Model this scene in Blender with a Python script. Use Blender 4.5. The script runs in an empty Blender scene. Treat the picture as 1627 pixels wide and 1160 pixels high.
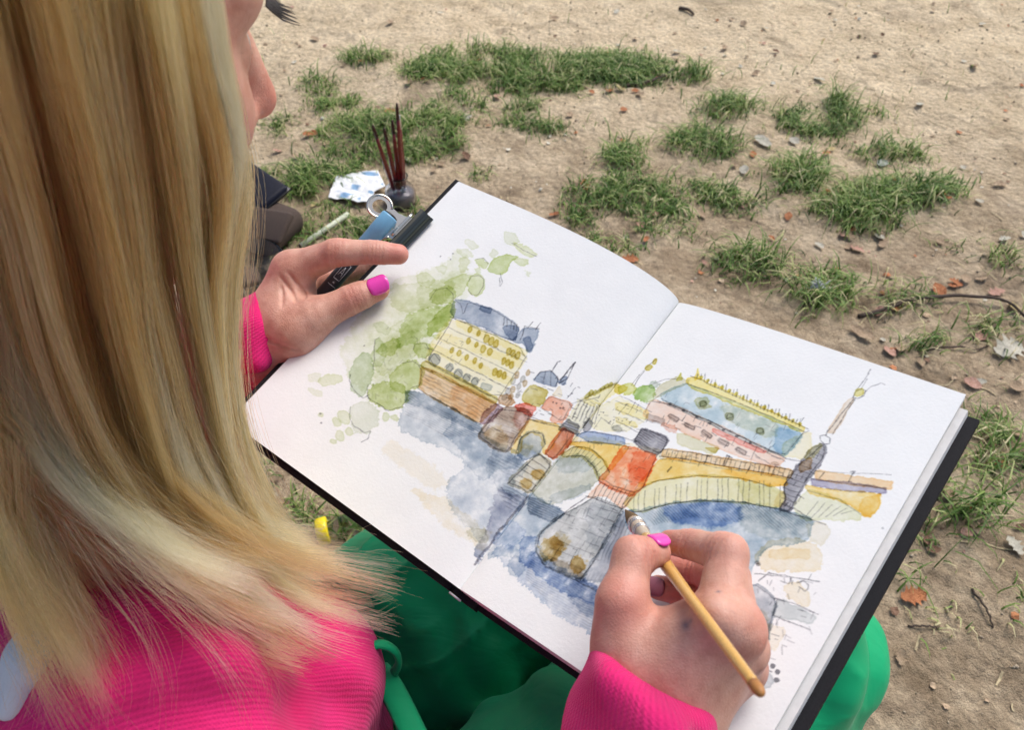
import bpy, math, random
import numpy as np
from mathutils import Vector, Matrix

rng = np.random.default_rng(7)
random.seed(7)
scene = bpy.context.scene
col = scene.collection

# ------------------------------------------------------------------ camera
CAM_H = 0.72
cam_data = bpy.data.cameras.new('camera')
cam = bpy.data.objects.new('camera', cam_data)
col.objects.link(cam)
cam.location = (0, 0, CAM_H)
cam.rotation_euler = (math.radians(90 - 48), 0, 0)
cam_data.sensor_width = 36.0
cam_data.lens = 26.0
cam_data.clip_start = 0.01
cam_data.clip_end = 400
cam_data.dof.use_dof = True
cam_data.dof.focus_distance = 0.415
cam_data.dof.aperture_fstop = 18.0
scene.camera = cam

# ------------------------------------------------------------------ sky, sun, exposure
SUN_EL, SUN_AZ = math.radians(54), math.radians(48)      # azimuth measured from +X towards +Y
world = bpy.data.worlds.new('World')
scene.world = world
world.use_nodes = True
wn = world.node_tree
wn.nodes.clear()
w_out = wn.nodes.new('ShaderNodeOutputWorld')
w_bg = wn.nodes.new('ShaderNodeBackground')
w_sky = wn.nodes.new('ShaderNodeTexSky')
w_sky.sky_type = 'NISHITA'
w_sky.sun_disc = False
w_sky.sun_elevation = SUN_EL
w_sky.sun_rotation = math.radians(90) - SUN_AZ
w_sky.air_density = 0.9
w_sky.dust_density = 3.0
w_sky.ozone_density = 0.4
w_bg.inputs['Strength'].default_value = 0.105
wn.links.new(w_sky.outputs['Color'], w_bg.inputs['Color'])
wn.links.new(w_bg.outputs['Background'], w_out.inputs['Surface'])
sun_data = bpy.data.lights.new('sun', 'SUN')
sun_data.energy = 2.0
sun_data.angle = math.radians(32)
sun_data.color = (1.0, 0.965, 0.93)
sun = bpy.data.objects.new('sun', sun_data)
col.objects.link(sun)
sd = Vector((math.cos(SUN_AZ) * math.cos(SUN_EL), math.sin(SUN_AZ) * math.cos(SUN_EL), math.sin(SUN_EL)))
sun.rotation_euler = sd.to_track_quat('Z', 'Y').to_euler()
sun.location = sd * 5
scene.view_settings.view_transform = 'Standard'
scene.view_settings.look = 'None'
scene.view_settings.gamma = 1.0
scene.view_settings.exposure = 0.46
scene.render.engine = 'CYCLES'
scene.cycles.use_denoising = True
scene.cycles.max_bounces = 6
scene.cycles.diffuse_bounces = 3
scene.cycles.glossy_bounces = 3
scene.cycles.transmission_bounces = 6
scene.cycles.transparent_max_bounces = 6
scene.cycles.use_adaptive_sampling = True
scene.cycles.adaptive_threshold = 0.03
scene.cycles_curves.shape = 'RIBBONS'
scene.cycles_curves.subdivisions = 2

# ------------------------------------------------------------------ helpers
def v3(a):
    return np.array(a, float)

def unit(a):
    a = np.array(a, float)
    return a / (np.linalg.norm(a) + 1e-12)

def raw_mesh(name, V, F, smooth=True):
    V = np.asarray(V, np.float32)
    me = bpy.data.meshes.new(name)
    if isinstance(F, np.ndarray):
        n, k = F.shape
        me.vertices.add(len(V)); me.vertices.foreach_set('co', V.ravel())
        me.loops.add(n * k); me.loops.foreach_set('vertex_index', F.astype(np.int32).ravel())
        me.polygons.add(n); me.polygons.foreach_set('loop_start', np.arange(0, n * k, k, dtype=np.int32))
        me.update(calc_edges=True)
    else:
        me.from_pydata([tuple(v) for v in V], [], [tuple(f) for f in F]); me.update()
    me.polygons.foreach_set('use_smooth', np.full(len(me.polygons), smooth))
    return me

def link(name, me, material=None, parent=None):
    o = bpy.data.objects.new(name, me)
    col.objects.link(o)
    if material is not None:
        me.materials.clear(); me.materials.append(material)
    if parent is not None:
        o.parent = parent
        o.matrix_parent_inverse = parent.matrix_world.inverted()
    return o

def mesh_obj(name, V, F, material=None, parent=None, smooth=True):
    return link(name, raw_mesh(name, V, F, smooth), material, parent)

def tag(o, label, cat, group=None):
    o['label'] = label; o['category'] = cat
    if group: o['group'] = group
    return o

def thing(name, loc, label, cat, group=None):
    o = bpy.data.objects.new(name, None)
    col.objects.link(o); o.location = loc
    o.empty_display_size = 0.02
    bpy.context.view_layer.update()
    return tag(o, label, cat, group)

def point_attr(me, name, data, kind='FLOAT'):
    a = me.attributes.new(name, kind, 'POINT')
    if kind == 'FLOAT': a.data.foreach_set('value', np.asarray(data, np.float32).ravel())
    else: a.data.foreach_set('color', np.asarray(data, np.float32).ravel())

def join_parts(parts):
    Vs, Fs, off = [], [], 0
    for V, F in parts:
        Vs.append(V); Fs.append(np.asarray(F) + off); off += len(V)
    return np.vstack(Vs), np.vstack(Fs)

# value noise ---------------------------------------------------------------
def _h(ix, iy, iz, seed):
    n = (ix * 374761393 + iy * 668265263 + iz * 2147483647 + seed * 974634777) & 0xffffffff
    n = ((n ^ (n >> 13)) * 1274126177) & 0xffffffff
    n = (n ^ (n >> 16)) & 0xffff
    return n / 65535.0

def vnoise(x, y, z=None, seed=0):
    x = np.asarray(x, float); y = np.asarray(y, float)
    z = np.zeros_like(x) if z is None else np.asarray(z, float)
    ix, iy, iz = np.floor(x).astype(np.int64), np.floor(y).astype(np.int64), np.floor(z).astype(np.int64)
    fx, fy, fz = x - ix, y - iy, z - iz
    fx, fy, fz = fx * fx * (3 - 2 * fx), fy * fy * (3 - 2 * fy), fz * fz * (3 - 2 * fz)
    r = 0
    for a in (0, 1):
        for b in (0, 1):
            for c in (0, 1):
                r = r + _h(ix + a, iy + b, iz + c, seed) * (fx if a else 1 - fx) * (fy if b else 1 - fy) * (fz if c else 1 - fz)
    return r * 2 - 1

def fbm(x, y, seed=0, octaves=4):
    r, a = 0, 1.0
    for i in range(octaves):
        r = r + a * vnoise(x * 2 ** i, y * 2 ** i, None, seed + i); a *= .5
    return r

# signed-distance modelling ---------------------------------------------------
class Field:
    def __init__(s, lo, hi, vox):
        s.lo = v3(lo); s.vox = vox
        s.n = np.ceil((v3(hi) - s.lo) / vox).astype(int) + 1
        s.F = np.full(s.n, .06, np.float32)
    def _sl(s, lo, hi):
        a = np.clip(np.floor((lo - s.lo) / s.vox).astype(int), 0, s.n)
        b = np.clip(np.ceil((hi - s.lo) / s.vox).astype(int) + 1, 0, s.n)
        if np.any(b <= a): return None
        ax = [(s.lo[i] + np.arange(a[i], b[i]) * s.vox).astype(np.float32) for i in range(3)]
        return (slice(a[0], b[0]), slice(a[1], b[1]), slice(a[2], b[2])), ax[0][:, None, None], ax[1][None, :, None], ax[2][None, None, :]
    def _smin(s, sl, d, k):
        A = s.F[sl]
        h = np.maximum(k - np.abs(A - d), 0) / k
        s.F[sl] = np.minimum(A, d) - h * h * k * .25
    def _smax(s, sl, d, k):
        A = s.F[sl]
        h = np.maximum(k - np.abs(A - d), 0) / k
        s.F[sl] = np.maximum(A, d) + h * h * k * .25
    @staticmethod
    def _cone(X, Y, Z, a, b, ra, rb):
        ba = b - a; l2 = float(ba @ ba) + 1e-12
        px, py, pz = X - a[0], Y - a[1], Z - a[2]
        h = np.clip((px * ba[0] + py * ba[1] + pz * ba[2]) / l2, 0, 1)
        return np.sqrt((px - h * ba[0]) ** 2 + (py - h * ba[1]) ** 2 + (pz - h * ba[2]) ** 2) - (ra + h * (rb - ra))
    def cone(s, A, B, k=.006, sub=False):
        a, b, ra, rb = v3(A[:3]), v3(B[:3]), A[3], B[3]
        m = max(ra, rb) + max(k, .004) * 1.5 + 2 * s.vox
        g = s._sl(np.minimum(a, b) - m, np.maximum(a, b) + m)
        if g is None: return
        d = s._cone(*g[1:], a, b, ra, rb)
        s._smax(g[0], -d, k) if sub else s._smin(g[0], d, k)
    def chain(s, pts, k=.006, sub=False):
        for A, B in zip(pts[:-1], pts[1:]): s.cone(A, B, k, sub)
    def ellipsoid(s, c, M, r, k=.006, sub=False):
        c = v3(c); r = v3(r); m = r.max() + max(k, .004) * 1.5 + 2 * s.vox
        g = s._sl(c - m, c + m)
        if g is None: return
        sl, X, Y, Z = g
        q = [(X - c[0]) * M[i][0] + (Y - c[1]) * M[i][1] + (Z - c[2]) * M[i][2] for i in range(3)]
        k0 = np.sqrt(sum((q[i] / r[i]) ** 2 for i in range(3))); k1 = np.sqrt(sum((q[i] / r[i] ** 2) ** 2 for i in range(3))) + 1e-6
        d = k0 * (k0 - 1) / k1
        s._smax(sl, -d, k) if sub else s._smin(sl, d, k)
    def halfspace(s, p, n, k=.002):          # keeps the side the normal points away from
        p = v3(p); n = unit(n)
        g = s._sl(s.lo, s.lo + s.n * s.vox)
        sl, X, Y, Z = g
        d = (X - p[0]) * n[0] + (Y - p[1]) * n[1] + (Z - p[2]) * n[2]
        s._smax(sl, d, k)
    def crease(s, c, axis, depth, width=.0009, reach=.013):
        c = v3(c); axis = unit(axis)
        g = s._sl(c - reach, c + reach)
        if g is None: return
        sl, X, Y, Z = g
        px, py, pz = X - c[0], Y - c[1], Z - c[2]
        t = px * axis[0] + py * axis[1] + pz * axis[2]
        r2 = px * px + py * py + pz * pz
        s.F[sl] += depth * np.exp(-(t / width) ** 2) * np.clip((reach * reach - r2) / (reach * reach) * 2, 0, 1)
    def mesh(s):
        F = s.F; vox = s.vox
        S = F < 0
        nx, ny, nz = F.shape
        c = np.zeros((nx - 1, ny - 1, nz - 1), np.int8)
        for a in (0, 1):
            for b in (0, 1):
                for d in (0, 1):
                    c += S[a:nx - 1 + a, b:ny - 1 + b, d:nz - 1 + d]
        act = (c > 0) & (c < 8)
        I = np.argwhere(act)
        idx = np.full(act.shape, -1, np.int64); idx[act] = np.arange(len(I))
        acc = np.zeros((len(I), 3)); cnt = np.zeros(len(I))
        corners = [(a, b, d) for a in (0, 1) for b in (0, 1) for d in (0, 1)]
        vals = {q: F[I[:, 0] + q[0], I[:, 1] + q[1], I[:, 2] + q[2]] for q in corners}
        for q in corners:
            for ax in range(3):
                if q[ax]: continue
                r = list(q); r[ax] = 1; r = tuple(r)
                v0, v1 = vals[q], vals[r]
                m = (v0 < 0) != (v1 < 0)
                t = v0[m] / (v0[m] - v1[m])
                p = np.repeat(np.array(q, float)[None], m.sum(), 0); p[:, ax] += t
                acc[m] += p; cnt[m] += 1
        V = s.lo + (I + acc / cnt[:, None]) * vox
        quads = []
        for ax in range(3):
            o1, o2 = (ax + 1) % 3, (ax + 2) % 3
            lo = [slice(1, -1)] * 3; lo[ax] = slice(0, F.shape[ax] - 1)
            hi = [slice(1, -1)] * 3; hi[ax] = slice(1, F.shape[ax])
            s0, s1 = S[tuple(lo)], S[tuple(hi)]
            for flip in (False, True):
                E = np.argwhere((s0 & ~s1) if not flip else (~s0 & s1))
                if not len(E): continue
                E = E + 1; E[:, ax] -= 1
                def cell(d1, d2):
                    Q = E.copy(); Q[:, o1] += d1; Q[:, o2] += d2
                    return idx[Q[:, 0], Q[:, 1], Q[:, 2]]
                q = np.stack([cell(-1, -1), cell(0, -1), cell(0, 0), cell(-1, 0)], 1)
                quads.append(q[:, ::-1] if flip else q)
        return V, np.vstack(quads)

def relax(V, F, n=2, lam=.5):
    V = V.copy()
    for _ in range(n):
        A = np.zeros_like(V); c = np.zeros(len(V))
        for i in range(4):
            np.add.at(A, F[:, i], V[F[:, (i + 1) % 4]]); np.add.at(c, F[:, i], 1)
        V += lam * (A / np.maximum(c, 1)[:, None] - V)
    return V

# simple solids -----------------------------------------------------------------
def frame_of(d):
    d = unit(d)
    a = np.array([0, 0, 1.]) if abs(d[2]) < .9 else np.array([1., 0, 0])
    u = unit(np.cross(a, d)); return u, np.cross(d, u), d

def tube(pts, radii, seg=12, caps=True, flat=1.0):
    pts = np.array(pts, float); n = len(pts)
    radii = np.broadcast_to(np.array(radii, float), (n,))
    T = np.gradient(pts, axis=0)
    u, w, _ = frame_of(T[0]); V = []
    for i in range(n):
        t = unit(T[i]); u = unit(u - t * (u @ t)); w = np.cross(t, u)
        for k in range(seg):
            a = 2 * math.pi * k / seg
            V.append(pts[i] + radii[i] * (math.cos(a) * u + math.sin(a) * w * flat))
    F = []
    for i in range(n - 1):
        for k in range(seg):
            F.append((i * seg + k, i * seg + (k + 1) % seg, (i + 1) * seg + (k + 1) % seg, (i + 1) * seg + k))
    if caps:
        c0, c1 = len(V), len(V) + 1
        V += [pts[0], pts[-1]]
        for k in range(seg):
            F.append((c0, (k + 1) % seg, k, c0)); F.append((c1, (n - 1) * seg + k, (n - 1) * seg + (k + 1) % seg, c1))
        F = [tuple(dict.fromkeys(f)) for f in F]
    return V, F

def catmull(pts, n):
    P = np.array(pts, float); P = np.vstack([2 * P[0] - P[1], P, 2 * P[-1] - P[-2]])
    m = len(P) - 3
    t = np.linspace(0, m - 1e-6, n); i = t.astype(int); f = (t - i)[:, None]
    a, b, c, d = P[i], P[i + 1], P[i + 2], P[i + 3]
    return .5 * (2 * b + (c - a) * f + (2 * a - 5 * b + 4 * c - d) * f * f + (3 * b - a - 3 * c + d) * f ** 3)

def straight(A, B, prof):          # lathe along A->B : prof = [(fraction, radius)]
    A, B = v3(A), v3(B)
    return [A + (B - A) * t for t, r in prof], [r for t, r in prof]

def lathe_z(prof, seg=28):
    V, F = [], []
    for r, z in prof:
        for k in range(seg):
            a = 2 * math.pi * k / seg; V.append((r * math.cos(a), r * math.sin(a), z))
    for i in range(len(prof) - 1):
        for k in range(seg):
            F.append((i * seg + k, i * seg + (k + 1) % seg, (i + 1) * seg + (k + 1) % seg, (i + 1) * seg + k))
    return np.array(V), F

def rounded_box(sx, sy, sz, r, n=3):
    V, F = [], []
    import bmesh
    bm = bmesh.new(); bmesh.ops.create_cube(bm, size=1.0)
    for v in bm.verts: v.co = Vector((v.co.x * sx, v.co.y * sy, v.co.z * sz))
    bmesh.ops.bevel(bm, geom=bm.edges[:], offset=r, segments=n, affect='EDGES', profile=.5)
    bm.verts.index_update()
    V = np.array([v.co[:] for v in bm.verts]); F = [tuple(v.index for v in f.verts) for f in bm.faces]
    bm.free(); return V, F

# ------------------------------------------------------------------ materials
class N:
    def __init__(s, name):
        s.m = bpy.data.materials.new(name); s.m.use_nodes = True
        s.t = s.m.node_tree; s.p = s.t.nodes['Principled BSDF']
        s.out = s.t.nodes['Material Output']
    def n(s, t, **k):
        o = s.t.nodes.new(t)
        for a, b in k.items(): setattr(o, a, b)
        return o
    def l(s, a, b): s.t.links.new(a, b)
    def coord(s, kind='Object'):
        return s.n('ShaderNodeTexCoord').outputs[kind]
    def noise(s, scale, detail=4, rough=.55, vec=None, dist=0.0):
        o = s.n('ShaderNodeTexNoise'); o.inputs['Scale'].default_value = scale; o.inputs['Detail'].default_value = detail
        o.inputs['Roughness'].default_value = rough; o.inputs['Distortion'].default_value = dist
        if vec is not None: s.l(vec, o.inputs['Vector'])
        return o.outputs['Fac']
    def ramp(s, fac, stops):
        o = s.n('ShaderNodeValToRGB'); e = o.color_ramp.elements
        while len(e) < len(stops): e.new(.5)
        for x, (p, c) in zip(e, stops):
            x.position = p; x.color = (*c, 1) if len(c) == 3 else c
        s.l(fac, o.inputs['Fac']); return o.outputs['Color']
    def mix(s, fac, a, b, blend='MIX'):
        o = s.n('ShaderNodeMix', data_type='RGBA', blend_type=blend)
        for sock, val in ((o.inputs['Factor'], fac), (o.inputs['A'], a), (o.inputs['B'], b)):
            if isinstance(val, (int, float)): sock.default_value = val
            elif isinstance(val, tuple): sock.default_value = (*val, 1)
            else: s.l(val, sock)
        return o.outputs['Result']
    def math(s, op, a, b=0.0):
        o = s.n('ShaderNodeMath', operation=op)
        for sock, val in ((o.inputs[0], a), (o.inputs[1], b)):
            if isinstance(val, (int, float)): sock.default_value = val
            else: s.l(val, sock)
        return o.outputs[0]
    def bump(s, h, strength=.3, dist=.001, normal=None):
        o = s.n('ShaderNodeBump'); o.inputs['Strength'].default_value = strength; o.inputs['Distance'].default_value = dist
        s.l(h, o.inputs['Height'])
        if normal is not None: s.l(normal, o.inputs['Normal'])
        return o.outputs['Normal']
    def attr(s, name):
        return s.n('ShaderNodeAttribute', attribute_name=name)
    def set(s, **k):
        names = dict(base='Base Color', rough='Roughness', metal='Metallic', normal='Normal', sss='Subsurface Weight', sheen='Sheen Weight', trans='Transmission Weight', ior='IOR', spec='Specular IOR Level', alpha='Alpha', coat='Coat Weight')
        for a, b in k.items():
            sock = s.p.inputs[names[a]]
            if isinstance(b, (int, float)): sock.default_value = b
            elif isinstance(b, tuple): sock.default_value = (*b, 1)
            else: s.l(b, sock)
        return s

def plain(name, c, rough=.5, var=.12, scale=60, bump=.15, **k):
    a = N(name); f = a.noise(scale, 5)
    c2 = tuple(max(0, x * (1 - 2 * var)) for x in c); c1 = tuple(min(1, x * (1 + var)) for x in c)
    a.set(base=a.ramp(f, [(.3, c2), (.7, c1)]), rough=rough, **k)
    if bump: a.set(normal=a.bump(a.noise(scale * 6, 3), bump, .0006))
    return a.m

def mat_ground():
    a = N('dry_soil'); co = a.coord('Object')
    big = a.noise(2.2, 5, .6, co); mid = a.noise(14, 6, .62, co); fine = a.noise(120, 6, .7, co); spk = a.noise(520, 3, .6, co)
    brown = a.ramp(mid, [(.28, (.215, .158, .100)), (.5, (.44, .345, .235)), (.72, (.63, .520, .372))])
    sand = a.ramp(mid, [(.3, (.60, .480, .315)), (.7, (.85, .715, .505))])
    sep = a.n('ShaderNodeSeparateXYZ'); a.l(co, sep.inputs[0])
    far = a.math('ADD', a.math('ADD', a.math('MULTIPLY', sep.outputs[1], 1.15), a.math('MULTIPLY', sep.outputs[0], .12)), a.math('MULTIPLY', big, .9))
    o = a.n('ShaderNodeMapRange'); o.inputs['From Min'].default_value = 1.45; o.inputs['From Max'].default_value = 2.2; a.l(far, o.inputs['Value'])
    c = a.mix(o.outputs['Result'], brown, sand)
    c = a.mix(.42, c, a.ramp(fine, [(.32, (.38, .36, .35)), (.62, (1.35, 1.33, 1.3))]), 'MULTIPLY')
    c = a.mix(.36, c, a.ramp(spk, [(.35, (.5, .48, .46)), (.65, (1.35, 1.33, 1.3))]), 'MULTIPLY')
    c = a.mix(a.ramp(a.noise(7, 4, .6, co, 1.2), [(.56, (0, 0, 0)), (.68, (.45, .45, .45))]), c, (.165, .118, .082))
    a.set(base=c, rough=.95, spec=.15)
    h = a.math('ADD', a.math('MULTIPLY', fine, 1.0), a.math('MULTIPLY', spk, .5))
    v = a.n('ShaderNodeTexVoronoi'); v.inputs['Scale'].default_value = 95; a.l(co, v.inputs['Vector'])
    h = a.math('SUBTRACT', h, a.math('MULTIPLY', v.outputs['Distance'], .7))
    a.set(normal=a.bump(h, .9, .0060))
    return a.m

def mat_skin():
    a = N('skin'); co = a.coord('Object')
    t = a.attr('blush').outputs['Fac']
    f = a.noise(85, 6, .65, co)
    base = a.ramp(f, [(.28, (.50, .235, .170)), (.5, (.62, .335, .250)), (.72, (.70, .420, .330))])
    c = a.mix(t, base, (.62, .185, .145))
    k = a.attr('mark').outputs['Fac']
    c = a.mix(k, c, (.10, .11, .16))
    a.set(base=c, rough=.46, sss=.22, spec=.4)
    a.p.inputs['Subsurface Radius'].default_value = (1.0, .35, .2)
    a.p.inputs['Subsurface Scale'].default_value = .0035
    v = a.n('ShaderNodeTexVoronoi'); v.inputs['Scale'].default_value = 1100; a.l(co, v.inputs['Vector'])
    w = a.noise(330, 5, .65, co, 1.8)
    a.set(normal=a.bump(a.math('ADD', a.math('MULTIPLY', v.outputs['Distance'], .5), a.math('MULTIPLY', w, .9)), .34, .0007))
    return a.m

def mat_knit():
    a = N('pink_knit'); co = a.coord('Object')
    k1 = a.attr('knit').outputs['Fac']; k2 = a.attr('course').outputs['Fac']
    wob = a.math('MULTIPLY', a.noise(90, 3, .6, co), .9)
    rib = a.math('SINE', a.math('ADD', a.math('MULTIPLY', k1, 2 * math.pi / .0019), a.math('MULTIPLY', wob, 3.0)))
    crs = a.math('SINE', a.math('ADD', a.math('MULTIPLY', k2, 2 * math.pi / .0016), a.math('MULTIPLY', wob, 4.0)))
    st = a.math('ADD', a.math('MULTIPLY', rib, .5), a.math('MULTIPLY', a.math('MULTIPLY', rib, crs), .35))
    fz = a.noise(1100, 4, .7, co)
    c = a.ramp(a.noise(22, 5, .6, co), [(.3, (.70, .014, .140)), (.7, (.84, .030, .215))])
    o = a.n('ShaderNodeMapRange'); o.inputs['From Min'].default_value = -1; a.l(st, o.inputs['Value'])
    c = a.mix(.40, c, a.ramp(o.outputs['Result'], [(.15, (.70, .66, .68)), (.8, (1.08, 1.1, 1.1))]), 'MULTIPLY')
    a.set(base=c, rough=.92, sheen=.3, spec=.15)
    a.p.inputs['Sheen Tint'].default_value = (1, .45, .65, 1); a.p.inputs['Sheen Roughness'].default_value = .5
    a.set(normal=a.bump(a.math('ADD', a.math('MULTIPLY', st, .4), a.math('MULTIPLY', fz, .9)), .6, .0010)); return a.m

def mat_trouser():
    a = N('green_satin_cloth'); co = a.coord('Object')
    c = a.ramp(a.noise(9, 4, .5, co), [(.3, (.0, .335, .128)), (.7, (.001, .405, .165))])
    a.set(base=c, rough=.55, sheen=.08, spec=.25)
    mp = a.n('ShaderNodeMapping'); mp.inputs['Scale'].default_value = (1, 2.4, 1.4); mp.inputs['Rotation'].default_value = (0, 0, .5); a.l(co, mp.inputs['Vector'])
    b1 = a.bump(a.noise(16, 3, .5, mp.outputs[0], .8), .35, .006)
    a.set(normal=a.bump(a.noise(1400, 2, .5, co), .12, .0004, b1)); return a.m

def mat_paper(name, attr=True):
    a = N(name); co = a.coord('Object')
    gr = a.noise(620, 5, .6, co); g2 = a.noise(45, 4, .6, co)
    base = a.ramp(g2, [(.3, (.785, .803, .798)), (.7, (.825, .843, .836))])
    if attr: base = a.mix(1.0, base, a.attr('paint').outputs['Color'], 'MULTIPLY')
    a.set(base=base, rough=.88, spec=.2, normal=a.bump(gr, .24, .0006)); return a.m

def mat_hair():
    m = bpy.data.materials.new('blonde_hair'); m.use_nodes = True; t = m.node_tree; t.nodes.clear()
    o = t.nodes.new('ShaderNodeOutputMaterial'); h = t.nodes.new('ShaderNodeBsdfHairPrincipled')
    try: h.model = 'CHIANG'
    except Exception: pass
    h.parametrization = 'COLOR'
    at = t.nodes.new('ShaderNodeAttribute'); at.attribute_name = 'shade'
    r = t.nodes.new('ShaderNodeValToRGB'); e = r.color_ramp.elements
    for x in (.5, .5): e.new(x)
    for x, (p, c) in zip(e, [(0, (.15, .055, .014)), (.35, (.40, .178, .045)), (.7, (.70, .388, .115)), (1, (.91, .65, .295))]):
        x.position = p; x.color = (*c, 1)
    t.links.new(at.outputs['Fac'], r.inputs['Fac']); t.links.new(r.outputs['Color'], h.inputs['Color'])
    h.inputs['Roughness'].default_value = .38; h.inputs['Radial Roughness'].default_value = .55
    if 'Random Roughness' in h.inputs: h.inputs['Random Roughness'].default_value = .2
    t.links.new(h.outputs[0], o.inputs['Surface']); return m

def mat_grass():
    a = N('grass_blades'); t = a.attr('tint').outputs['Fac']
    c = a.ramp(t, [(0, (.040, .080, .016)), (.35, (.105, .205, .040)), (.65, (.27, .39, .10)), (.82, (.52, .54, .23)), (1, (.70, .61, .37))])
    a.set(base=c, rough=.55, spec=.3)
    tr = a.n('ShaderNodeBsdfTranslucent'); a.l(c, tr.inputs['Color'])
    mx = a.n('ShaderNodeMixShader'); mx.inputs[0].default_value = .3
    a.l(a.p.outputs[0], mx.inputs[1]); a.l(tr.outputs[0], mx.inputs[2]); a.l(mx.outputs[0], a.out.inputs['Surface']); return a.m

def mat_leaf(name, c1, c2):
    a = N(name); co = a.coord('Object')
    a.set(base=a.ramp(a.noise(9, 5, .6, co), [(.3, c1), (.7, c2)]), rough=.75, normal=a.bump(a.noise(14, 5, .7, co), .5, .1)); return a.m

def metal(name, c=(.72, .70, .64), rough=.12):
    a = N(name); a.set(base=c, metal=1.0, rough=a.ramp(a.noise(300, 3), [(.3, (rough * .7,) * 3), (.7, (rough * 1.6,) * 3)])); return a.m

def glass(name, c=(.9, .93, .93), rough=.06, trans=1.0):
    a = N(name); a.set(base=a.ramp(a.noise(40, 3), [(.3, tuple(x * .95 for x in c)), (.7, c)]), rough=rough, trans=trans, ior=1.4); return a.m

M = dict(ground=mat_ground(), skin=mat_skin(), knit=mat_knit(), trouser=mat_trouser(), page=mat_paper('painted_paper'), paper=mat_paper('plain_paper', False),
         hair=mat_hair(), grass=mat_grass(), cover=plain('black_book_cloth', (.014, .014, .017), .7, .2, 400, .3, spec=.2),
         nail=plain('pink_nail_polish', (.80, .055, .42), .16, .04, 40, 0, coat=.6), nail_dark=plain('plum_nail', (.33, .12, .17), .3, .1, 60, 0),
         chrome=metal('clip_steel', (.13, .128, .105), .14), bright=metal('bright_steel', (.62, .61, .55), .12), silver=metal('silver_ferrule', (.75, .75, .74), .22),
         wood=plain('varnished_wood', (.72, .42, .115), .3, .13, 90, .06, coat=.3), woodend=plain('bare_wood_end', (.45, .20, .055), .5, .1, 200, .1),
         bristle=plain('brown_bristle', (.16, .095, .035), .7, .3, 500, .5), quill=plain('quill_ferrule', (.55, .46, .36), .25, .15, 300, .1),
         red=plain('dark_red_lacquer', (.20, .010, .014), .28, .15, 50, 0, coat=.4), redtip=plain('dark_brush_tip', (.045, .008, .008), .4, .1, 50, 0),
         penblue=plain('blue_pen_cap', (.17, .40, .60), .35, .05, 40, 0), pengrey=plain('grey_pen_barrel', (.055, .062, .078), .4, .1, 60, 0), penblack=plain('black_plastic', (.012, .012, .014), .35, .1, 60, 0),
         print_=plain('pale_print', (.55, .57, .60), .6, .05, 60, 0), white=plain('white_cotton', (.74, .75, .80), .9, .05, 90, .3), lash=plain('dark_lash', (.02, .014, .012), .6, .1, 60, 0),
         glass=glass('jar_plastic', (.86, .84, .86), .12), clear=glass('clear_plastic', (.92, .94, .93), .04), water=plain('dark_paint_water', (.30, .29, .30), .12, .2, 60, 0),
         navy=plain('navy_black_plastic', (.008, .010, .022), .5, .2, 40, .05, spec=.15), leather=plain('brown_canvas', (.085, .058, .045), .85, .25, 120, .5), tubewhite=plain('pale_green_plastic', (.62, .66, .50), .4, .08, 80, .05),
         yellow=plain('yellow_plastic', (.86, .68, .01), .35, .03, 40, 0), bark=plain('grey_brown_bark', (.115, .082, .062), .9, .35, 150, .8), fluff=plain('white_down', (.78, .79, .81), .9, .05, 90, .4),
         crumb=plain('soil_crumb', (.52, .42, .30), .95, .4, 25, .6), straw=plain('dry_straw', (.52, .42, .25), .8, .25, 30, .2), eye=plain('eye_white', (.7, .68, .66), .2, .05, 60, 0))
LEAF = [mat_leaf('leaf_tan', (.40, .27, .16), (.60, .45, .30)), mat_leaf('leaf_orange', (.42, .13, .045), (.66, .28, .12)), mat_leaf('leaf_pale', (.55, .51, .40), (.72, .68, .56)),
        mat_leaf('leaf_brown', (.16, .085, .05), (.30, .17, .10)), mat_leaf('leaf_yellow', (.56, .42, .17), (.70, .58, .30)), mat_leaf('leaf_pink', (.52, .26, .18), (.70, .44, .34)), mat_leaf('leaf_greygreen', (.40, .43, .37), (.60, .62, .55))]

# ------------------------------------------------------------------ ground
def ground_h(x, y):
    x = np.asarray(x, float); y = np.asarray(y, float)
    h = .010 * fbm(x * 1.6, y * 1.6, 3, 2) + .0050 * fbm(x * 9, y * 9, 11, 3)
    c = fbm(x * 38, y * 38, 21, 3)
    h = h + .0046 * np.abs(c) * (.5 + .5 * np.clip(fbm(x * 5, y * 5, 31, 2) + .3, 0, 1)) - .002
    return h

def graded(lo, hi, step, far):
    c = list(np.arange(lo, hi + 1e-9, step)); s = step
    a = [hi]
    while a[-1] < far: s *= 1.35; a.append(a[-1] + s)
    s = step; b = [lo]
    while b[-1] > -far: s *= 1.35; b.append(b[-1] - s)
    return np.array(b[:0:-1] + c + a[1:])
gx = graded(-1.15, 1.75, .0062, 70); gy = graded(-.1, 2.2, .0062, 70)
GX, GY = np.meshgrid(gx, gy)
GZ = ground_h(GX, GY) * np.exp(-(np.maximum(np.hypot(GX, GY) - 3, 0) / 3) ** 2)
nxg, nyg = len(gx), len(gy)
ii = np.arange(nxg * nyg).reshape(nyg, nxg)
gf = np.stack([ii[:-1, :-1], ii[:-1, 1:], ii[1:, 1:], ii[1:, :-1]], -1).reshape(-1, 4)
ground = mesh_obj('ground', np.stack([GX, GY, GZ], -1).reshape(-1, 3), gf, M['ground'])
ground['kind'] = 'structure'

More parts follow.
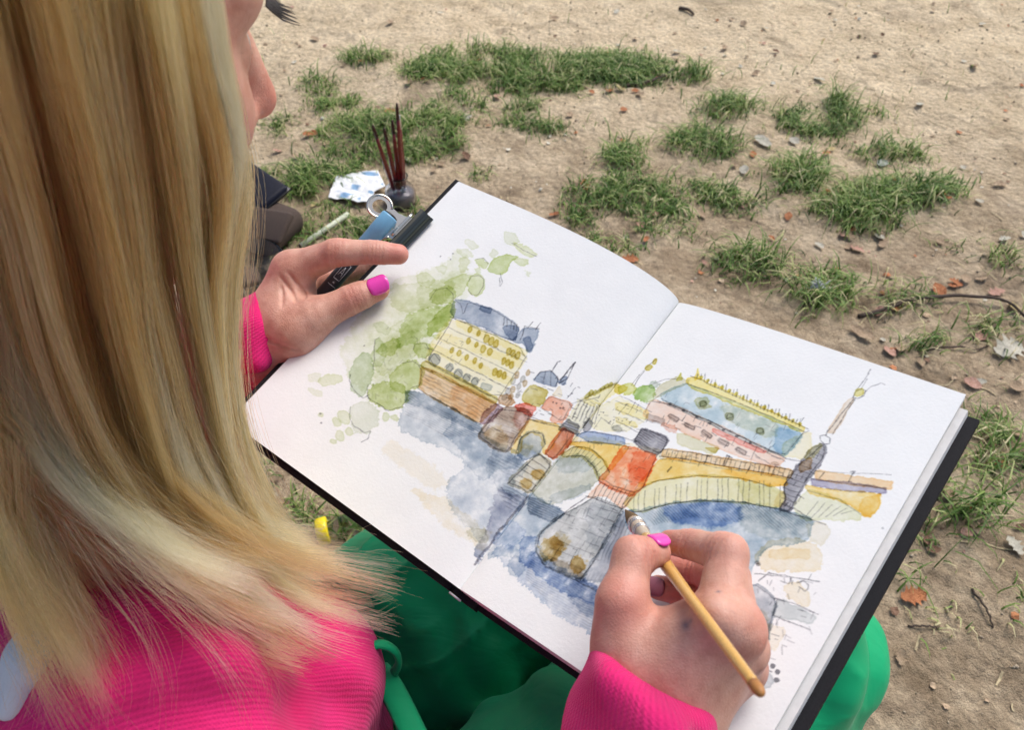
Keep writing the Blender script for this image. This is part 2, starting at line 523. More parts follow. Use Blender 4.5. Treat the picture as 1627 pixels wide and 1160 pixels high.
# ------------------------------------------------------------------ sketchbook
TL, BL, GT, GB, TR, BR = [v3(a) for a in ((-0.0357, 0.4240, 0.4335), (-0.1626, 0.2605, 0.3826), (0.1026, 0.3332, 0.4068), (-0.0270, 0.1702, 0.3567), (0.2179, 0.2269, 0.4468), (0.0888, 0.0704, 0.4024))]
PW, PH = 162.0, 210.0
def page_n(side):
    A = BL if side == 'L' else BR
    n = unit(np.cross(A - GB, GT - GB)); return n * np.sign(n[2])
NL, NR = page_n('L'), page_n('R')
def page(side, s, t, ext=0.0):
    s = np.asarray(s, float)[..., None]; t = np.asarray(t, float)[..., None]
    A, D = (BL, TL) if side == 'L' else (BR, TR)
    base = (1 - s) * ((1 - t) * GB + t * GT) + s * ((1 - t) * A + t * D)
    sc = np.clip(s, 0, 1)
    b = .040 * sc ** .5 * (1 - sc) ** 1.15 * (.12 + .88 * np.clip(t, 0, 1)) if side == 'L' else .009 * sc ** .45 * (1 - sc) ** 1.2
    return base + (NL if side == 'L' else NR) * b

PAINT = [
('w',[(-137,88.6),(-132.4,106.8),(-131,111.9),(-127.2,126),(-125.9,130.5),(-121.2,145.2),(-119.3,148.5),(-112.1,154.1),(-109.7,153.4),(-102.3,143.6),(-101.6,140.4),(-104.7,129.6),(-104.6,126),(-101.2,114.5),(-100.5,110.9),(-99.4,99.5),(-98,95.8),(-90.8,84),(-89.4,80.1),(-87.9,67.4),(-88.7,64),(-94.8,55.4),(-97.3,54.1),(-107.4,54.2),(-110,55.7),(-116.2,65.6),(-117.7,68.9),(-121.2,79.7),(-123.7,82),(-135.8,85.3)],(0.83,0.86,0.7),0.65,0.05,4.05,3,0.9),
('w',[(-121.4,91.3),(-116.2,104.6),(-114.7,109),(-110.7,124.1),(-109.5,127.2),(-106.3,131.8),(-105.2,131.3),(-101.4,123.5),(-101,120.3),(-102.1,107.3),(-101.5,103.4),(-96.9,92),(-96.3,88.2),(-97.4,75.8),(-97.7,72.4),(-98.5,62.6),(-99.9,61.3),(-107.9,62.9),(-110,64.8),(-114.7,75.9),(-116.3,79),(-121.4,87.8)],(0.76,0.8,0.6),0.5,0.1,3.5,2.2,0.9),
('w',[(-146.4,96.7),(-147.1,115.9),(-146.2,120.9),(-139.4,133.1),(-137.1,136.7),(-128.7,147.1),(-127.3,150.5),(-126.7,161.7),(-125.3,163.1),(-117.7,160.8),(-115.8,158.7),(-111.2,148.2),(-110.7,144.8),(-111.5,134),(-111.5,130.3),(-110.9,118),(-111,114.4),(-111.7,104),(-111.8,100.5),(-111.2,88.6),(-111,84.9),(-110.5,73.4),(-110.7,69.8),(-112.2,58.2),(-113.9,56.7),(-123.5,58.5),(-127,60.6),(-139.3,71.8),(-141.8,76),(-145.6,91.3)],(0.83,0.86,0.7),0.75,0.15,3.5,1.2,0.8),
('w',[(-143.6,121.5),(-134,128.7),(-131.4,130.9),(-124.1,138),(-121.8,139.5),(-114.9,142.4),(-113.3,140.9),(-110.5,128.5),(-111.4,125.1),(-120.2,115.8),(-123,113.6),(-132.2,109.2),(-135,109.9),(-143.8,118.9)],(0.83,0.86,0.7),0.9,0.25,2.4,0.3,0.35),
('w',[(-120.9,112),(-115.2,119.3),(-113.4,121.5),(-107,128),(-105.4,128.2),(-101.5,123.1),(-101.1,120.4),(-102.8,108.2),(-104,104.8),(-109.7,95),(-111,92.8),(-113.4,88.9),(-114.7,90),(-120.4,101.1),(-121.4,103.8),(-121.7,109.9)],(0.72,0.8,0.52),0.9,0.25,2.4,0.3,0.35),
('w',[(-118.4,86.8),(-116.2,98),(-114.9,100.4),(-108.8,104.3),(-107.2,103.6),(-102.9,95.4),(-102.4,92.7),(-103.9,83.4),(-104.7,80.4),(-108.2,71.1),(-109.8,70),(-116.6,72.6),(-117.8,74.5),(-118.6,83.6)],(0.83,0.86,0.7),0.9,0.35,2.4,0.3,0.35),
('w',[(-118.1,142.6),(-113.9,149.1),(-112.8,150.2),(-109.7,150.7),(-108.8,149.4),(-105.7,140.9),(-105.9,138.6),(-110,132.2),(-111.6,132.4),(-117.8,140.3)],(0.71,0.77,0.48),0.7,0.35,1.85,0.3,0.35),
('w',[(-96.7,148.9),(-96.1,145.8),(-96.2,144.9),(-97.2,142.6),(-97.7,142.2),(-99.9,141.6),(-100.7,141.7),(-103.3,143.1),(-104.1,143.8),(-106.2,146.6),(-106.6,147.5),(-107.3,150.7),(-107.2,151.6),(-106.2,153.9),(-105.7,154.3),(-103.4,154.9),(-102.6,154.7),(-99.9,153.3),(-99.2,152.7),(-97.1,149.8)],(0.71,0.77,0.48),0.95,0.35,1.52,0.3,0.35),
('w',[(-109.4,136.4),(-107.8,133.7),(-107.5,132.8),(-107.8,129.6),(-108.1,128.8),(-110.2,126.3),(-111,125.8),(-114.1,125),(-115,125.1),(-118,126.2),(-118.7,126.8),(-120.4,129.5),(-120.6,130.4),(-120.4,133.7),(-120.1,134.5),(-118,137),(-117.2,137.5),(-114.1,138.3),(-113.1,138.2),(-110.2,137)],(0.71,0.77,0.48),1,0.35,2.18,0.3,0.35),
('w',[(-105.4,107.6),(-108.6,113),(-109,115.1),(-108.4,123),(-108,125.3),(-106.1,131.5),(-105.1,131.5),(-100.9,125.3),(-100.2,123),(-99.8,114.6),(-100.1,112.5),(-102.7,107.2),(-103.3,106.4),(-104.7,106.7)],(0.65,0.72,0.38),1,0.35,1.74,0.3,0.35),
('w',[(-96.5,98.2),(-95.7,96.1),(-95.7,95.4),(-96.3,93.3),(-96.7,92.8),(-98.6,91.5),(-99.3,91.4),(-101.7,91.4),(-102.4,91.7),(-104.5,93),(-104.9,93.6),(-105.7,95.8),(-105.8,96.4),(-105.1,98.5),(-104.7,99.1),(-102.8,100.3),(-102.1,100.5),(-99.6,100.4),(-98.9,100.1),(-96.9,98.8)],(0.66,0.73,0.42),1,0.35,1.96,0.3,0.35),
('w',[(-104.8,74.8),(-104.8,81.6),(-104.2,83.3),(-100.6,87.1),(-99,87.4),(-93,85.5),(-91.5,84.2),(-88,78.5),(-87.7,76.8),(-89.5,72.2),(-90.6,71),(-95.6,67.6),(-97.1,67.4),(-101.7,68.9),(-102.7,69.7),(-104.5,73.2)],(0.71,0.77,0.48),1.1,0.35,1.96,0.3,0.35),
('w',[(-108.2,57.1),(-109.9,61.8),(-109.4,63.3),(-104.6,68.2),(-102.8,69.2),(-96.2,70.7),(-94.3,70.4),(-89.3,66.9),(-88.4,65.7),(-88.2,61.3),(-88.7,60),(-92,56.1),(-93.4,55.3),(-99.2,54.3),(-101.1,54.4),(-107,56.1)],(0.66,0.73,0.42),1.1,0.35,1.96,0.3,0.35),
('w',[(-122.1,82.2),(-121.3,88.8),(-120.9,90.3),(-118.5,93),(-117.6,93.2),(-114.1,91.8),(-113.5,90.7),(-113.2,84.8),(-113.9,83.4),(-118.3,80.5),(-119.4,80.2),(-121.9,81)],(0.71,0.77,0.48),1,0.35,1.74,0.3,0.35),
('w',[(-125.4,61.5),(-127.8,68.3),(-128,70.2),(-127,75.7),(-125.5,75.9),(-117.7,71.4),(-115.9,69.8),(-112.5,63.8),(-111.8,61.6),(-111,54.1),(-111.8,53.1),(-117.2,54.1),(-118.9,55),(-124.1,59.7)],(0.66,0.74,0.58),1,0.35,1.52,0.3,0.35),
('w',[(-123.9,79.9),(-127.4,86.8),(-126.9,87.6),(-119.8,85.4),(-118.2,83.8),(-115.2,76.2),(-115,74.6),(-116.7,72.3),(-117.8,72.8),(-122.6,78)],(0.74,0.8,0.64),0.9,0.35,1.3,0.3,0.35),
('w',[(-135.9,94.5),(-132.8,97.2),(-131.4,97.4),(-126,96.5),(-125.1,95.9),(-124.9,92.9),(-125.5,92.3),(-129.6,91.6),(-130.9,91.8),(-135.6,93.8)],(0.8,0.84,0.7),0.9,0.35,1.3,0.3,0.35),
('w',[(-125.4,97.8),(-124.3,103.5),(-123.4,104.4),(-119,104.7),(-118.3,104),(-117.9,99.3),(-118.7,98.4),(-124.6,97.1)],(0.83,0.86,0.7),0.9,0.35,1.3,0.3,0.35),
('w',[(-110.3,44.8),(-107.9,49.9),(-106.5,51),(-100.3,52.9),(-98.5,52.4),(-93.6,47.9),(-92.8,46.2),(-92.8,39.6),(-93.6,38.2),(-99.1,35.5),(-100.7,35.7),(-105,39.4),(-106.3,40.5),(-110.1,43.6)],(0.8,0.83,0.72),0.9,0.35,1.96,0.3,0.35),
('w',[(-106.2,37),(-107,35.9),(-107.4,35.7),(-109.2,35.4),(-109.9,35.4),(-111.9,35.9),(-112.5,36.2),(-114,37.4),(-114.3,37.8),(-114.8,39.2),(-114.7,39.6),(-113.8,40.7),(-113.4,40.9),(-111.6,41.3),(-111,41.2),(-108.9,40.7),(-108.3,40.4),(-106.8,39.2),(-106.5,38.8),(-106.1,37.4)],(0.78,0.82,0.62),0.9,0.35,0.86,0.3,0.35),
('w',[(-108.7,32.9),(-109.3,32.2),(-109.6,32.1),(-110.8,31.9),(-111.3,31.9),(-112.8,32.3),(-113.2,32.5),(-114.3,33.2),(-114.5,33.5),(-114.9,34.4),(-114.8,34.6),(-114.2,35.3),(-113.9,35.4),(-112.6,35.6),(-112.2,35.6),(-110.7,35.2),(-110.3,35),(-109.2,34.2),(-108.9,34),(-108.6,33.1)],(0.78,0.82,0.62),0.9,0.35,0.86,0.3,0.35),
('w',[(-101.6,27.2),(-102.3,26.6),(-102.6,26.5),(-104,26.5),(-104.4,26.6),(-105.8,27.2),(-106.2,27.4),(-107.1,28.3),(-107.3,28.6),(-107.4,29.6),(-107.3,29.8),(-106.6,30.4),(-106.3,30.5),(-104.9,30.5),(-104.5,30.4),(-103.1,29.8),(-102.7,29.6),(-101.8,28.6),(-101.6,28.3),(-101.5,27.4)],(0.78,0.82,0.62),0.9,0.35,0.86,0.3,0.35),
('w',[(-103.8,24),(-103.8,23.5),(-103.9,23.4),(-104.4,23),(-104.6,22.9),(-105.4,22.7),(-105.6,22.7),(-106.3,22.8),(-106.5,22.9),(-106.9,23.2),(-106.9,23.4),(-106.9,23.9),(-106.8,24),(-106.3,24.4),(-106.1,24.5),(-105.4,24.7),(-105.1,24.7),(-104.4,24.6),(-104.2,24.5),(-103.8,24.1)],(0.78,0.82,0.62),0.9,0.35,0.86,0.3,0.35),
('w',[(-100.2,34),(-99.8,33),(-99.7,32.8),(-99.9,31.8),(-100,31.6),(-100.8,31.1),(-101,31.1),(-102.1,31.2),(-102.4,31.3),(-103.3,31.9),(-103.5,32.2),(-104,33.2),(-104.1,33.5),(-103.9,34.4),(-103.8,34.6),(-103,35.1),(-102.8,35.2),(-101.7,35.1),(-101.4,34.9),(-100.5,34.3)],(0.78,0.82,0.62),0.9,0.35,0.86,0.3,0.35),
('w',[(-121.2,32.7),(-121,32.2),(-120.9,32),(-121.1,31.5),(-121.2,31.4),(-121.7,31.1),(-121.9,31),(-122.5,31),(-122.7,31),(-123.2,31.3),(-123.3,31.5),(-123.5,32),(-123.5,32.2),(-123.4,32.7),(-123.3,32.8),(-122.8,33.1),(-122.6,33.2),(-122,33.2),(-121.8,33.2),(-121.3,32.8)],(0.78,0.82,0.62),0.9,0.35,0.86,0.3,0.35),
('w',[(-84.1,53.6),(-84.3,52.8),(-84.5,52.6),(-85.4,52.1),(-85.7,52),(-86.9,52),(-87.3,52),(-88.4,52.4),(-88.6,52.6),(-89.2,53.3),(-89.2,53.6),(-89,54.3),(-88.8,54.5),(-87.9,55.1),(-87.5,55.2),(-86.3,55.2),(-86,55.2),(-84.9,54.8),(-84.6,54.6),(-84.1,53.9)],(0.78,0.82,0.62),0.9,0.35,0.86,0.3,0.35),
('w',[(-89.3,52.2),(-89,51.1),(-89,50.7),(-89.2,49.8),(-89.4,49.6),(-90.2,49.3),(-90.5,49.3),(-91.5,49.7),(-91.8,49.9),(-92.6,50.8),(-92.8,51.1),(-93.1,52.2),(-93.2,52.5),(-92.9,53.4),(-92.7,53.6),(-91.9,54),(-91.7,54),(-90.6,53.6),(-90.4,53.4),(-89.5,52.5)],(0.78,0.82,0.62),0.9,0.35,0.86,0.3,0.35),
('w',[(-137.2,48.2),(-136.7,52.1),(-135.7,53.2),(-130.2,56.3),(-129,56.5),(-126.6,55.1),(-126.7,54.4),(-129.3,50.8),(-130.1,49.9),(-132.4,47.2),(-133.3,46.8),(-136.8,47.5)],(0.8,0.84,0.62),0.9,0.35,1.3,0.3,0.35),
('w',[(-144.6,47.5),(-140.6,50.8),(-139.7,50.8),(-138,47.7),(-138.3,46.9),(-141.2,45),(-142.1,44.9),(-144.9,46.7)],(0.83,0.86,0.7),0.6,0.35,1.3,0.3,0.35),
('w',[(-138.3,40.5),(-133.3,42.7),(-132,42.8),(-129.3,41.1),(-129.6,40.6),(-133.9,38.9),(-135.1,38.8),(-138.5,40)],(0.83,0.86,0.7),0.6,0.35,1.3,0.3,0.35),
('w',[(-102.3,161.4),(-103.7,168.5),(-103.4,170.2),(-100.5,174),(-99.2,174.9),(-94.2,177.2),(-93.5,176.8),(-94.3,171.7),(-94.2,170.3),(-92.7,166.7),(-92.7,165.6),(-94.4,162.6),(-95.6,161.9),(-101.2,160.5)],(0.6,0.69,0.34),1,0.35,1.3,0.3,0.35),
('w',[(-112.9,163.6),(-110,165.9),(-109.1,166),(-105.8,164.7),(-105.2,164),(-104.7,161),(-105.1,160.5),(-108.5,160.5),(-109.5,160.8),(-112.8,162.9)],(0.71,0.77,0.48),0.9,0.35,1.3,0.3,0.35),
('w',[(-94.4,174.8),(-87.8,178),(-86.4,178.3),(-84,176.8),(-84.2,176.2),(-87.7,173.8),(-89.1,173.5),(-94.6,174.2)],(0.71,0.77,0.48),0.9,0.35,1.3,0.3,0.35),
('w',[(-101.1,185.2),(-97.2,186.1),(-95.1,186.1),(-85.5,185.1),(-84.1,184.6),(-84.7,182.3),(-85.8,181.8),(-92.1,181.4),(-94.1,181.7),(-100.6,184.6)],(0.78,0.82,0.55),0.9,0.35,1.3,0.3,0.35),
('w',[(-109.7,190.1),(-105,190.7),(-103.6,190.3),(-99.2,187.4),(-98.9,186.4),(-101,183.1),(-102,182.7),(-106.1,183.8),(-107.2,184.6),(-110,189.2)],(0.83,0.86,0.7),0.9,0.35,1.3,0.3,0.35),
('w',[(-128,172.5),(-124,173.4),(-122.6,173.3),(-118,171.8),(-117.8,171.2),(-120.6,168.8),(-122,168.9),(-127.7,171.9)],(0.83,0.86,0.7),0.8,0.35,1.3,0.3,0.35),
('w',[(-127.5,163.9),(-123.4,166.2),(-121.9,166.4),(-116.6,164.7),(-116.5,164),(-120.9,161.4),(-122.3,161.3),(-127.3,163.2)],(0.83,0.86,0.7),0.8,0.35,1.3,0.3,0.35),
('w',[(-108.9,170.9),(-109.4,174.6),(-108.9,175.1),(-105.5,174.4),(-105,173.6),(-104.9,169.7),(-105.4,169.2),(-108.3,170.1)],(0.83,0.86,0.7),0.8,0.35,1.3,0.3,0.35),
('w',[(-121.7,159.2),(-118.2,161.2),(-117.2,160.7),(-114.4,155.7),(-114,154.4),(-114.9,151),(-115.9,151.4),(-121.3,157.8)],(0.84,0.86,0.68),0.9,0.35,1.3,0.3,0.35),
('w',[(-137.2,135.9),(-133.4,139.3),(-131.9,139.6),(-126,138.1),(-125,137.1),(-124.9,132.5),(-125.6,131.7),(-129.8,131.1),(-131.3,131.6),(-136.9,134.8)],(0.83,0.86,0.7),0.9,0.35,1.3,0.3,0.35),
('w',[(-130,147.3),(-126.4,150.1),(-125.5,150),(-123.8,146.3),(-124,145.5),(-126.7,144.6),(-127.6,144.7),(-130.2,146.5)],(0.83,0.86,0.7),0.7,0.35,1.3,0.3,0.35),
('w',[(-109.8,157.4),(-107.1,159),(-106.4,158.9),(-105.1,156.4),(-105.6,156.1),(-109.6,157)],(0.82,0.86,0.66),0.8,0.35,1.3,0.3,0.35),
('w',[(-82.9,171.7),(-80,171.9),(-79.4,171.6),(-78.6,169.1),(-79,169.1),(-82.8,171.3)],(0.83,0.86,0.7),0.8,0.35,1.3,0.3,0.35),
('w',[(-129.4,129.7),(-122.4,132.7),(-120.2,132.2),(-113.2,126.2),(-112.8,124.4),(-117.6,118.9),(-119.8,119.3),(-129.1,127.9)],(0.83,0.86,0.7),0.6,0.35,2.4,0.3,0.35),
('w',[(-101.6,107.2),(-98.7,109.1),(-98.1,108.9),(-97.7,105.5),(-98.2,105.2),(-101.6,106.7)],(0.71,0.77,0.48),0.8,0.35,1.3,0.3,0.35),
('l',[(-107.5,148.4),(-108.1,151.8),(-107.8,152.6),(-105.4,154.7),(-104.5,155),(-101.2,154.3),(-100.3,153.7),(-97.6,150.1),(-97.1,148.8),(-96.4,144.1),(-96.6,143.1),(-98.6,141.3),(-99.4,141.2),(-103,142.6)],0.17,0.36,0.85),
('l',[(-118.8,126.1),(-119.7,132.3),(-119.3,133.7),(-116.1,137),(-114.9,137.3),(-110.5,136.1),(-109.5,135.4),(-106.8,131.9)],0.17,0.36,0.85),
('l',[(-105,93.9),(-106,96.8),(-105.6,97.6),(-102.1,100.2),(-100.9,100.3),(-97,98.2),(-96.3,97.4),(-95.9,93.5)],0.17,0.36,0.85),
('l',[(-104.8,82.7),(-100.6,87.1),(-99,87.4),(-93,85.5),(-91.5,84.2),(-88,78.5),(-87.7,76.9),(-89.7,72.3)],0.17,0.36,0.85),
('l',[(-112.1,61.2),(-108.5,55.6),(-107,54.8),(-100.2,54.7),(-98.3,54.8),(-93,55),(-91.7,55.7),(-88.6,60),(-88.1,61.3),(-88.1,65.9)],0.17,0.36,0.85),
('l',[(-125,60.4),(-123.1,57.6),(-122.1,56.8),(-117,54.3),(-115.4,53.8),(-110.3,53.2),(-109.4,53.5),(-107.9,56.4)],0.17,0.36,0.85),
('l',[(-116.4,70.7),(-127.7,85.7),(-127.5,88.3)],0.17,0.36,0.85),
('l',[(-94.7,162.1),(-90,158.3),(-89.3,157.4),(-88.7,155.2),(-89.1,155.3),(-92.6,159.2)],0.17,0.36,0.85),
('l',[(-111.5,45),(-108.3,40.6),(-107.1,39.6),(-102.3,37.3),(-100.7,37),(-95.4,37.3),(-94.3,37.7),(-92.5,40),(-92,39.9),(-90.7,36.4),(-90.6,35.4),(-91.6,32.2)],0.17,0.36,0.85),
('l',[(-113.3,163.2),(-109.6,166.3),(-105.3,164.4)],0.17,0.36,0.85),
('l',[(-101.2,184.4),(-92.9,183.1),(-83.7,183.4)],0.17,0.36,0.85),
('d',[(-131.1,79.5)],0.4,0.5),
('d',[(-122.5,32.4)],0.4,0.5),
('d',[(-118.5,28.4)],0.4,0.5),
('d',[(-126.5,155.5)],0.4,0.5),
('d',[(-133.3,154.2)],0.4,0.5),
('d',[(-128.3,159.8)],0.4,0.5),
('w',[(-93.2,123),(-55.2,127),(-49.1,123.5),(-47.1,97.8),(-52.2,93.4),(-87.8,91),(-94.2,91.9),(-98.2,99.8),(-99,103.6),(-99.4,119.8)],(0.95,0.9,0.66),1,0.2,0.86,0.3,0.3),
('w',[(-92.9,111.7),(-55.7,119.5),(-49.9,120.4),(-49.3,117.3),(-54.8,115.5),(-91.9,107.6),(-98.1,106.9),(-98.9,110)],(0.93,0.83,0.38),0.35,0.35,1.3,0.8,0.35),
('w',[(-90.6,122.7),(-56.2,127.1),(-50.8,127.5),(-50.3,125.3),(-55.2,124.3),(-87.4,120),(-93.1,119.7),(-95.8,121.7)],(0.93,0.83,0.38),0.35,0.35,1.3,0.6,0.35),
('w',[(-91.7,102.4),(-53.8,107.7),(-47.9,108.2),(-47.2,105.8),(-52.8,104.5),(-90.3,98.8),(-96.6,98.3),(-97.7,101.2)],(0.93,0.83,0.38),0.35,0.35,1.3,0.8,0.35),
('w',[(-104.9,133),(-99.2,135.9),(-96.3,136.7),(-83.6,139),(-79.5,139.2),(-66.3,138),(-63.8,136.9),(-61,131.6),(-60.8,130.5),(-62.2,128.7),(-64.9,128.2),(-81.2,126.9),(-85.8,126.3),(-99.1,124.1),(-101.8,124.8),(-105.2,131.5)],(0.48,0.54,0.63),1.1,0.35,1.08,0.3,0.6),
('w',[(-70.5,133.6),(-65.1,137.2),(-63.8,136.9),(-61,131.6),(-60.8,130.4),(-62.6,128.4),(-63.9,128.7),(-70.4,132.5)],(0.33,0.39,0.5),0.8,0.35,0.86,0.3,0.35),
('w',[(-89.8,138),(-84.9,139.5),(-83.9,139.3),(-82.8,136.3),(-83.5,135.7),(-88.6,135.3),(-89.6,135.6),(-90.5,137.5)],(0.33,0.39,0.5),0.8,0.35,0.64,0.3,0.35),
('w',[(-61.3,129.9),(-60.6,138.1),(-59.7,139.8),(-54.2,142.3),(-53,141.4),(-50.4,133.6),(-49.9,131.8),(-49.4,128.1),(-50,127.9),(-55,130.4),(-56.4,130.6),(-60.7,128.9)],(0.48,0.54,0.63),1.1,0.35,0.97,0.3,0.35),
('w',[(-57,133.3),(-55.5,135.5),(-54.5,135.4),(-50.3,132.4),(-49.7,131.4),(-50,128.2),(-51,128.3),(-56.4,132.3)],(0.33,0.39,0.5),0.7,0.35,0.75,0.3,0.35),
('l',[(-74.1,137.8),(-72.1,134.2)],0.34,0.4,0.525),
('l',[(-72.1,137.9),(-70.1,134.4)],0.34,0.4,0.525),
('l',[(-69.5,138.2),(-67.5,134.7)],0.34,0.4,0.525),
('l',[(-67.5,138.4),(-65.5,134.9)],0.34,0.4,0.525),
('l',[(-65.5,138.6),(-63.6,135.1)],0.34,0.4,0.525),
('l',[(-58.7,139.8),(-58.7,144.7)],0.238,0.56,0.525),
('l',[(-54.4,141.5),(-54.5,146.6)],0.238,0.56,0.525),
('l',[(-57.9,130.9),(-60.9,140),(-53.2,142.8)],0.238,0.48,0.525),
('w',[(-85,121.3),(-84.9,120.5),(-84.9,120.3),(-85,119.7),(-85.1,119.6),(-85.6,119.5),(-85.7,119.5),(-86.3,119.9),(-86.4,120.1),(-86.9,120.9),(-87,121.2),(-87.2,122),(-87.2,122.2),(-87,122.8),(-86.9,122.9),(-86.5,123),(-86.3,123),(-85.8,122.6),(-85.6,122.4),(-85.1,121.6)],(0.66,0.58,0.22),0.9,0.5,0.475,0.3,0.35),
('w',[(-79.4,122.2),(-79.2,121.4),(-79.2,121.2),(-79.4,120.6),(-79.5,120.5),(-79.9,120.4),(-80.1,120.4),(-80.6,120.9),(-80.8,121),(-81.2,121.8),(-81.3,122.1),(-81.5,122.9),(-81.5,123.2),(-81.4,123.7),(-81.3,123.8),(-80.8,123.9),(-80.7,123.9),(-80.1,123.5),(-80,123.3),(-79.5,122.5)],(0.66,0.58,0.22),0.9,0.5,0.475,0.3,0.35),
('w',[(-73.2,121.7),(-73,120.6),(-73,120.3),(-73.3,119.6),(-73.4,119.4),(-74,119.3),(-74.2,119.4),(-74.9,119.9),(-75.1,120.1),(-75.7,121.1),(-75.8,121.4),(-76,122.5),(-76,122.8),(-75.8,123.5),(-75.6,123.7),(-75,123.8),(-74.8,123.7),(-74.1,123.2),(-73.9,123),(-73.3,122)],(0.66,0.58,0.22),0.9,0.5,0.475,0.3,0.35),
('w',[(-69.8,121.9),(-69.6,120.8),(-69.6,120.5),(-69.9,119.8),(-70,119.6),(-70.6,119.5),(-70.8,119.6),(-71.5,120.1),(-71.7,120.3),(-72.3,121.3),(-72.4,121.6),(-72.6,122.7),(-72.6,122.9),(-72.3,123.7),(-72.2,123.8),(-71.6,124),(-71.4,123.9),(-70.7,123.4),(-70.5,123.1),(-69.9,122.2)],(0.66,0.58,0.22),0.9,0.5,0.475,0.3,0.35),
('w',[(-66.8,122.1),(-66.6,121.1),(-66.6,120.8),(-66.8,120.1),(-67,119.9),(-67.6,119.8),(-67.8,119.8),(-68.5,120.3),(-68.7,120.6),(-69.2,121.6),(-69.4,121.9),(-69.5,122.9),(-69.5,123.2),(-69.3,124),(-69.2,124.1),(-68.6,124.2),(-68.4,124.2),(-67.7,123.7),(-67.5,123.4),(-66.9,122.4)],(0.66,0.58,0.22),0.9,0.5,0.475,0.3,0.35),
('w',[(-57.7,121.8),(-57.5,120.8),(-57.5,120.5),(-57.7,119.8),(-57.9,119.6),(-58.4,119.5),(-58.6,119.6),(-59.3,120.1),(-59.5,120.3),(-60.1,121.3),(-60.2,121.6),(-60.4,122.6),(-60.4,122.9),(-60.1,123.6),(-60,123.8),(-59.4,123.9),(-59.2,123.9),(-58.5,123.4),(-58.3,123.1),(-57.8,122.2)],(0.66,0.58,0.22),0.9,0.5,0.475,0.3,0.35),
('w',[(-55.1,122.2),(-54.9,121.1),(-55,120.8),(-55.2,120.1),(-55.3,120),(-55.9,119.8),(-56.1,119.9),(-56.8,120.4),(-57,120.6),(-57.5,121.6),(-57.6,121.9),(-57.8,122.9),(-57.8,123.2),(-57.6,124),(-57.4,124.1),(-56.9,124.2),(-56.7,124.2),(-56,123.7),(-55.8,123.4),(-55.2,122.5)],(0.66,0.58,0.22),0.9,0.5,0.475,0.3,0.35),
('w',[(-52.2,122.6),(-52,121.6),(-52,121.3),(-52.2,120.6),(-52.4,120.5),(-52.9,120.3),(-53.1,120.4),(-53.8,120.9),(-54,121.1),(-54.5,122),(-54.7,122.4),(-54.8,123.4),(-54.8,123.7),(-54.6,124.4),(-54.5,124.6),(-53.9,124.7),(-53.7,124.7),(-53,124.1),(-52.8,123.9),(-52.3,123)],(0.66,0.58,0.22),0.9,0.5,0.475,0.3,0.35),
('w',[(-81.4,115),(-81.2,114.1),(-81.2,113.9),(-81.4,113.3),(-81.5,113.2),(-81.9,113.1),(-82,113.2),(-82.6,113.6),(-82.7,113.8),(-83.2,114.5),(-83.3,114.8),(-83.5,115.6),(-83.5,115.9),(-83.3,116.4),(-83.2,116.5),(-82.8,116.6),(-82.6,116.6),(-82.1,116.2),(-81.9,116),(-81.5,115.2)],(0.66,0.58,0.22),0.9,0.5,0.475,0.3,0.35),
('w',[(-76,115.3),(-75.8,114.5),(-75.8,114.3),(-76,113.7),(-76,113.6),(-76.5,113.5),(-76.6,113.6),(-77.2,114),(-77.3,114.2),(-77.8,114.9),(-77.9,115.2),(-78,116),(-78,116.2),(-77.9,116.8),(-77.8,116.9),(-77.3,117),(-77.2,117),(-76.7,116.5),(-76.5,116.4),(-76.1,115.6)],(0.66,0.58,0.22),0.9,0.5,0.475,0.3,0.35),
('w',[(-70.8,115),(-70.6,113.9),(-70.6,113.6),(-70.8,112.9),(-71,112.8),(-71.5,112.6),(-71.8,112.7),(-72.5,113.2),(-72.7,113.4),(-73.2,114.4),(-73.4,114.7),(-73.6,115.8),(-73.5,116),(-73.3,116.8),(-73.2,116.9),(-72.6,117.1),(-72.4,117),(-71.7,116.5),(-71.5,116.3),(-70.9,115.3)],(0.66,0.58,0.22),0.9,0.5,0.475,0.3,0.35),
('w',[(-66.3,115.8),(-66.1,114.7),(-66.1,114.4),(-66.4,113.7),(-66.5,113.6),(-67.1,113.4),(-67.3,113.5),(-68,114),(-68.2,114.2),(-68.7,115.2),(-68.9,115.5),(-69.1,116.5),(-69,116.8),(-68.8,117.6),(-68.7,117.7),(-68.1,117.8),(-67.9,117.8),(-67.2,117.3),(-67,117),(-66.4,116.1)],(0.66,0.58,0.22),0.9,0.5,0.475,0.3,0.35),
('w',[(-56.6,115.4),(-56.4,114.3),(-56.4,114.1),(-56.6,113.3),(-56.8,113.2),(-57.3,113),(-57.5,113.1),(-58.2,113.6),(-58.4,113.8),(-58.9,114.8),(-59.1,115.1),(-59.2,116.1),(-59.2,116.4),(-59,117.1),(-58.9,117.3),(-58.3,117.4),(-58.1,117.4),(-57.4,116.9),(-57.2,116.6),(-56.7,115.7)],(0.66,0.58,0.22),0.9,0.5,0.475,0.3,0.35),
('w',[(-54.1,115.8),(-53.9,114.8),(-53.9,114.5),(-54.2,113.8),(-54.3,113.6),(-54.9,113.5),(-55.1,113.5),(-55.8,114),(-56,114.3),(-56.5,115.2),(-56.6,115.5),(-56.8,116.6),(-56.8,116.8),(-56.5,117.6),(-56.4,117.7),(-55.8,117.8),(-55.6,117.8),(-54.9,117.3),(-54.8,117.1),(-54.2,116.1)],(0.66,0.58,0.22),0.9,0.5,0.475,0.3,0.35),
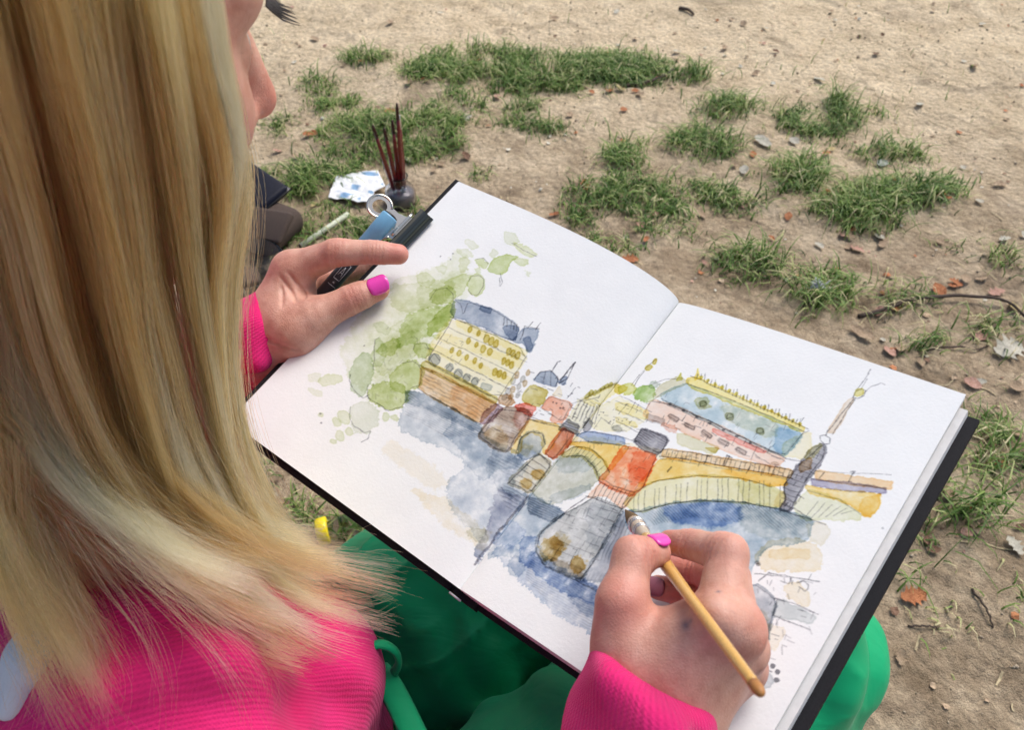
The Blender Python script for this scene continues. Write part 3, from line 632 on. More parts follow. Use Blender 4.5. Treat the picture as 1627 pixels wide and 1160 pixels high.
('w',[(-51.7,115.9),(-51.5,114.9),(-51.5,114.6),(-51.8,113.9),(-51.9,113.7),(-52.5,113.6),(-52.7,113.6),(-53.4,114.1),(-53.6,114.4),(-54.1,115.3),(-54.2,115.6),(-54.4,116.7),(-54.4,116.9),(-54.1,117.7),(-54,117.8),(-53.4,117.9),(-53.2,117.9),(-52.5,117.4),(-52.4,117.2),(-51.8,116.2)],(0.66,0.58,0.22),0.9,0.5,0.475,0.3,0.35),
('w',[(-85.5,104.7),(-85.3,103.9),(-85.3,103.7),(-85.5,103.1),(-85.6,103),(-86,102.9),(-86.2,103),(-86.7,103.4),(-86.9,103.6),(-87.3,104.3),(-87.4,104.6),(-87.6,105.4),(-87.6,105.6),(-87.4,106.2),(-87.3,106.3),(-86.9,106.4),(-86.7,106.4),(-86.2,105.9),(-86,105.8),(-85.6,105)],(0.66,0.58,0.22),0.9,0.5,0.475,0.3,0.35),
('w',[(-80.8,105.6),(-80.7,104.8),(-80.7,104.6),(-80.8,104),(-80.9,103.9),(-81.3,103.8),(-81.5,103.8),(-82,104.2),(-82.2,104.4),(-82.6,105.2),(-82.7,105.4),(-82.9,106.2),(-82.9,106.5),(-82.8,107),(-82.7,107.1),(-82.2,107.2),(-82.1,107.2),(-81.5,106.8),(-81.4,106.6),(-80.9,105.8)],(0.66,0.58,0.22),0.9,0.5,0.475,0.3,0.35),
('w',[(-75.6,105.8),(-75.4,105),(-75.4,104.8),(-75.6,104.2),(-75.7,104.1),(-76.1,104),(-76.2,104),(-76.8,104.4),(-76.9,104.6),(-77.4,105.4),(-77.5,105.6),(-77.6,106.4),(-77.6,106.7),(-77.5,107.2),(-77.4,107.3),(-76.9,107.4),(-76.8,107.4),(-76.3,107),(-76.1,106.8),(-75.7,106)],(0.66,0.58,0.22),0.9,0.5,0.475,0.3,0.35),
('w',[(-70.5,106.5),(-70.3,105.7),(-70.3,105.5),(-70.5,104.9),(-70.6,104.8),(-71,104.7),(-71.1,104.8),(-71.7,105.2),(-71.8,105.4),(-72.3,106.1),(-72.4,106.4),(-72.5,107.2),(-72.5,107.4),(-72.4,108),(-72.3,108.1),(-71.8,108.2),(-71.7,108.1),(-71.2,107.7),(-71,107.5),(-70.6,106.8)],(0.66,0.58,0.22),0.9,0.5,0.475,0.3,0.35),
('w',[(-65.8,105.9),(-65.6,105),(-65.6,104.8),(-65.8,104.3),(-65.9,104.2),(-66.3,104.1),(-66.4,104.1),(-66.9,104.5),(-67.1,104.7),(-67.5,105.4),(-67.6,105.7),(-67.8,106.5),(-67.8,106.7),(-67.6,107.3),(-67.5,107.4),(-67.1,107.5),(-66.9,107.4),(-66.4,107),(-66.3,106.8),(-65.9,106.1)],(0.66,0.58,0.22),0.9,0.5,0.475,0.3,0.35),
('w',[(-56.7,107.2),(-56.5,106.2),(-56.5,105.9),(-56.7,105.2),(-56.9,105.1),(-57.4,104.9),(-57.6,105),(-58.3,105.5),(-58.5,105.7),(-59.1,106.6),(-59.2,106.9),(-59.4,108),(-59.3,108.2),(-59.1,109),(-59,109.1),(-58.4,109.2),(-58.2,109.2),(-57.5,108.7),(-57.3,108.5),(-56.8,107.5)],(0.66,0.58,0.22),0.9,0.5,0.475,0.3,0.35),
('w',[(-53.7,107.7),(-53.5,106.7),(-53.6,106.4),(-53.8,105.7),(-53.9,105.6),(-54.5,105.4),(-54.7,105.5),(-55.4,106),(-55.6,106.2),(-56.1,107.1),(-56.2,107.4),(-56.4,108.4),(-56.4,108.7),(-56.1,109.4),(-56,109.6),(-55.4,109.7),(-55.2,109.7),(-54.6,109.2),(-54.4,109),(-53.8,108)],(0.66,0.58,0.22),0.9,0.5,0.475,0.3,0.35),
('w',[(-51.2,108.4),(-51,107.4),(-51,107.1),(-51.3,106.4),(-51.4,106.2),(-52,106.1),(-52.2,106.1),(-52.8,106.6),(-53,106.8),(-53.6,107.8),(-53.7,108.1),(-53.8,109.1),(-53.8,109.4),(-53.6,110.1),(-53.5,110.2),(-52.9,110.4),(-52.7,110.3),(-52,109.9),(-51.8,109.6),(-51.3,108.7)],(0.66,0.58,0.22),0.9,0.5,0.475,0.3,0.35),
('w',[(-87.6,94.9),(-87.5,93.1),(-87.6,92.7),(-88.4,91.4),(-88.8,91.2),(-90.3,90.9),(-90.8,90.9),(-92.3,91.7),(-92.7,92.1),(-93.8,93.6),(-94,94.1),(-94.2,95.9),(-94,96.3),(-93.2,97.6),(-92.8,97.8),(-91.3,98.1),(-90.8,98.1),(-89.3,97.3),(-88.9,96.9),(-87.8,95.4)],(0.52,0.56,0.62),1,0.35,0.53,0.3,0.35),
('w',[(-78.6,95.3),(-78.5,94.3),(-78.6,94),(-79.1,93.3),(-79.3,93.1),(-80.2,93),(-80.5,93),(-81.4,93.4),(-81.6,93.7),(-82.2,94.6),(-82.3,94.9),(-82.4,95.9),(-82.3,96.2),(-81.9,96.9),(-81.6,97),(-80.8,97.2),(-80.5,97.2),(-79.6,96.7),(-79.3,96.5),(-78.7,95.6)],(0.52,0.56,0.62),1,0.35,0.53,0.3,0.35),
('w',[(-71.9,95),(-71.8,93.8),(-71.9,93.5),(-72.5,92.6),(-72.7,92.4),(-73.8,92.2),(-74.1,92.3),(-75.2,92.8),(-75.4,93),(-76.2,94.1),(-76.3,94.5),(-76.4,95.7),(-76.3,96),(-75.7,96.9),(-75.4,97),(-74.4,97.3),(-74.1,97.2),(-73,96.7),(-72.7,96.4),(-72,95.4)],(0.52,0.56,0.62),1,0.35,0.53,0.3,0.35),
('w',[(-66.6,95.6),(-66.5,94.5),(-66.6,94.2),(-67.1,93.3),(-67.4,93.2),(-68.3,93),(-68.6,93),(-69.6,93.5),(-69.9,93.7),(-70.6,94.7),(-70.7,95.1),(-70.8,96.2),(-70.7,96.5),(-70.1,97.4),(-69.9,97.5),(-68.9,97.7),(-68.6,97.7),(-67.6,97.2),(-67.4,96.9),(-66.7,95.9)],(0.52,0.56,0.62),1,0.35,0.53,0.3,0.35),
('w',[(-61.6,96.3),(-61.6,95.2),(-61.7,94.9),(-62.2,94.1),(-62.4,94),(-63.3,93.8),(-63.6,93.8),(-64.5,94.3),(-64.8,94.5),(-65.4,95.5),(-65.5,95.8),(-65.6,96.8),(-65.5,97.1),(-65,97.9),(-64.7,98.1),(-63.8,98.3),(-63.6,98.2),(-62.6,97.8),(-62.4,97.5),(-61.8,96.6)],(0.52,0.56,0.62),1,0.35,0.53,0.3,0.35),
('w',[(-59.1,97.7),(-54.8,98.9),(-54,98.8),(-53.3,96.4),(-53.8,95.8),(-57.6,94.6),(-58.4,94.8),(-59.6,97.1)],(0.6,0.65,0.7),1,0.35,0.53,0.3,0.35),
('l',[(-93.4,92.8),(-93.3,97.7),(-88,95.9)],0.187,0.4,0.525),
('l',[(-82,94.1),(-81.9,97),(-78.7,95.8)],0.187,0.4,0.525),
('l',[(-75.9,93.6),(-75.8,96.9),(-72.1,95.6)],0.187,0.4,0.525),
('l',[(-70.3,94.2),(-70.2,97.4),(-66.7,96.2)],0.187,0.4,0.525),
('l',[(-65.1,95),(-65,98),(-61.8,96.8)],0.187,0.4,0.525),
('w',[(-94.5,89.5),(-93.5,91),(-87.6,91.6),(-52.8,94),(-47.4,94.1),(-46.7,92.3),(-47,91.9),(-49.8,91.2),(-55.3,90.6),(-88.6,87.7),(-94.1,87.5),(-94.6,89.1)],(0.66,0.58,0.22),0.8,0.35,0.64,0.3,0.35),
('w',[(-88.1,88),(-52.7,91.2),(-47,91.6),(-45.3,90.7),(-45.3,88.9),(-46.3,78.6),(-51.1,76.7),(-81.3,75.3),(-87.1,76.5),(-93,86)],(0.8,0.58,0.34),1,0.35,0.75,0.3,0.6),
('w',[(-68.9,88.4),(-52.6,90.5),(-49.7,89.3),(-47.7,79.6),(-49.5,78),(-63.6,77.2),(-66.5,78.4),(-70.9,86.8)],(0.86,0.6,0.42),0.6,0.35,2.4,2,0.35),
('h',[(-93.9,87.5),(-47.3,91.7),(-46.5,77),(-86.2,75.1)],[(-92.2,83.5),(-48.1,86.3)],7,0.25,0.22),
('w',[(-45.2,91.5),(-41.5,91.4),(-41,90),(-42,81.6),(-42.6,79.9),(-45.6,77.7),(-46.3,78),(-47.7,82.7),(-47.7,84.5),(-46.1,90.6)],(0.45,0.33,0.38),1,0.35,1.08,0.3,0.35),
('l',[(-99.4,122.4),(-55.2,127),(-49.1,123.5),(-47.1,97.8),(-52.2,93.4),(-87.8,91),(-94.3,94.4),(-99.4,122.4)],0.187,0.4,0.525),
('l',[(-98.6,115.6),(-48.9,121.3)],0.238,0.28,0.525),
('l',[(-96.5,107.3),(-48.5,112)],0.238,0.28,0.525),
('l',[(-96.7,99.2),(-47.8,102.7)],0.238,0.36,0.525),
('l',[(-93.3,91.3),(-47.3,94.2)],0.238,0.48,0.525),
('l',[(-93.9,87.4),(-46.5,91.5)],0.238,0.48,0.525),
('l',[(-86.2,75.1),(-46.4,76.8)],0.238,0.56,0.525),
('l',[(-106.2,133.1),(-101.6,132.2),(-100.4,131.5),(-96.4,127.8),(-96,128.2),(-97.6,134.7),(-95.9,136.2),(-83.6,138.9),(-79.5,139.2),(-64.2,137.8)],0.187,0.4,0.525),
('l',[(-99.4,122.4),(-62.2,128.1)],0.238,0.4,0.525),
('w',[(-45.9,106.5),(-46.4,106.6),(-46.6,106.8),(-47.1,107.4),(-47.2,107.6),(-47.4,108.4),(-47.5,108.6),(-47.4,109.3),(-47.4,109.5),(-47,109.9),(-46.8,109.9),(-46.3,109.7),(-46.2,109.6),(-45.7,109),(-45.6,108.8),(-45.3,108),(-45.3,107.8),(-45.3,107),(-45.4,106.9),(-45.8,106.5)],(0.6,0.6,0.58),0.9,0.35,0.64,0.3,0.35),
('w',[(-46.3,110.7),(-46.8,110.9),(-46.9,111),(-47.4,111.6),(-47.5,111.8),(-47.8,112.7),(-47.8,112.9),(-47.8,113.6),(-47.7,113.8),(-47.3,114.1),(-47.2,114.2),(-46.7,114),(-46.5,113.9),(-46,113.3),(-45.9,113.1),(-45.7,112.3),(-45.6,112),(-45.7,111.3),(-45.8,111.1),(-46.1,110.8)],(0.62,0.5,0.34),0.9,0.35,0.64,0.3,0.35),
('w',[(-42.1,110.6),(-42.6,110.8),(-42.8,110.9),(-43.3,111.5),(-43.4,111.7),(-43.6,112.5),(-43.7,112.8),(-43.6,113.5),(-43.5,113.7),(-43.2,114),(-43,114.1),(-42.5,113.9),(-42.3,113.8),(-41.9,113.2),(-41.8,113),(-41.5,112.2),(-41.5,111.9),(-41.5,111.2),(-41.6,111),(-42,110.7)],(0.6,0.6,0.58),0.9,0.35,0.64,0.3,0.35),
('w',[(-42,115.2),(-42.5,115.4),(-42.7,115.5),(-43.1,116.1),(-43.3,116.3),(-43.5,117.1),(-43.5,117.4),(-43.5,118.1),(-43.4,118.3),(-43.1,118.6),(-42.9,118.7),(-42.4,118.5),(-42.2,118.4),(-41.8,117.8),(-41.6,117.6),(-41.4,116.7),(-41.3,116.5),(-41.4,115.8),(-41.5,115.6),(-41.8,115.3)],(0.62,0.5,0.34),0.9,0.35,0.64,0.3,0.35),
('w',[(-44.6,100),(-45.1,100.1),(-45.3,100.2),(-45.7,100.8),(-45.8,101),(-46.1,101.8),(-46.1,102.1),(-46.1,102.8),(-46,103),(-45.6,103.3),(-45.5,103.4),(-45,103.2),(-44.8,103.1),(-44.3,102.5),(-44.2,102.3),(-44,101.5),(-43.9,101.2),(-44,100.5),(-44.1,100.4),(-44.4,100)],(0.6,0.6,0.58),0.9,0.35,0.64,0.3,0.35),
('w',[(-42.7,102),(-43.2,102.2),(-43.4,102.3),(-43.8,102.9),(-43.9,103.1),(-44.2,103.9),(-44.2,104.2),(-44.2,104.9),(-44.1,105),(-43.7,105.4),(-43.6,105.4),(-43.1,105.3),(-42.9,105.2),(-42.5,104.6),(-42.3,104.3),(-42.1,103.5),(-42,103.3),(-42.1,102.6),(-42.2,102.4),(-42.5,102.1)],(0.62,0.5,0.34),0.9,0.35,0.64,0.3,0.35),
('w',[(-41,105.4),(-41.6,105.5),(-41.7,105.7),(-42.2,106.3),(-42.3,106.5),(-42.6,107.3),(-42.6,107.5),(-42.5,108.2),(-42.5,108.4),(-42.1,108.8),(-42,108.8),(-41.5,108.6),(-41.3,108.5),(-40.8,107.9),(-40.7,107.7),(-40.4,106.9),(-40.4,106.7),(-40.5,106),(-40.5,105.8),(-40.9,105.4)],(0.6,0.6,0.58),0.9,0.35,0.64,0.3,0.35),
('w',[(-39.4,108.8),(-39.9,108.9),(-40.1,109),(-40.6,109.6),(-40.7,109.9),(-40.9,110.7),(-41,110.9),(-40.9,111.6),(-40.8,111.8),(-40.5,112.2),(-40.3,112.2),(-39.8,112),(-39.7,111.9),(-39.2,111.3),(-39.1,111.1),(-38.8,110.3),(-38.8,110.1),(-38.8,109.3),(-38.9,109.2),(-39.3,108.8)],(0.62,0.5,0.34),0.9,0.35,0.64,0.3,0.35),
('w',[(-38.7,101.2),(-39.2,101.3),(-39.3,101.4),(-39.8,102),(-39.9,102.2),(-40.2,103),(-40.2,103.3),(-40.1,104),(-40.1,104.1),(-39.7,104.5),(-39.6,104.5),(-39.1,104.4),(-38.9,104.3),(-38.4,103.7),(-38.3,103.5),(-38.1,102.7),(-38,102.4),(-38.1,101.7),(-38.2,101.5),(-38.5,101.2)],(0.6,0.6,0.58),0.9,0.35,0.64,0.3,0.35),
('w',[(-41.1,98),(-41.6,98.1),(-41.8,98.2),(-42.2,98.8),(-42.4,99),(-42.6,99.8),(-42.6,100.1),(-42.6,100.8),(-42.5,101),(-42.1,101.3),(-42,101.3),(-41.5,101.2),(-41.3,101.1),(-40.9,100.5),(-40.7,100.3),(-40.5,99.5),(-40.5,99.2),(-40.5,98.5),(-40.6,98.4),(-41,98)],(0.62,0.5,0.34),0.9,0.35,0.64,0.3,0.35),
('w',[(-43.8,96.1),(-44.3,96.2),(-44.5,96.4),(-44.9,96.9),(-45.1,97.2),(-45.3,98),(-45.3,98.2),(-45.3,98.9),(-45.2,99.1),(-44.8,99.4),(-44.7,99.5),(-44.2,99.3),(-44,99.2),(-43.6,98.6),(-43.4,98.4),(-43.2,97.6),(-43.2,97.4),(-43.2,96.7),(-43.3,96.5),(-43.6,96.1)],(0.6,0.6,0.58),0.9,0.35,0.64,0.3,0.35),
('w',[(-46.1,96.6),(-43.2,99.1),(-42.2,99.4),(-38.6,98.6),(-38.1,98),(-39.1,95.1),(-39.9,94.5),(-43.7,93.5),(-44.6,93.6),(-46.2,95.9)],(0.62,0.42,0.26),0.9,0.35,1.3,0.3,0.35),
('w',[(-36,103.3),(-36.7,110.7),(-35.6,112.2),(-28.3,114.1),(-26.9,113.2),(-25.3,106),(-25.8,104.4),(-30,101.9),(-31.3,101.5),(-35.3,102.1)],(0.66,0.58,0.22),0.9,0.35,0.97,0.3,0.7),
('w',[(-37.2,116),(-37,120.1),(-36.5,121.2),(-33.4,124),(-32.1,124.3),(-27.3,123.2),(-26.4,122.5),(-25.6,119.2),(-26.2,118.3),(-31,116.5),(-32.4,116.1),(-36.6,115.4)],(0.48,0.54,0.63),1.2,0.35,0.75,0.3,0.35),
('l',[(-36.9,114.8),(-37.1,120.2),(-36.7,121.4),(-33.7,124.5),(-32.4,124.8),(-27.3,123.3),(-26.3,122.5),(-25.1,118.6)],0.238,0.48,0.525),
('l',[(-35.1,122.9),(-31.3,116.5)],0.238,0.32,0.525),
('l',[(-32.9,124.5),(-27.5,117.8)],0.238,0.32,0.525),
('l',[(-32.4,124.8),(-33.1,132),(-32.2,133.3)],0.2975,0.64,0.525),
('w',[(-25.1,121.9),(-25.6,125.7),(-25.4,126.4),(-23.6,127.1),(-23.2,126.7),(-22.2,123.6),(-22.4,122.9),(-24.7,121.6)],(0.33,0.39,0.5),1,0.35,1.3,0.3,0.35),
('l',[(-25.6,123.9),(-24.9,132.9),(-24.5,136.9)],0.51,0.72,0.525),
('l',[(-24.9,121.8),(-22.9,126.7),(-24.4,136.6)],0.34,0.56,0.525),
('w',[(-23.9,105),(-24.2,111.2),(-22.8,112.6),(-13.9,115.5),(-12.3,114.6),(-10.7,105.7),(-11.1,103.9),(-15.1,101.4),(-16,101.7),(-17.8,106),(-18.8,106.4),(-23.2,104.4)],(0.92,0.55,0.42),1,0.35,1.08,0.3,0.6),
('l',[(-24.4,103.7),(-24.2,111.1),(-22.8,112.6),(-13.9,115.5),(-12.3,114.6),(-10.7,105.7),(-12.1,104.2),(-24.4,103.7)],0.238,0.32,0.525),
('w',[(-36.2,97.3),(-32.1,101.3),(-30.8,101.9),(-27.2,102),(-26.6,101.5),(-26.1,98),(-26.8,97.3),(-32.1,95.7),(-33.4,95.6),(-36.4,96.6)],(0.92,0.36,0.3),1.1,0.35,1.08,0.3,0.35),
('w',[(-24.1,116.9),(-23.3,120),(-22.7,119.9),(-19.7,116.4),(-19.7,115.6),(-22.7,114),(-23.2,114.1),(-24,116.1)],(0.93,0.85,0.68),0.9,0.35,1.3,0.3,0.35),
('d',[(-18.9,111.1)],0.35,0.7),
('d',[(-15.9,110)],0.35,0.7),
('d',[(-20.8,110.5)],0.35,0.7),
('d',[(-14.5,111.2)],0.35,0.7),
('d',[(-16.4,118.4)],0.35,0.7),
('d',[(-15.9,121)],0.35,0.7),
('l',[(-16.4,117.2),(-16.2,122.4)],0.238,0.4,0.525),
('w',[(-8.7,107.8),(-10.1,119.7),(-8.9,122),(-0.7,125.6),(-0,124.8),(-0.5,110),(-1.5,107.4),(-7.5,106.1)],(0.93,0.9,0.72),0.9,0.35,1.08,0.3,0.35),
('l',[(-7.2,109.5),(-9.4,120.3)],0.34,0.44,0.525),
('l',[(-5.4,110.3),(-7.6,120.9)],0.34,0.44,0.525),
('l',[(-3.6,111.3),(-5.9,121.5)],0.34,0.44,0.525),
('l',[(-1.8,112.3),(-4.2,122.2)],0.34,0.44,0.525),
('l',[(-0.1,113.6),(-2.5,122.9)],0.34,0.44,0.525),
('l',[(3.1,113.7),(-0.9,123.8)],0.34,0.44,0.525),
('l',[(5.8,113.9),(-0,125.9)],0.34,0.44,0.525),
('w',[(-7.5,125.2),(-7.6,124.4),(-7.7,124.2),(-8.1,123.7),(-8.2,123.6),(-8.6,123.6),(-8.7,123.7),(-9,124.3),(-9.1,124.5),(-9.2,125.3),(-9.1,125.6),(-9,126.4),(-8.9,126.6),(-8.6,127.2),(-8.4,127.2),(-8,127.2),(-7.9,127.1),(-7.6,126.6),(-7.6,126.4),(-7.5,125.5)],(0.62,0.58,0.25),1,0.35,0.64,0.3,0.35),
('w',[(-6.8,127.6),(-6.9,126.7),(-7,126.5),(-7.4,126),(-7.5,125.9),(-7.9,125.9),(-8,126),(-8.3,126.6),(-8.3,126.8),(-8.4,127.6),(-8.4,127.9),(-8.3,128.8),(-8.2,129),(-7.8,129.5),(-7.7,129.6),(-7.3,129.5),(-7.2,129.5),(-6.9,128.9),(-6.8,128.7),(-6.8,127.8)],(0.62,0.58,0.25),1,0.35,0.64,0.3,0.35),
('w',[(-5.4,129.3),(-5.5,128.5),(-5.6,128.3),(-5.9,127.8),(-6.1,127.7),(-6.4,127.7),(-6.6,127.8),(-6.9,128.3),(-6.9,128.5),(-7,129.4),(-7,129.7),(-6.8,130.5),(-6.8,130.7),(-6.4,131.2),(-6.3,131.3),(-5.9,131.3),(-5.8,131.2),(-5.5,130.7),(-5.4,130.5),(-5.3,129.6)],(0.62,0.58,0.25),1,0.35,0.64,0.3,0.35),
('w',[(-4.1,131.7),(-4.3,130.8),(-4.4,130.6),(-4.7,130.1),(-4.8,130),(-5.2,130),(-5.3,130.1),(-5.6,130.6),(-5.7,130.8),(-5.8,131.7),(-5.8,131.9),(-5.6,132.8),(-5.5,133),(-5.2,133.6),(-5.1,133.6),(-4.7,133.6),(-4.6,133.6),(-4.3,133),(-4.2,132.8),(-4.1,132)],(0.62,0.58,0.25),1,0.35,0.64,0.3,0.35),
('w',[(-3.4,134.1),(-3.6,133.2),(-3.7,133),(-4,132.5),(-4.1,132.4),(-4.5,132.4),(-4.6,132.4),(-4.9,133),(-5,133.2),(-5.1,134.1),(-5.1,134.3),(-4.9,135.2),(-4.8,135.4),(-4.5,136),(-4.4,136),(-4,136),(-3.9,136),(-3.6,135.4),(-3.5,135.2),(-3.4,134.4)],(0.62,0.58,0.25),1,0.35,0.64,0.3,0.35),
('w',[(-2.6,136.7),(-2.7,135.8),(-2.8,135.6),(-3.1,135.1),(-3.2,135),(-3.6,134.9),(-3.7,135),(-4,135.6),(-4.1,135.8),(-4.2,136.6),(-4.2,136.9),(-4,137.8),(-3.9,138),(-3.6,138.6),(-3.5,138.7),(-3.1,138.7),(-3,138.6),(-2.7,138.1),(-2.6,137.9),(-2.5,137)],(0.62,0.58,0.25),1,0.35,0.64,0.3,0.35),
('w',[(-1.3,139.1),(-1.4,138.2),(-1.5,137.9),(-1.8,137.3),(-1.9,137.2),(-2.3,137.2),(-2.4,137.3),(-2.7,137.8),(-2.8,138),(-2.8,138.8),(-2.8,139.1),(-2.7,140),(-2.6,140.2),(-2.3,140.8),(-2.2,140.9),(-1.8,141),(-1.7,140.9),(-1.4,140.4),(-1.3,140.2),(-1.2,139.3)],(0.62,0.58,0.25),1,0.35,0.64,0.3,0.35),
('w',[(-7.1,123.6),(-1.9,137.7),(-1,140.5),(-0.2,143.1),(-0,143.5),(4.3,138.2),(3.8,136.2),(-2.2,126),(-3.5,123.9),(-7.3,121.8)],(0.93,0.83,0.38),0.5,0.35,1.52,0.3,0.35),
('l',[(-9.7,120.8),(-0,143.5)],0.238,0.4,0.525),
('l',[(-12.5,116),(-3.1,129.2)],0.238,0.32,0.525),
('w',[(-39.6,92.7),(-34.7,96.3),(-33.1,97),(-27.9,97.9),(-26.9,96.7),(-25.3,88.1),(-25,85.1),(-24.2,74.6),(-25,72.7),(-30.5,70.9),(-32.7,70.7),(-41.1,71.1),(-42.5,72.5),(-42.9,80.8),(-42.7,83.4),(-40.7,91)],(0.56,0.46,0.38),1.05,0.35,1.08,0.3,0.8),
('w',[(-33,97),(-27.3,97.9),(-26.3,96.8),(-25.9,89),(-26.7,88),(-32.1,89.1),(-33.1,90.1),(-33.8,95.9)],(0.6,0.32,0.28),0.6,0.35,1.85,1,0.35),
('w',[(-40,73.7),(-37.1,80.6),(-35.5,81.3),(-29,78.6),(-27.8,77.5),(-27,73.3),(-28.5,72.6),(-38.8,72.6)],(0.75,0.62,0.38),0.6,0.35,1.85,1,0.35),
('h',[(-42.4,87.5),(-27.5,96.4),(-24.1,73),(-42,71.5)],[(-39.9,69.8),(-22.2,74.4)],9,0.22,0.22),
('l',[(-43.1,89.5),(-29,97),(-26.8,95),(-24.5,75.9),(-25,72.7),(-30.5,70.9),(-32.7,70.7),(-41.1,71.1),(-42.5,73.3),(-43.1,89.5)],0.238,0.48,0.525),
('w',[(-22.9,75.6),(-24.8,85.2),(-25,87.8),(-24.5,94.3),(-22.7,96),(-11.3,100.2),(-9.3,99.5),(-7.5,90.4),(-7.3,88.3),(-7.8,84.2),(-8.6,84.5),(-13.5,90.6),(-15.1,91.3),(-20.3,89.9),(-21.3,88.9),(-22.6,84.3),(-22.3,82.6),(-19,76.5),(-19,75.3),(-22.1,74.2)],(0.95,0.76,0.36),0.9,0.35,1.08,0.3,0.35),
('w',[(-19.5,75.3),(-22.4,82.1),(-22.6,83.9),(-21.2,88.7),(-20.3,89.7),(-16.2,91.6),(-15,91.5),(-12,89.1),(-11.4,87.9),(-10.8,82.2),(-11.2,80.5),(-14.2,75.2),(-15.2,74.4),(-18.5,74.3)],(0.45,0.52,0.62),1.1,0.35,1.08,0.3,0.8),
('w',[(-18.6,76.2),(-19.4,80.4),(-19,81.3),(-15.4,82.8),(-14.8,82.3),(-14,78),(-14.4,77.1),(-17.9,75.7)],(0.75,0.68,0.45),0.6,0.35,1.3,1,0.35),
('l',[(-19.2,73.4),(-22.5,82.2),(-22.8,84.2),(-21.4,88.9),(-20.5,89.9),(-16.2,91.9),(-15,91.8),(-11.2,88.7)],0.238,0.56,0.525),
('l',[(-26,94.3),(-9.6,100.9)],0.425,0.56,0.525),
('l',[(-29.5,95),(-18.3,98.3),(-9.3,102.7)],0.238,0.4,0.525),
('w',[(-7.5,85.2),(-8.1,93.3),(-8.1,95.5),(-7.4,101.1),(-6.6,102),(-2.5,102.8),(-1.8,102),(-0.8,95.7),(-0.9,93.5),(-2.3,85.7),(-3.1,84.4),(-6.8,84)],(0.72,0.3,0.22),1.1,0.35,0.97,0.3,0.5),
('w',[(-9.4,100.7),(-8.9,106.4),(-8,107.5),(-3.2,108.3),(-2.2,108),(-1.2,104.5),(-1.5,103.6),(-4.9,101.8),(-5.9,101.3),(-9,100)],(0.33,0.34,0.38),0.9,0.35,0.97,0.3,0.35),
('h',[(-9.5,99.8),(-8.8,107.3),(-2.4,108.5),(-1,103.9)],[(-9.2,100.4),(-1.1,104.1)],4,0.5,0.22),
('w',[(-13.4,61.6),(-10.9,78.7),(-9.5,81.5),(-3,81.9),(-1.9,79.6),(-1.4,64.1),(-2.8,61.3),(-12.3,59.2)],(0.68,0.64,0.52),1,0.35,0.97,0.3,0.7),
('w',[(-1.7,74),(-1.5,72.9),(-1.5,72.5),(-2,71.1),(-2.3,70.8),(-3.4,69.8),(-3.8,69.6),(-5.1,69.4),(-5.5,69.5),(-6.5,70.1),(-6.7,70.4),(-7,71.6),(-6.9,72),(-6.4,73.3),(-6.1,73.6),(-5,74.6),(-4.6,74.7),(-3.3,74.9),(-2.9,74.9),(-1.9,74.3)],(0.7,0.48,0.18),0.9,0.35,1.3,0.8,0.35),
('w',[(-3.4,66),(-3.1,64.9),(-3.1,64.5),(-3.6,63.3),(-3.8,62.9),(-4.9,62.1),(-5.2,61.9),(-6.5,61.8),(-6.8,61.9),(-7.8,62.5),(-8,62.8),(-8.3,64),(-8.3,64.3),(-7.8,65.6),(-7.6,65.9),(-6.5,66.7),(-6.2,66.9),(-4.9,67),(-4.6,66.9),(-3.6,66.3)],(0.7,0.48,0.18),0.7,0.35,1.3,0.8,0.35),
('l',[(-13.3,61.3),(-1.6,63.4)],0.238,0.36,0.525),
('l',[(-12.6,65.2),(-1.5,66.8)],0.238,0.36,0.525),
('l',[(-11.9,69.2),(-1.5,70.3)],0.238,0.36,0.525),
('l',[(-11.3,73.1),(-1.5,73.8)],0.238,0.36,0.525),
('l',[(-10.6,77.1),(-1.5,77.4)],0.238,0.36,0.525),
('l',[(-9.9,81.2),(-1.5,80.9)],0.238,0.36,0.525),
('l',[(-13.8,58.9),(-10.9,78.7),(-9.5,81.5),(-3,81.9),(-1.9,79.6),(-1.4,64.1),(-2.8,61.3),(-13.8,58.9)],0.238,0.6,0.525),
('l',[(-7.4,84),(-7.6,100.2),(-6.9,102.5),(-2.6,102.9),(-2,100.7),(-2.4,86.7),(-3.1,84.4),(-7.4,84)],0.238,0.4,0.525),
('w',[(-89.5,71.7),(-79.3,73.9),(-73.8,74.5),(-49.8,76.2),(-45.4,75.9),(-41,72.8),(-38.7,72.5),(-28.5,73.9),(-25.7,74.4),(-18,76.2),(-16.7,75.5),(-16,69.1),(-16.8,67.5),(-22,63.7),(-23.1,61.9),(-25.3,54),(-27.6,53.2),(-39.8,56.1),(-43.3,56.5),(-53.3,56),(-56.7,55.3),(-68.4,51.5),(-71.3,50.9),(-77.4,50.5),(-78.8,50.6),(-81.7,51.4),(-82.5,52.8),(-85.4,60.9),(-86.4,63.3),(-90.5,70.2)],(0.6,0.66,0.72),0.85,0.3,1.96,0.3,0.9),
('w',[(-89.5,71.7),(-79.3,73.9),(-73.8,74.6),(-49.4,76.4),(-45.2,76.3),(-42.2,73.8),(-43.7,73.1),(-56.1,71),(-60.3,70.5),(-73.9,69),(-77.5,68.3),(-86.3,65.8),(-88.1,66.1),(-90.7,70.6)],(0.48,0.54,0.6),0.8,0.35,1.52,0.8,0.6),
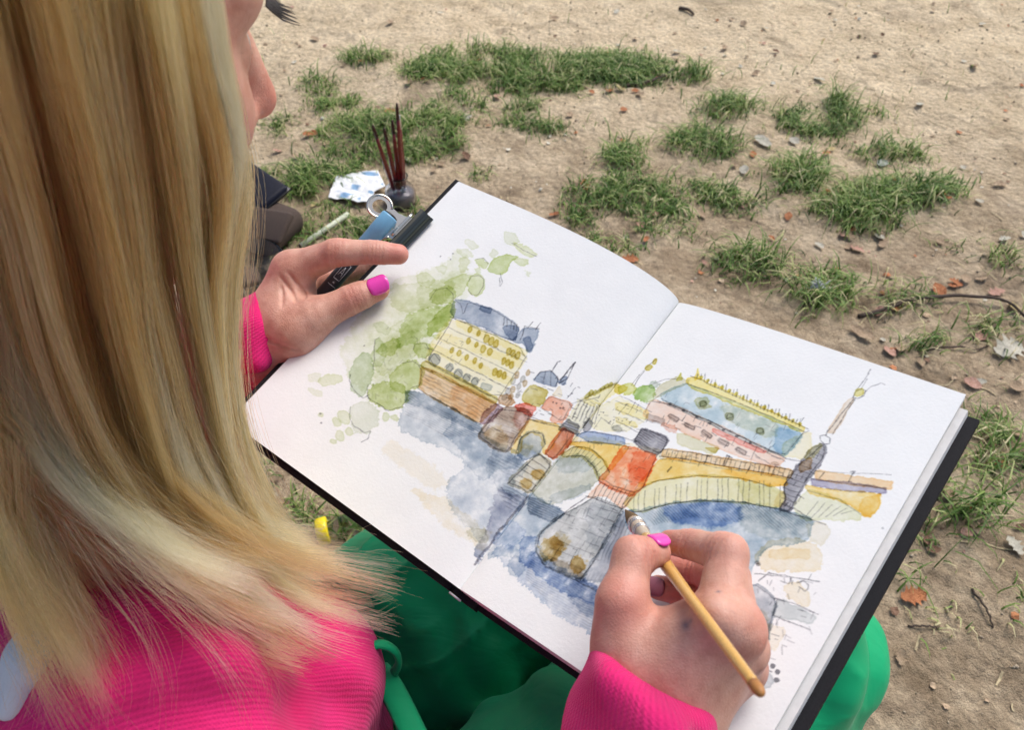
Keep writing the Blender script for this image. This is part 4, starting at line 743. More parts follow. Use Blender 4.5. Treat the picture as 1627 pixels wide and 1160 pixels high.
('w',[(-57.9,72),(-43.7,71.9),(-39.3,71.9),(-25.5,71.9),(-21.8,72),(-11.7,72.2),(-10.5,70.5),(-12.6,59.4),(-11.4,57.8),(-2.3,59.1),(-1.2,57.8),(-3,48.1),(-3.2,45),(-2.6,35.2),(-2.4,31.8),(-1.4,20.3),(-1.7,18.5),(-4.5,18.6),(-5.2,19.5),(-6.7,25.1),(-8.3,26.4),(-17,29.1),(-19.6,29.7),(-27.3,31),(-29.7,32.2),(-37,38.6),(-37.9,41.2),(-36.6,51.5),(-37.4,54),(-43.7,59.2),(-46.2,60.1),(-56.1,60.6),(-57.9,62),(-59.8,70.6)],(0.62,0.68,0.75),0.85,0.35,2.62,0.3,1),
('w',[(-27.9,70.6),(-16,71.4),(-14.1,70.2),(-13.5,61.7),(-11.9,60.2),(-2.3,59.4),(-1.2,58.5),(-3.1,53.4),(-4.9,52.9),(-15.1,54.6),(-18,55.4),(-26.3,58.9),(-27.9,60.8),(-29.5,69.2)],(0.55,0.6,0.66),0.7,0.35,2.4,1,0.8),
('w',[(-13.5,53.4),(-2.7,57),(-1.3,55.7),(-2.8,44.1),(-2.9,41.1),(-2,33.9),(-1.8,30.8),(-1.5,18.8),(-1.9,17.1),(-4.5,18.4),(-5.1,20.1),(-6.1,29.4),(-6.8,32.1),(-10.3,39.7),(-11.3,42.3),(-14.7,51.4)],(0.6,0.6,0.68),0.8,0.35,2.4,0.3,0.8),
('h',[(-32.8,68.4),(-13.8,71.1),(-12.9,57.7),(-0.9,59.3),(-3.3,46.6),(-24.6,55.4)],[(-29.7,64.2),(-8.2,67.5)],14,0.3,0.22),
('w',[(-40.6,55.8),(-34.4,55.3),(-33.5,54.5),(-33.4,49.9),(-34.2,49.3),(-39.5,50.3),(-40.5,51.1),(-41.4,55.2)],(0.98,0.98,0.97),0,0.35,1.3,0.3,0.35),
('w',[(-79.7,36),(-78.7,41.1),(-76.2,42),(-61.2,42.7),(-56.6,42.5),(-41.9,40.9),(-40,39.8),(-42.6,34.6),(-45.6,33.8),(-62.5,33.9),(-67,34.1),(-78.1,35)],(0.93,0.85,0.68),0.45,0.1,2.4,1,0.35),
('w',[(-49.2,28.5),(-35.2,31.6),(-31.4,32),(-21,31.2),(-17.7,31.1),(-6.6,31.1),(-4.7,30.1),(-3.7,23.6),(-6.2,22.6),(-22.8,22.5),(-27.4,22.7),(-39.7,23.8),(-42.8,24.4),(-50.3,27.5)],(0.93,0.85,0.68),0.8,0.15,2.62,0.8,0.8),
('w',[(-15,27),(-10.3,31.2),(-8.8,31.4),(-4.2,28.4),(-4.2,27.4),(-8.7,24),(-10.2,23.8),(-15,26)],(0.7,0.7,0.6),0.7,0.35,1.85,0.3,0.35),
('l',[(-1.7,15.3),(-2.5,33.7),(-0.9,59.3)],0.765,0.48,0.85),
('h',[(-89.9,69.9),(-45.2,75.3),(-39.9,71.9),(-57.7,59.6),(-84,59)],[(-86.8,66),(-41.7,70.6)],12,0.22,0.22),
('w',[(1.9,115.4),(-0,125.8),(3,125.8),(6.4,133.5),(8.7,134.5),(19.4,133.5),(22.2,133),(29.4,131),(30.4,129.6),(29.2,122.8),(28.4,121),(24.3,116.7),(22.2,115.4),(12.8,111.4),(10.2,111.2),(3.1,113.7)],(0.95,0.92,0.72),0.9,0.35,1.52,0.3,0.6),
('w',[(10.6,131.2),(17.5,132.8),(19.9,133),(28.5,132.5),(29.9,132),(30.4,129.1),(29.3,128.4),(21.5,127.1),(19.4,126.9),(13.6,126.6),(12.2,127.1),(9.8,130.4)],(0.93,0.83,0.38),0.6,0.35,1.3,0.3,0.35),
('w',[(16.9,122.9),(26.4,123.3),(28.1,123.2),(29.9,122),(28.7,121.5),(19.2,119.9),(17.4,120),(15.6,122.4)],(0.93,0.83,0.38),0.5,0.35,1.08,0.3,0.35),
('w',[(23.7,147.8),(25.4,145.6),(25.7,144.9),(26,142.1),(25.9,141.3),(24.6,139),(24,138.4),(21.7,137.4),(20.9,137.3),(18.3,138),(17.7,138.4),(15.8,140.6),(15.5,141.4),(15.2,144.1),(15.3,145),(16.7,147.3),(17.2,147.8),(19.7,148.9),(20.4,148.9),(23,148.2)],(0.5,0.66,0.3),1.1,0.35,2.4,0.3,0.8),
('w',[(14.1,143),(14.2,141.5),(14.1,141.1),(12.8,139.6),(12.3,139.2),(10,138.4),(9.3,138.3),(6.9,138.4),(6.2,138.6),(4.5,139.7),(4.2,140.1),(4,141.6),(4.2,142.1),(5.5,143.5),(6.1,143.8),(8.4,144.6),(9.2,144.7),(11.6,144.6),(12.2,144.4),(13.8,143.4)],(0.72,0.74,0.28),1,0.35,1.96,0.3,0.35),
('w',[(8.2,140.9),(8.5,139.6),(8.4,139.2),(7.4,138),(7,137.7),(5.1,137.1),(4.5,137),(-0,140.1),(-0,139.5),(-0.1,138.6),(-0.3,138.7),(-0.4,139.9),(-0.4,140.4),(-0,142.6),(1.3,142.1),(3.4,142.6),(4,142.6),(6,142.4),(6.6,142.2),(8,141.3)],(0.82,0.72,0.25),1,0.35,1.63,0.3,0.35),
('w',[(25.4,151.2),(25.5,150.1),(25.4,149.8),(24.7,148.8),(24.3,148.5),(22.9,148),(22.4,147.9),(20.9,148),(20.5,148.1),(19.5,148.8),(19.3,149.1),(19.1,150.2),(19.2,150.5),(20,151.5),(20.3,151.8),(21.8,152.4),(22.2,152.4),(23.7,152.3),(24.1,152.2),(25.2,151.5)],(0.6,0.66,0.6),0.8,0.35,1.52,0.3,0.35),
('l',[(11.8,144.6),(11.6,152.5),(11.7,156.1)],0.238,0.48,0.525),
('w',[(13,161.3),(13.6,160.6),(13.8,160.3),(14,159.3),(14,158.9),(13.7,158),(13.6,157.7),(12.9,157.2),(12.6,157.1),(11.8,157.1),(11.6,157.3),(10.9,157.9),(10.7,158.2),(10.5,159.3),(10.5,159.6),(10.8,160.6),(11,160.8),(11.7,161.4),(11.9,161.4),(12.7,161.4)],(0.7,0.62,0.2),1.1,0.35,0.64,0.3,0.35),
('w',[(13,166.3),(13.5,165.9),(13.7,165.7),(14.1,164.9),(14.2,164.7),(14.3,163.7),(14.3,163.5),(14.1,162.8),(14,162.7),(13.5,162.5),(13.3,162.5),(12.7,162.9),(12.6,163.1),(12.2,163.9),(12.1,164.2),(11.9,165.1),(12,165.4),(12.2,166),(12.3,166.2),(12.8,166.4)],(0.68,0.58,0.16),1.1,0.35,0.64,0.3,0.35),
('l',[(9.9,145.3),(11.5,160.4),(12.9,166.1)],0.238,0.32,0.525),
('l',[(8.6,132),(29.1,130.7)],0.17,0.36,0.525),
('l',[(8.3,136.2),(30.9,133.6)],0.17,0.36,0.525),
('l',[(12.6,126.6),(31,126.1)],0.17,0.36,0.525),
('l',[(17.2,120.2),(32.3,118.7)],0.17,0.36,0.525),
('l',[(20.3,126.9),(19.8,135)],0.17,0.36,0.525),
('l',[(15.2,124.8),(15.5,131.9)],0.17,0.36,0.525),
('w',[(23.7,116),(23.4,115.2),(23.3,115),(22.2,114.5),(21.8,114.4),(20.3,114.3),(19.9,114.3),(18.5,114.8),(18.1,115),(17.4,115.8),(17.3,116),(17.5,116.8),(17.8,117),(18.8,117.6),(19.2,117.7),(20.7,117.7),(21.2,117.7),(22.5,117.2),(22.9,117),(23.6,116.3)],(0.62,0.64,0.66),1,0.35,0.64,0.3,0.35),
('w',[(5,110.4),(4.9,108.8),(4.8,108.4),(4,107.6),(3.7,107.5),(2.6,107.6),(-0,109.8),(-0,109.8),(-0,109.9),(-0.2,111.1),(-0.3,111.6),(-0.2,113.2),(-0.2,113.7),(-0,115.3),(-0,115.7),(2.6,114.3),(3,114.1),(4.1,113),(4.3,112.5),(5,110.9)],(0.45,0.46,0.5),1,0.35,0.75,0.3,0.35),
('l',[(-0,110.2),(-1.1,115.1),(4.5,114.1)],0.238,0.4,0.525),
('l',[(7.8,111.1),(7.2,118.5),(14.8,117.2)],0.238,0.32,0.525),
('d',[(13.8,118.5)],0.3,0.5),
('d',[(15,120.3)],0.3,0.5),
('d',[(17.3,121.6)],0.3,0.5),
('d',[(19.7,121.6)],0.3,0.5),
('d',[(21.6,123.4)],0.3,0.5),
('d',[(24.5,122.7)],0.3,0.5),
('d',[(4.3,120)],0.3,0.5),
('d',[(6,122.3)],0.3,0.5),
('w',[(29.4,140.2),(38.4,142),(44.6,142.1),(72.9,140.5),(80.9,140.1),(103.3,138.4),(106.5,137.4),(105.5,132.3),(102.6,131.3),(84.2,129.9),(77.3,129.7),(52,129.9),(46.1,129.8),(35.4,129.5),(33.1,129.6),(29.3,131),(28.6,132.3),(28,138.8)],(0.95,0.74,0.62),0.95,0.35,0.97,0.3,0.5),
('w',[(30.7,146.5),(33.3,151.1),(34.5,152.5),(39.1,156.9),(41.9,157.5),(54.6,156.9),(59.9,156.8),(79.8,156.7),(85.9,156.6),(104.5,155.9),(107.2,153.9),(106.3,142),(105.6,140),(102,139.2),(97.7,139.2),(73.6,140.3),(65.5,140.7),(38,142.6),(33,143.3),(30.7,145.4)],(0.6,0.72,0.78),1,0.35,1.08,0.3,0.9),
('w',[(65.8,153.3),(81.8,154.1),(85.5,154.2),(93.9,154.5),(95.3,153.7),(96.1,147.8),(95.3,146.8),(89.5,146.2),(86.5,146.3),(73.1,147.4),(70,148.3),(64.2,152.5)],(0.72,0.72,0.55),0.7,0.35,1.96,1,0.35),
('w',[(96.5,153.4),(106.3,154.6),(107.7,153.1),(106.4,142.6),(105.5,141),(101.1,141),(99.7,142.4),(95.6,151.7)],(0.45,0.62,0.8),0.7,0.35,1.74,0.8,0.35),
('w',[(49.5,151),(53.1,153.7),(54.3,153.6),(58,150.2),(58.2,149.2),(55.5,146.4),(54.4,146.5),(49.6,150)],(0.66,0.64,0.38),0.8,0.35,1.3,0.3,0.35),
('w',[(26.7,144.3),(26.1,149.5),(26.8,151.4),(31.5,158.8),(33.2,159.9),(39.1,159.2),(39.3,158.2),(34.5,152.7),(33.4,151),(31,146),(30.2,145),(27.2,143.7)],(0.7,0.68,0.5),0.8,0.35,1.52,0.3,0.35),
('l',[(21.3,149.7),(26.5,155.4),(32.9,158.8)],0.238,0.32,0.525),
('w',[(38,160.5),(40.6,162.9),(45.2,163),(70.3,161.3),(78.1,160.8),(102.7,159),(106.4,158.5),(106.4,156.6),(102.9,156.3),(80.1,156.8),(72.5,156.9),(46.8,157),(41.9,157.4),(38.2,159.8)],(0.93,0.83,0.38),1.2,0.5,0.97,0.3,0.35),
('w',[(41.3,163.2),(39.2,169),(39.4,169.2),(43,164.8),(43.3,163.9),(41.9,162.5)],(0.93,0.83,0.38),1.2,0.35,0.64,0.3,0.35),
('w',[(32.6,158),(32,162.7),(32.3,162.9),(35,159.7),(35.1,159),(33,157.5)],(0.7,0.68,0.25),1,0.35,0.75,0.3,0.35),
('l',[(42.1,163.5),(41.5,165.8)],0.2975,0.36,0.525),
('l',[(44.5,163.3),(43.2,166.5)],0.2975,0.36,0.525),
('w',[(44.7,165),(44.8,164.5),(44.8,164.4),(44.8,164.1),(44.7,164),(44.5,163.9),(44.4,163.9),(44,164),(43.9,164.1),(43.6,164.5),(43.5,164.6),(43.3,165),(43.3,165.2),(43.4,165.5),(43.4,165.6),(43.7,165.7),(43.8,165.7),(44.2,165.5),(44.3,165.5),(44.6,165.1)],(0.75,0.68,0.2),1,0.35,0.53,0.3,0.35),
('l',[(46.9,163.1),(45,167.3)],0.2975,0.36,0.525),
('l',[(49.2,162.9),(48.6,165.1)],0.2975,0.36,0.525),
('w',[(49.4,164.5),(49.5,164.1),(49.5,164),(49.5,163.6),(49.4,163.6),(49.2,163.5),(49.1,163.5),(48.7,163.6),(48.6,163.7),(48.3,164),(48.2,164.2),(48.1,164.6),(48.1,164.7),(48.1,165.1),(48.2,165.1),(48.4,165.2),(48.5,165.2),(48.9,165.1),(49,165),(49.3,164.7)],(0.75,0.68,0.2),1,0.35,0.53,0.3,0.35),
('l',[(51.5,162.7),(50.3,165.9)],0.2975,0.36,0.525),
('l',[(53.9,162.5),(52.1,166.7)],0.2975,0.36,0.525),
('w',[(54,164.1),(54.2,163.7),(54.2,163.6),(54.1,163.2),(54.1,163.2),(53.8,163),(53.7,163),(53.4,163.2),(53.3,163.3),(52.9,163.6),(52.9,163.8),(52.7,164.2),(52.7,164.3),(52.8,164.6),(52.8,164.7),(53.1,164.8),(53.2,164.8),(53.5,164.7),(53.6,164.6),(53.9,164.2)],(0.75,0.68,0.2),1,0.35,0.53,0.3,0.35),
('l',[(56.1,162.3),(55.5,164.5)],0.2975,0.36,0.525),
('l',[(58.4,162.1),(57.2,165.2)],0.2975,0.36,0.525),
('w',[(58.6,163.7),(58.7,163.3),(58.7,163.2),(58.7,162.8),(58.6,162.8),(58.4,162.6),(58.3,162.7),(57.9,162.8),(57.8,162.9),(57.5,163.2),(57.4,163.3),(57.3,163.8),(57.3,163.9),(57.3,164.2),(57.4,164.3),(57.6,164.4),(57.7,164.4),(58.1,164.3),(58.2,164.2),(58.5,163.8)],(0.75,0.68,0.2),1,0.35,0.53,0.3,0.35),
('l',[(60.7,161.9),(58.9,166)],0.2975,0.36,0.525),
('l',[(62.9,161.7),(62.3,163.9)],0.2975,0.36,0.525),
('w',[(63,163.3),(63.2,162.9),(63.2,162.8),(63.1,162.5),(63.1,162.4),(62.8,162.3),(62.7,162.3),(62.4,162.4),(62.3,162.5),(62,162.8),(61.9,163),(61.8,163.4),(61.8,163.5),(61.8,163.8),(61.9,163.9),(62.1,164),(62.2,164),(62.6,163.9),(62.7,163.8),(63,163.4)],(0.75,0.68,0.2),1,0.35,0.53,0.3,0.35),
('l',[(65.1,161.5),(64,164.6)],0.2975,0.36,0.525),
('l',[(67.3,161.3),(65.6,165.4)],0.2975,0.36,0.525),
('w',[(67.5,162.9),(67.6,162.5),(67.6,162.4),(67.5,162.1),(67.5,162),(67.3,161.9),(67.2,161.9),(66.8,162),(66.7,162.1),(66.4,162.5),(66.4,162.6),(66.2,163),(66.2,163.1),(66.3,163.5),(66.3,163.5),(66.6,163.6),(66.7,163.6),(67,163.5),(67.1,163.4),(67.4,163.1)],(0.75,0.68,0.2),1,0.35,0.53,0.3,0.35),
('l',[(69.5,161.1),(68.9,163.3)],0.2975,0.36,0.525),
('l',[(71.6,161),(70.5,164.1)],0.2975,0.36,0.525),
('w',[(71.8,162.6),(71.9,162.2),(71.9,162),(71.9,161.7),(71.8,161.7),(71.6,161.5),(71.5,161.5),(71.2,161.7),(71.1,161.8),(70.8,162.1),(70.7,162.2),(70.6,162.6),(70.6,162.8),(70.6,163.1),(70.7,163.2),(70.9,163.3),(71,163.3),(71.4,163.1),(71.4,163),(71.7,162.7)],(0.75,0.68,0.2),1,0.35,0.53,0.3,0.35),
('l',[(73.8,160.8),(72.2,164.9)],0.2975,0.36,0.525),
('l',[(75.9,160.6),(75.4,162.8)],0.2975,0.36,0.525),
('w',[(76.1,162.2),(76.2,161.8),(76.2,161.7),(76.2,161.4),(76.1,161.3),(75.9,161.2),(75.8,161.2),(75.5,161.3),(75.4,161.4),(75.1,161.7),(75,161.9),(74.9,162.3),(74.9,162.4),(74.9,162.7),(75,162.8),(75.2,162.9),(75.3,162.9),(75.6,162.8),(75.7,162.7),(76,162.3)],(0.75,0.68,0.2),1,0.35,0.53,0.3,0.35),
('l',[(78,160.5),(77,163.5)],0.2975,0.36,0.525),
('l',[(80.1,160.3),(78.6,164.3)],0.2975,0.36,0.525),
('w',[(80.3,161.9),(80.4,161.5),(80.4,161.4),(80.4,161),(80.3,161),(80.1,160.8),(80,160.9),(79.7,161),(79.6,161.1),(79.3,161.4),(79.3,161.5),(79.1,161.9),(79.1,162),(79.2,162.4),(79.2,162.4),(79.5,162.6),(79.5,162.6),(79.9,162.4),(80,162.3),(80.2,162)],(0.75,0.68,0.2),1,0.35,0.53,0.3,0.35),
('l',[(82.2,160.1),(81.7,162.2)],0.2975,0.36,0.525),
('l',[(84.3,160),(83.3,163)],0.2975,0.36,0.525),
('w',[(84.5,161.5),(84.6,161.1),(84.6,161),(84.5,160.7),(84.5,160.6),(84.2,160.5),(84.2,160.5),(83.9,160.7),(83.8,160.7),(83.5,161.1),(83.4,161.2),(83.3,161.6),(83.3,161.7),(83.4,162),(83.4,162.1),(83.6,162.2),(83.7,162.2),(84,162.1),(84.1,162),(84.4,161.7)],(0.75,0.68,0.2),1,0.35,0.53,0.3,0.35),
('l',[(86.3,159.8),(84.8,163.8)],0.2975,0.36,0.525),
('l',[(88.4,159.6),(87.9,161.7)],0.2975,0.36,0.525),
('w',[(88.6,161.2),(88.7,160.8),(88.7,160.7),(88.6,160.4),(88.6,160.3),(88.3,160.2),(88.3,160.2),(88,160.3),(87.9,160.4),(87.6,160.7),(87.5,160.9),(87.4,161.3),(87.4,161.4),(87.5,161.7),(87.5,161.8),(87.7,161.9),(87.8,161.9),(88.1,161.7),(88.2,161.7),(88.5,161.3)],(0.75,0.68,0.2),1,0.35,0.53,0.3,0.35),
('l',[(90.4,159.5),(89.4,162.5)],0.2975,0.36,0.525),
('l',[(92.4,159.3),(91,163.3)],0.2975,0.36,0.525),
('w',[(92.6,160.9),(92.7,160.5),(92.7,160.4),(92.7,160.1),(92.6,160),(92.4,159.9),(92.3,159.9),(92,160),(91.9,160.1),(91.7,160.4),(91.6,160.5),(91.5,160.9),(91.5,161.1),(91.5,161.4),(91.6,161.4),(91.8,161.6),(91.9,161.6),(92.2,161.4),(92.3,161.3),(92.5,161)],(0.75,0.68,0.2),1,0.35,0.53,0.3,0.35),
('l',[(94.4,159.2),(93.9,161.3)],0.2975,0.36,0.525),
('l',[(96.4,159),(95.4,162)],0.2975,0.36,0.525),
('w',[(96.6,160.6),(96.7,160.2),(96.7,160.1),(96.6,159.8),(96.6,159.7),(96.4,159.6),(96.3,159.6),(96,159.7),(95.9,159.8),(95.6,160.1),(95.6,160.2),(95.5,160.6),(95.5,160.7),(95.5,161.1),(95.6,161.1),(95.8,161.2),(95.9,161.2),(96.2,161.1),(96.3,161),(96.5,160.7)],(0.75,0.68,0.2),1,0.35,0.53,0.3,0.35),
('l',[(98.4,158.9),(97,162.8)],0.2975,0.36,0.525),
('l',[(100.3,158.7),(99.9,160.8)],0.2975,0.36,0.525),
('w',[(100.5,160.3),(100.6,159.9),(100.6,159.8),(100.6,159.5),(100.5,159.4),(100.3,159.3),(100.2,159.3),(99.9,159.4),(99.8,159.5),(99.6,159.8),(99.5,159.9),(99.4,160.3),(99.4,160.4),(99.5,160.7),(99.5,160.8),(99.7,160.9),(99.8,160.9),(100.1,160.8),(100.2,160.7),(100.4,160.4)],(0.75,0.68,0.2),1,0.35,0.53,0.3,0.35),
('l',[(102.3,158.6),(101.4,161.5)],0.2975,0.36,0.525),
('l',[(104.2,158.4),(102.8,162.3)],0.2975,0.36,0.525),
('w',[(104.4,160),(104.5,159.6),(104.5,159.5),(104.4,159.2),(104.4,159.1),(104.2,159),(104.1,159),(103.8,159.1),(103.7,159.2),(103.5,159.5),(103.4,159.6),(103.3,160),(103.3,160.1),(103.4,160.4),(103.4,160.5),(103.6,160.6),(103.7,160.6),(104,160.5),(104.1,160.4),(104.3,160.1)],(0.75,0.68,0.2),1,0.35,0.53,0.3,0.35),
('l',[(39.9,158.3),(75.5,158.4),(106.5,156.6)],0.238,0.44,0.525),
('l',[(41,163.3),(106.3,159)],0.238,0.36,0.525),
('w',[(56.6,149.7),(56.6,148.8),(56.4,148.6),(55.8,148.1),(55.5,148),(54.5,147.9),(54.2,148),(53.3,148.5),(53,148.7),(52.5,149.6),(52.4,149.9),(52.5,150.7),(52.6,151),(53.3,151.5),(53.6,151.6),(54.6,151.6),(54.9,151.6),(55.8,151),(56,150.8),(56.6,150)],(0.55,0.55,0.38),1,0.35,0.64,0.3,0.35),
('l',[(53.8,147.8),(52.7,150.4),(52.8,150.9),(54.2,151.8),(54.7,151.7),(56.3,150.4),(56.2,149.9),(53.8,147.8)],0.238,0.44,0.525),
('w',[(72.8,148.6),(72.7,147.7),(72.6,147.5),(72,147),(71.7,146.9),(70.8,146.8),(70.5,146.9),(69.6,147.4),(69.4,147.6),(68.9,148.4),(68.8,148.7),(68.9,149.5),(69,149.8),(69.7,150.3),(69.9,150.4),(70.9,150.4),(71.2,150.4),(72,149.9),(72.3,149.7),(72.7,148.8)],(0.55,0.55,0.38),1,0.35,0.64,0.3,0.35),
('l',[(70.1,146.7),(69.1,149.2),(69.2,149.7),(70.5,150.6),(71,150.5),(72.5,149.2),(72.4,148.8),(70.1,146.7)],0.238,0.44,0.525),
('w',[(90.8,147.3),(90.7,146.4),(90.6,146.2),(90,145.7),(89.8,145.6),(88.9,145.6),(88.6,145.6),(87.8,146.1),(87.6,146.3),(87.1,147.1),(87.1,147.4),(87.2,148.2),(87.3,148.4),(87.9,148.9),(88.1,149),(89,149.1),(89.3,149),(90.1,148.5),(90.3,148.3),(90.7,147.5)],(0.55,0.55,0.38),1,0.35,0.64,0.3,0.35),
('l',[(88.2,145.4),(87.3,147.9),(87.4,148.4),(88.7,149.2),(89.1,149.1),(90.5,147.9),(90.5,147.5),(88.2,145.4)],0.238,0.44,0.525),
('d',[(38.1,142.2)],0.7,0.7),
('d',[(47.1,141.6)],0.7,0.7),
('d',[(55.8,141)],0.7,0.7),
('d',[(64.2,140.4)],0.7,0.7),
('d',[(72.4,139.9)],0.7,0.7),
('d',[(80.4,139.4)],0.7,0.7),
('d',[(88.1,138.9)],0.7,0.7),
('l',[(27.9,139.9),(36.5,141.8),(41.8,141.9),(66.7,141),(75,140.6),(106.4,138.7)],0.2975,0.52,0.525),
('l',[(31.8,141.5),(71.3,139.3),(104.4,137)],0.238,0.32,0.525),
('l',[(33.2,143.2),(65.2,141.2),(73.6,140.7),(99.3,139.5),(103.5,139.5),(105.7,140.2),(106.2,142.1),(107.4,155.8)],0.238,0.4,0.525),
('w',[(70,138.1),(84.7,137.8),(88.2,137.8),(95.8,137.9),(97,137.8),(96.9,136.6),(95.7,136.4),(88.1,136.2),(84.7,136.2),(70.8,136.6),(68.4,136.9),(67.7,138)],(0.85,0.32,0.3),0.6,0.35,0.64,0.3,0.35),
('w',[(41.7,135.5),(42,136.4),(42.7,136.5),(47.4,136),(48.1,135.6),(48.2,134.1),(47.6,133.8),(43.8,133.9),(43,134.1),(41.9,135.2)],(0.62,0.6,0.6),1,0.35,0.53,0.3,0.35),
('l',[(41.8,135.1),(42,136.4),(42.7,136.5),(47.4,136),(48.1,135.6),(48.2,134.1),(47.5,134),(41.8,135.1)],0.238,0.32,0.525),
('w',[(52.5,134.5),(52.8,135.4),(53.5,135.5),(58,135),(58.7,134.7),(58.8,133.2),(58.2,132.9),(54.5,133),(53.8,133.1),(52.7,134.2)],(0.62,0.6,0.6),1,0.35,0.53,0.3,0.35),
('l',[(52.6,134.2),(52.8,135.4),(53.5,135.5),(58,135),(58.7,134.7),(58.8,133.2),(58,133.1),(52.6,134.2)],0.238,0.32,0.525),
('w',[(63.1,134),(63.3,134.9),(64,135),(68.3,134.5),(69,134.2),(69,132.7),(68.5,132.4),(65,132.5),(64.3,132.6),(63.2,133.7)],(0.62,0.6,0.6),1,0.35,0.53,0.3,0.35),
('l',[(63.2,133.6),(63.3,134.9),(64,135),(68.3,134.5),(69,134.2),(69,132.7),(68.4,132.6),(63.2,133.6)],0.238,0.32,0.525),
('w',[(73.2,133.5),(73.4,134.4),(74.1,134.5),(78.3,134),(78.9,133.7),(79,132.2),(78.5,132),(75.1,132),(74.4,132.2),(73.3,133.2)],(0.62,0.6,0.6),1,0.35,0.53,0.3,0.35),
('l',[(73.3,133.2),(73.5,134.4),(74.1,134.5),(78.3,134),(78.9,133.7),(79,132.2),(78.3,132.1),(73.3,133.2)],0.238,0.32,0.525),
('w',[(83.6,132.9),(83.9,133.7),(84.5,133.8),(88.5,133.4),(89.1,133.1),(89.2,131.6),(88.7,131.4),(85.4,131.4),(84.7,131.6),(83.8,132.6)],(0.62,0.6,0.6),1,0.35,0.53,0.3,0.35),
('l',[(83.7,132.5),(83.9,133.7),(84.5,133.8),(88.5,133.4),(89.1,133.1),(89.2,131.6),(88.5,131.5),(83.7,132.5)],0.238,0.32,0.525),
('w',[(32.2,131.6),(39.5,131.8),(40.8,131.6),(42.1,129.6),(41.1,129.1),(33.4,128.2),(32,128.4),(31.1,131.2)],(0.6,0.6,0.62),0.9,0.35,0.86,0.3,0.35),
('w',[(55.2,128.3),(72.5,129),(75.2,128.7),(75.8,125.6),(73.6,124.8),(58.6,122.5),(55.7,122.9),(52.8,127.4)],(0.78,0.76,0.55),0.8,0.35,1.08,0.3,0.35),
('w',[(70.1,126.5),(75,128.5),(75.8,128.5),(76.1,126),(75.3,125.7),(70.1,126.1)],(0.66,0.58,0.22),0.7,0.35,0.75,0.3,0.35),
('w',[(42,129.5),(48.6,130.6),(49.9,130.4),(52,128.5),(51.8,128),(47.9,127.2),(46.5,127.3),(41.8,129.1)],(0.8,0.5,0.42),0.6,0.35,1.85,0.3,0.35),
('w',[(103.5,147.2),(108.8,155.7),(110.2,156.1),(113.7,150.4),(114.3,148.7),(114.2,143.1),(113.2,141.9),(106.9,139.9),(105.6,140.4),(103.1,145.1)],(0.94,0.88,0.62),0.8,0.35,1.3,0.3,0.35),
('l',[(28.4,131.8),(27,139.4),(29.9,146.3)],0.238,0.32,0.525),
('l',[(106.7,138.2),(114.1,140.4)],0.238,0.28,0.525),
('l',[(103.6,161.4),(103.7,164)],0.238,0.32,0.525),
('l',[(107.6,155.3),(109.2,158)],0.238,0.32,0.525),
('w',[(-0,104.2),(5.8,107.6),(9.1,108.6),(24,111.8),(26.8,112),(29.7,109.9),(27.9,108.7),(13.2,103.6),(9.5,102.8),(-0,104.1)],(0.45,0.55,0.74),1.1,0.35,0.86,0.3,0.35),
('l',[(-1.2,103.2),(5.4,108),(8.9,109),(24.5,112.1),(27.9,112.6),(35,113.1)],0.238,0.48,0.525),
('l',[(1.6,99),(10.8,102.7),(32.1,108.5)],0.238,0.4,0.525),
('w',[(-0,97.7),(10,101.4),(13.8,103.2),(30.2,108),(32.7,108.2),(32.9,104.6),(32.8,102.7),(32.5,94.2),(31.5,93.3),(25.2,96.4),(22.9,97.1),(15.1,98.5),(12.5,98.1),(-0,97.6)],(0.95,0.76,0.36),1.2,0.35,0.97,0.3,0.5),
('w',[(-0,90.6),(3.5,95.4),(5.1,96.6),(12.7,98.4),(15.3,98.4),(24.2,96.3),(26.4,95.4),(31.6,91.8),(32.4,90.7),(32.1,86.8),(31.8,86.1),(30.4,85.6),(29.4,86.1),(24.3,89.7),(22.3,90.6),(14.4,92.8),(12.1,92.8),(5.2,90),(3.7,89.5),(-0,89.8)],(0.76,0.72,0.42),1,0.35,0.86,0.3,0.35),
('l',[(-0,89.4),(3.5,95.4),(5.1,96.6),(12.6,98.6),(15.2,98.6),(24.4,96.4),(26.7,95.5),(32.6,91.4)],0.238,0.48,0.525),
('l',[(4.3,89.3),(12,93),(14.3,93.1),(22.5,90.7),(24.5,89.7),(30.1,85.5)],0.34,0.56,0.525),
('l',[(4.8,89.8),(3.8,96.4)],0.17,0.32,0.525),
('l',[(7,90.3),(6.4,96.7)],0.17,0.32,0.525),
('l',[(9.3,90.7),(9,97)],0.17,0.32,0.525),
('l',[(11.6,90.9),(11.7,97.2)],0.17,0.32,0.525),
('l',[(14.2,90.8),(14.6,97)],0.17,0.32,0.525),
('l',[(17,90.4),(17.7,96.6)],0.17,0.32,0.525),
('l',[(19.9,89.7),(20.9,95.8)],0.17,0.32,0.525),
('l',[(23,88.8),(24.4,94.8)],0.17,0.32,0.525),
('l',[(26.3,87.6),(27.9,93.5)],0.17,0.32,0.525),
('l',[(29.6,86.3),(31.5,92.2)],0.17,0.32,0.525),
('w',[(-1.1,67.1),(-0,84.3),(2.5,87.4),(9.9,92.9),(12.5,93.4),(21.2,91.4),(23.5,90.4),(28.8,86),(29.6,84.5),(29,79.6),(28.1,77.5),(22.6,69),(20.8,66.8),(15.1,61.6),(13.1,60.8),(6,61.5),(4.1,61.9),(-0.8,64.2)],(0.7,0.72,0.64),1,0.35,1.3,0.3,0.9),
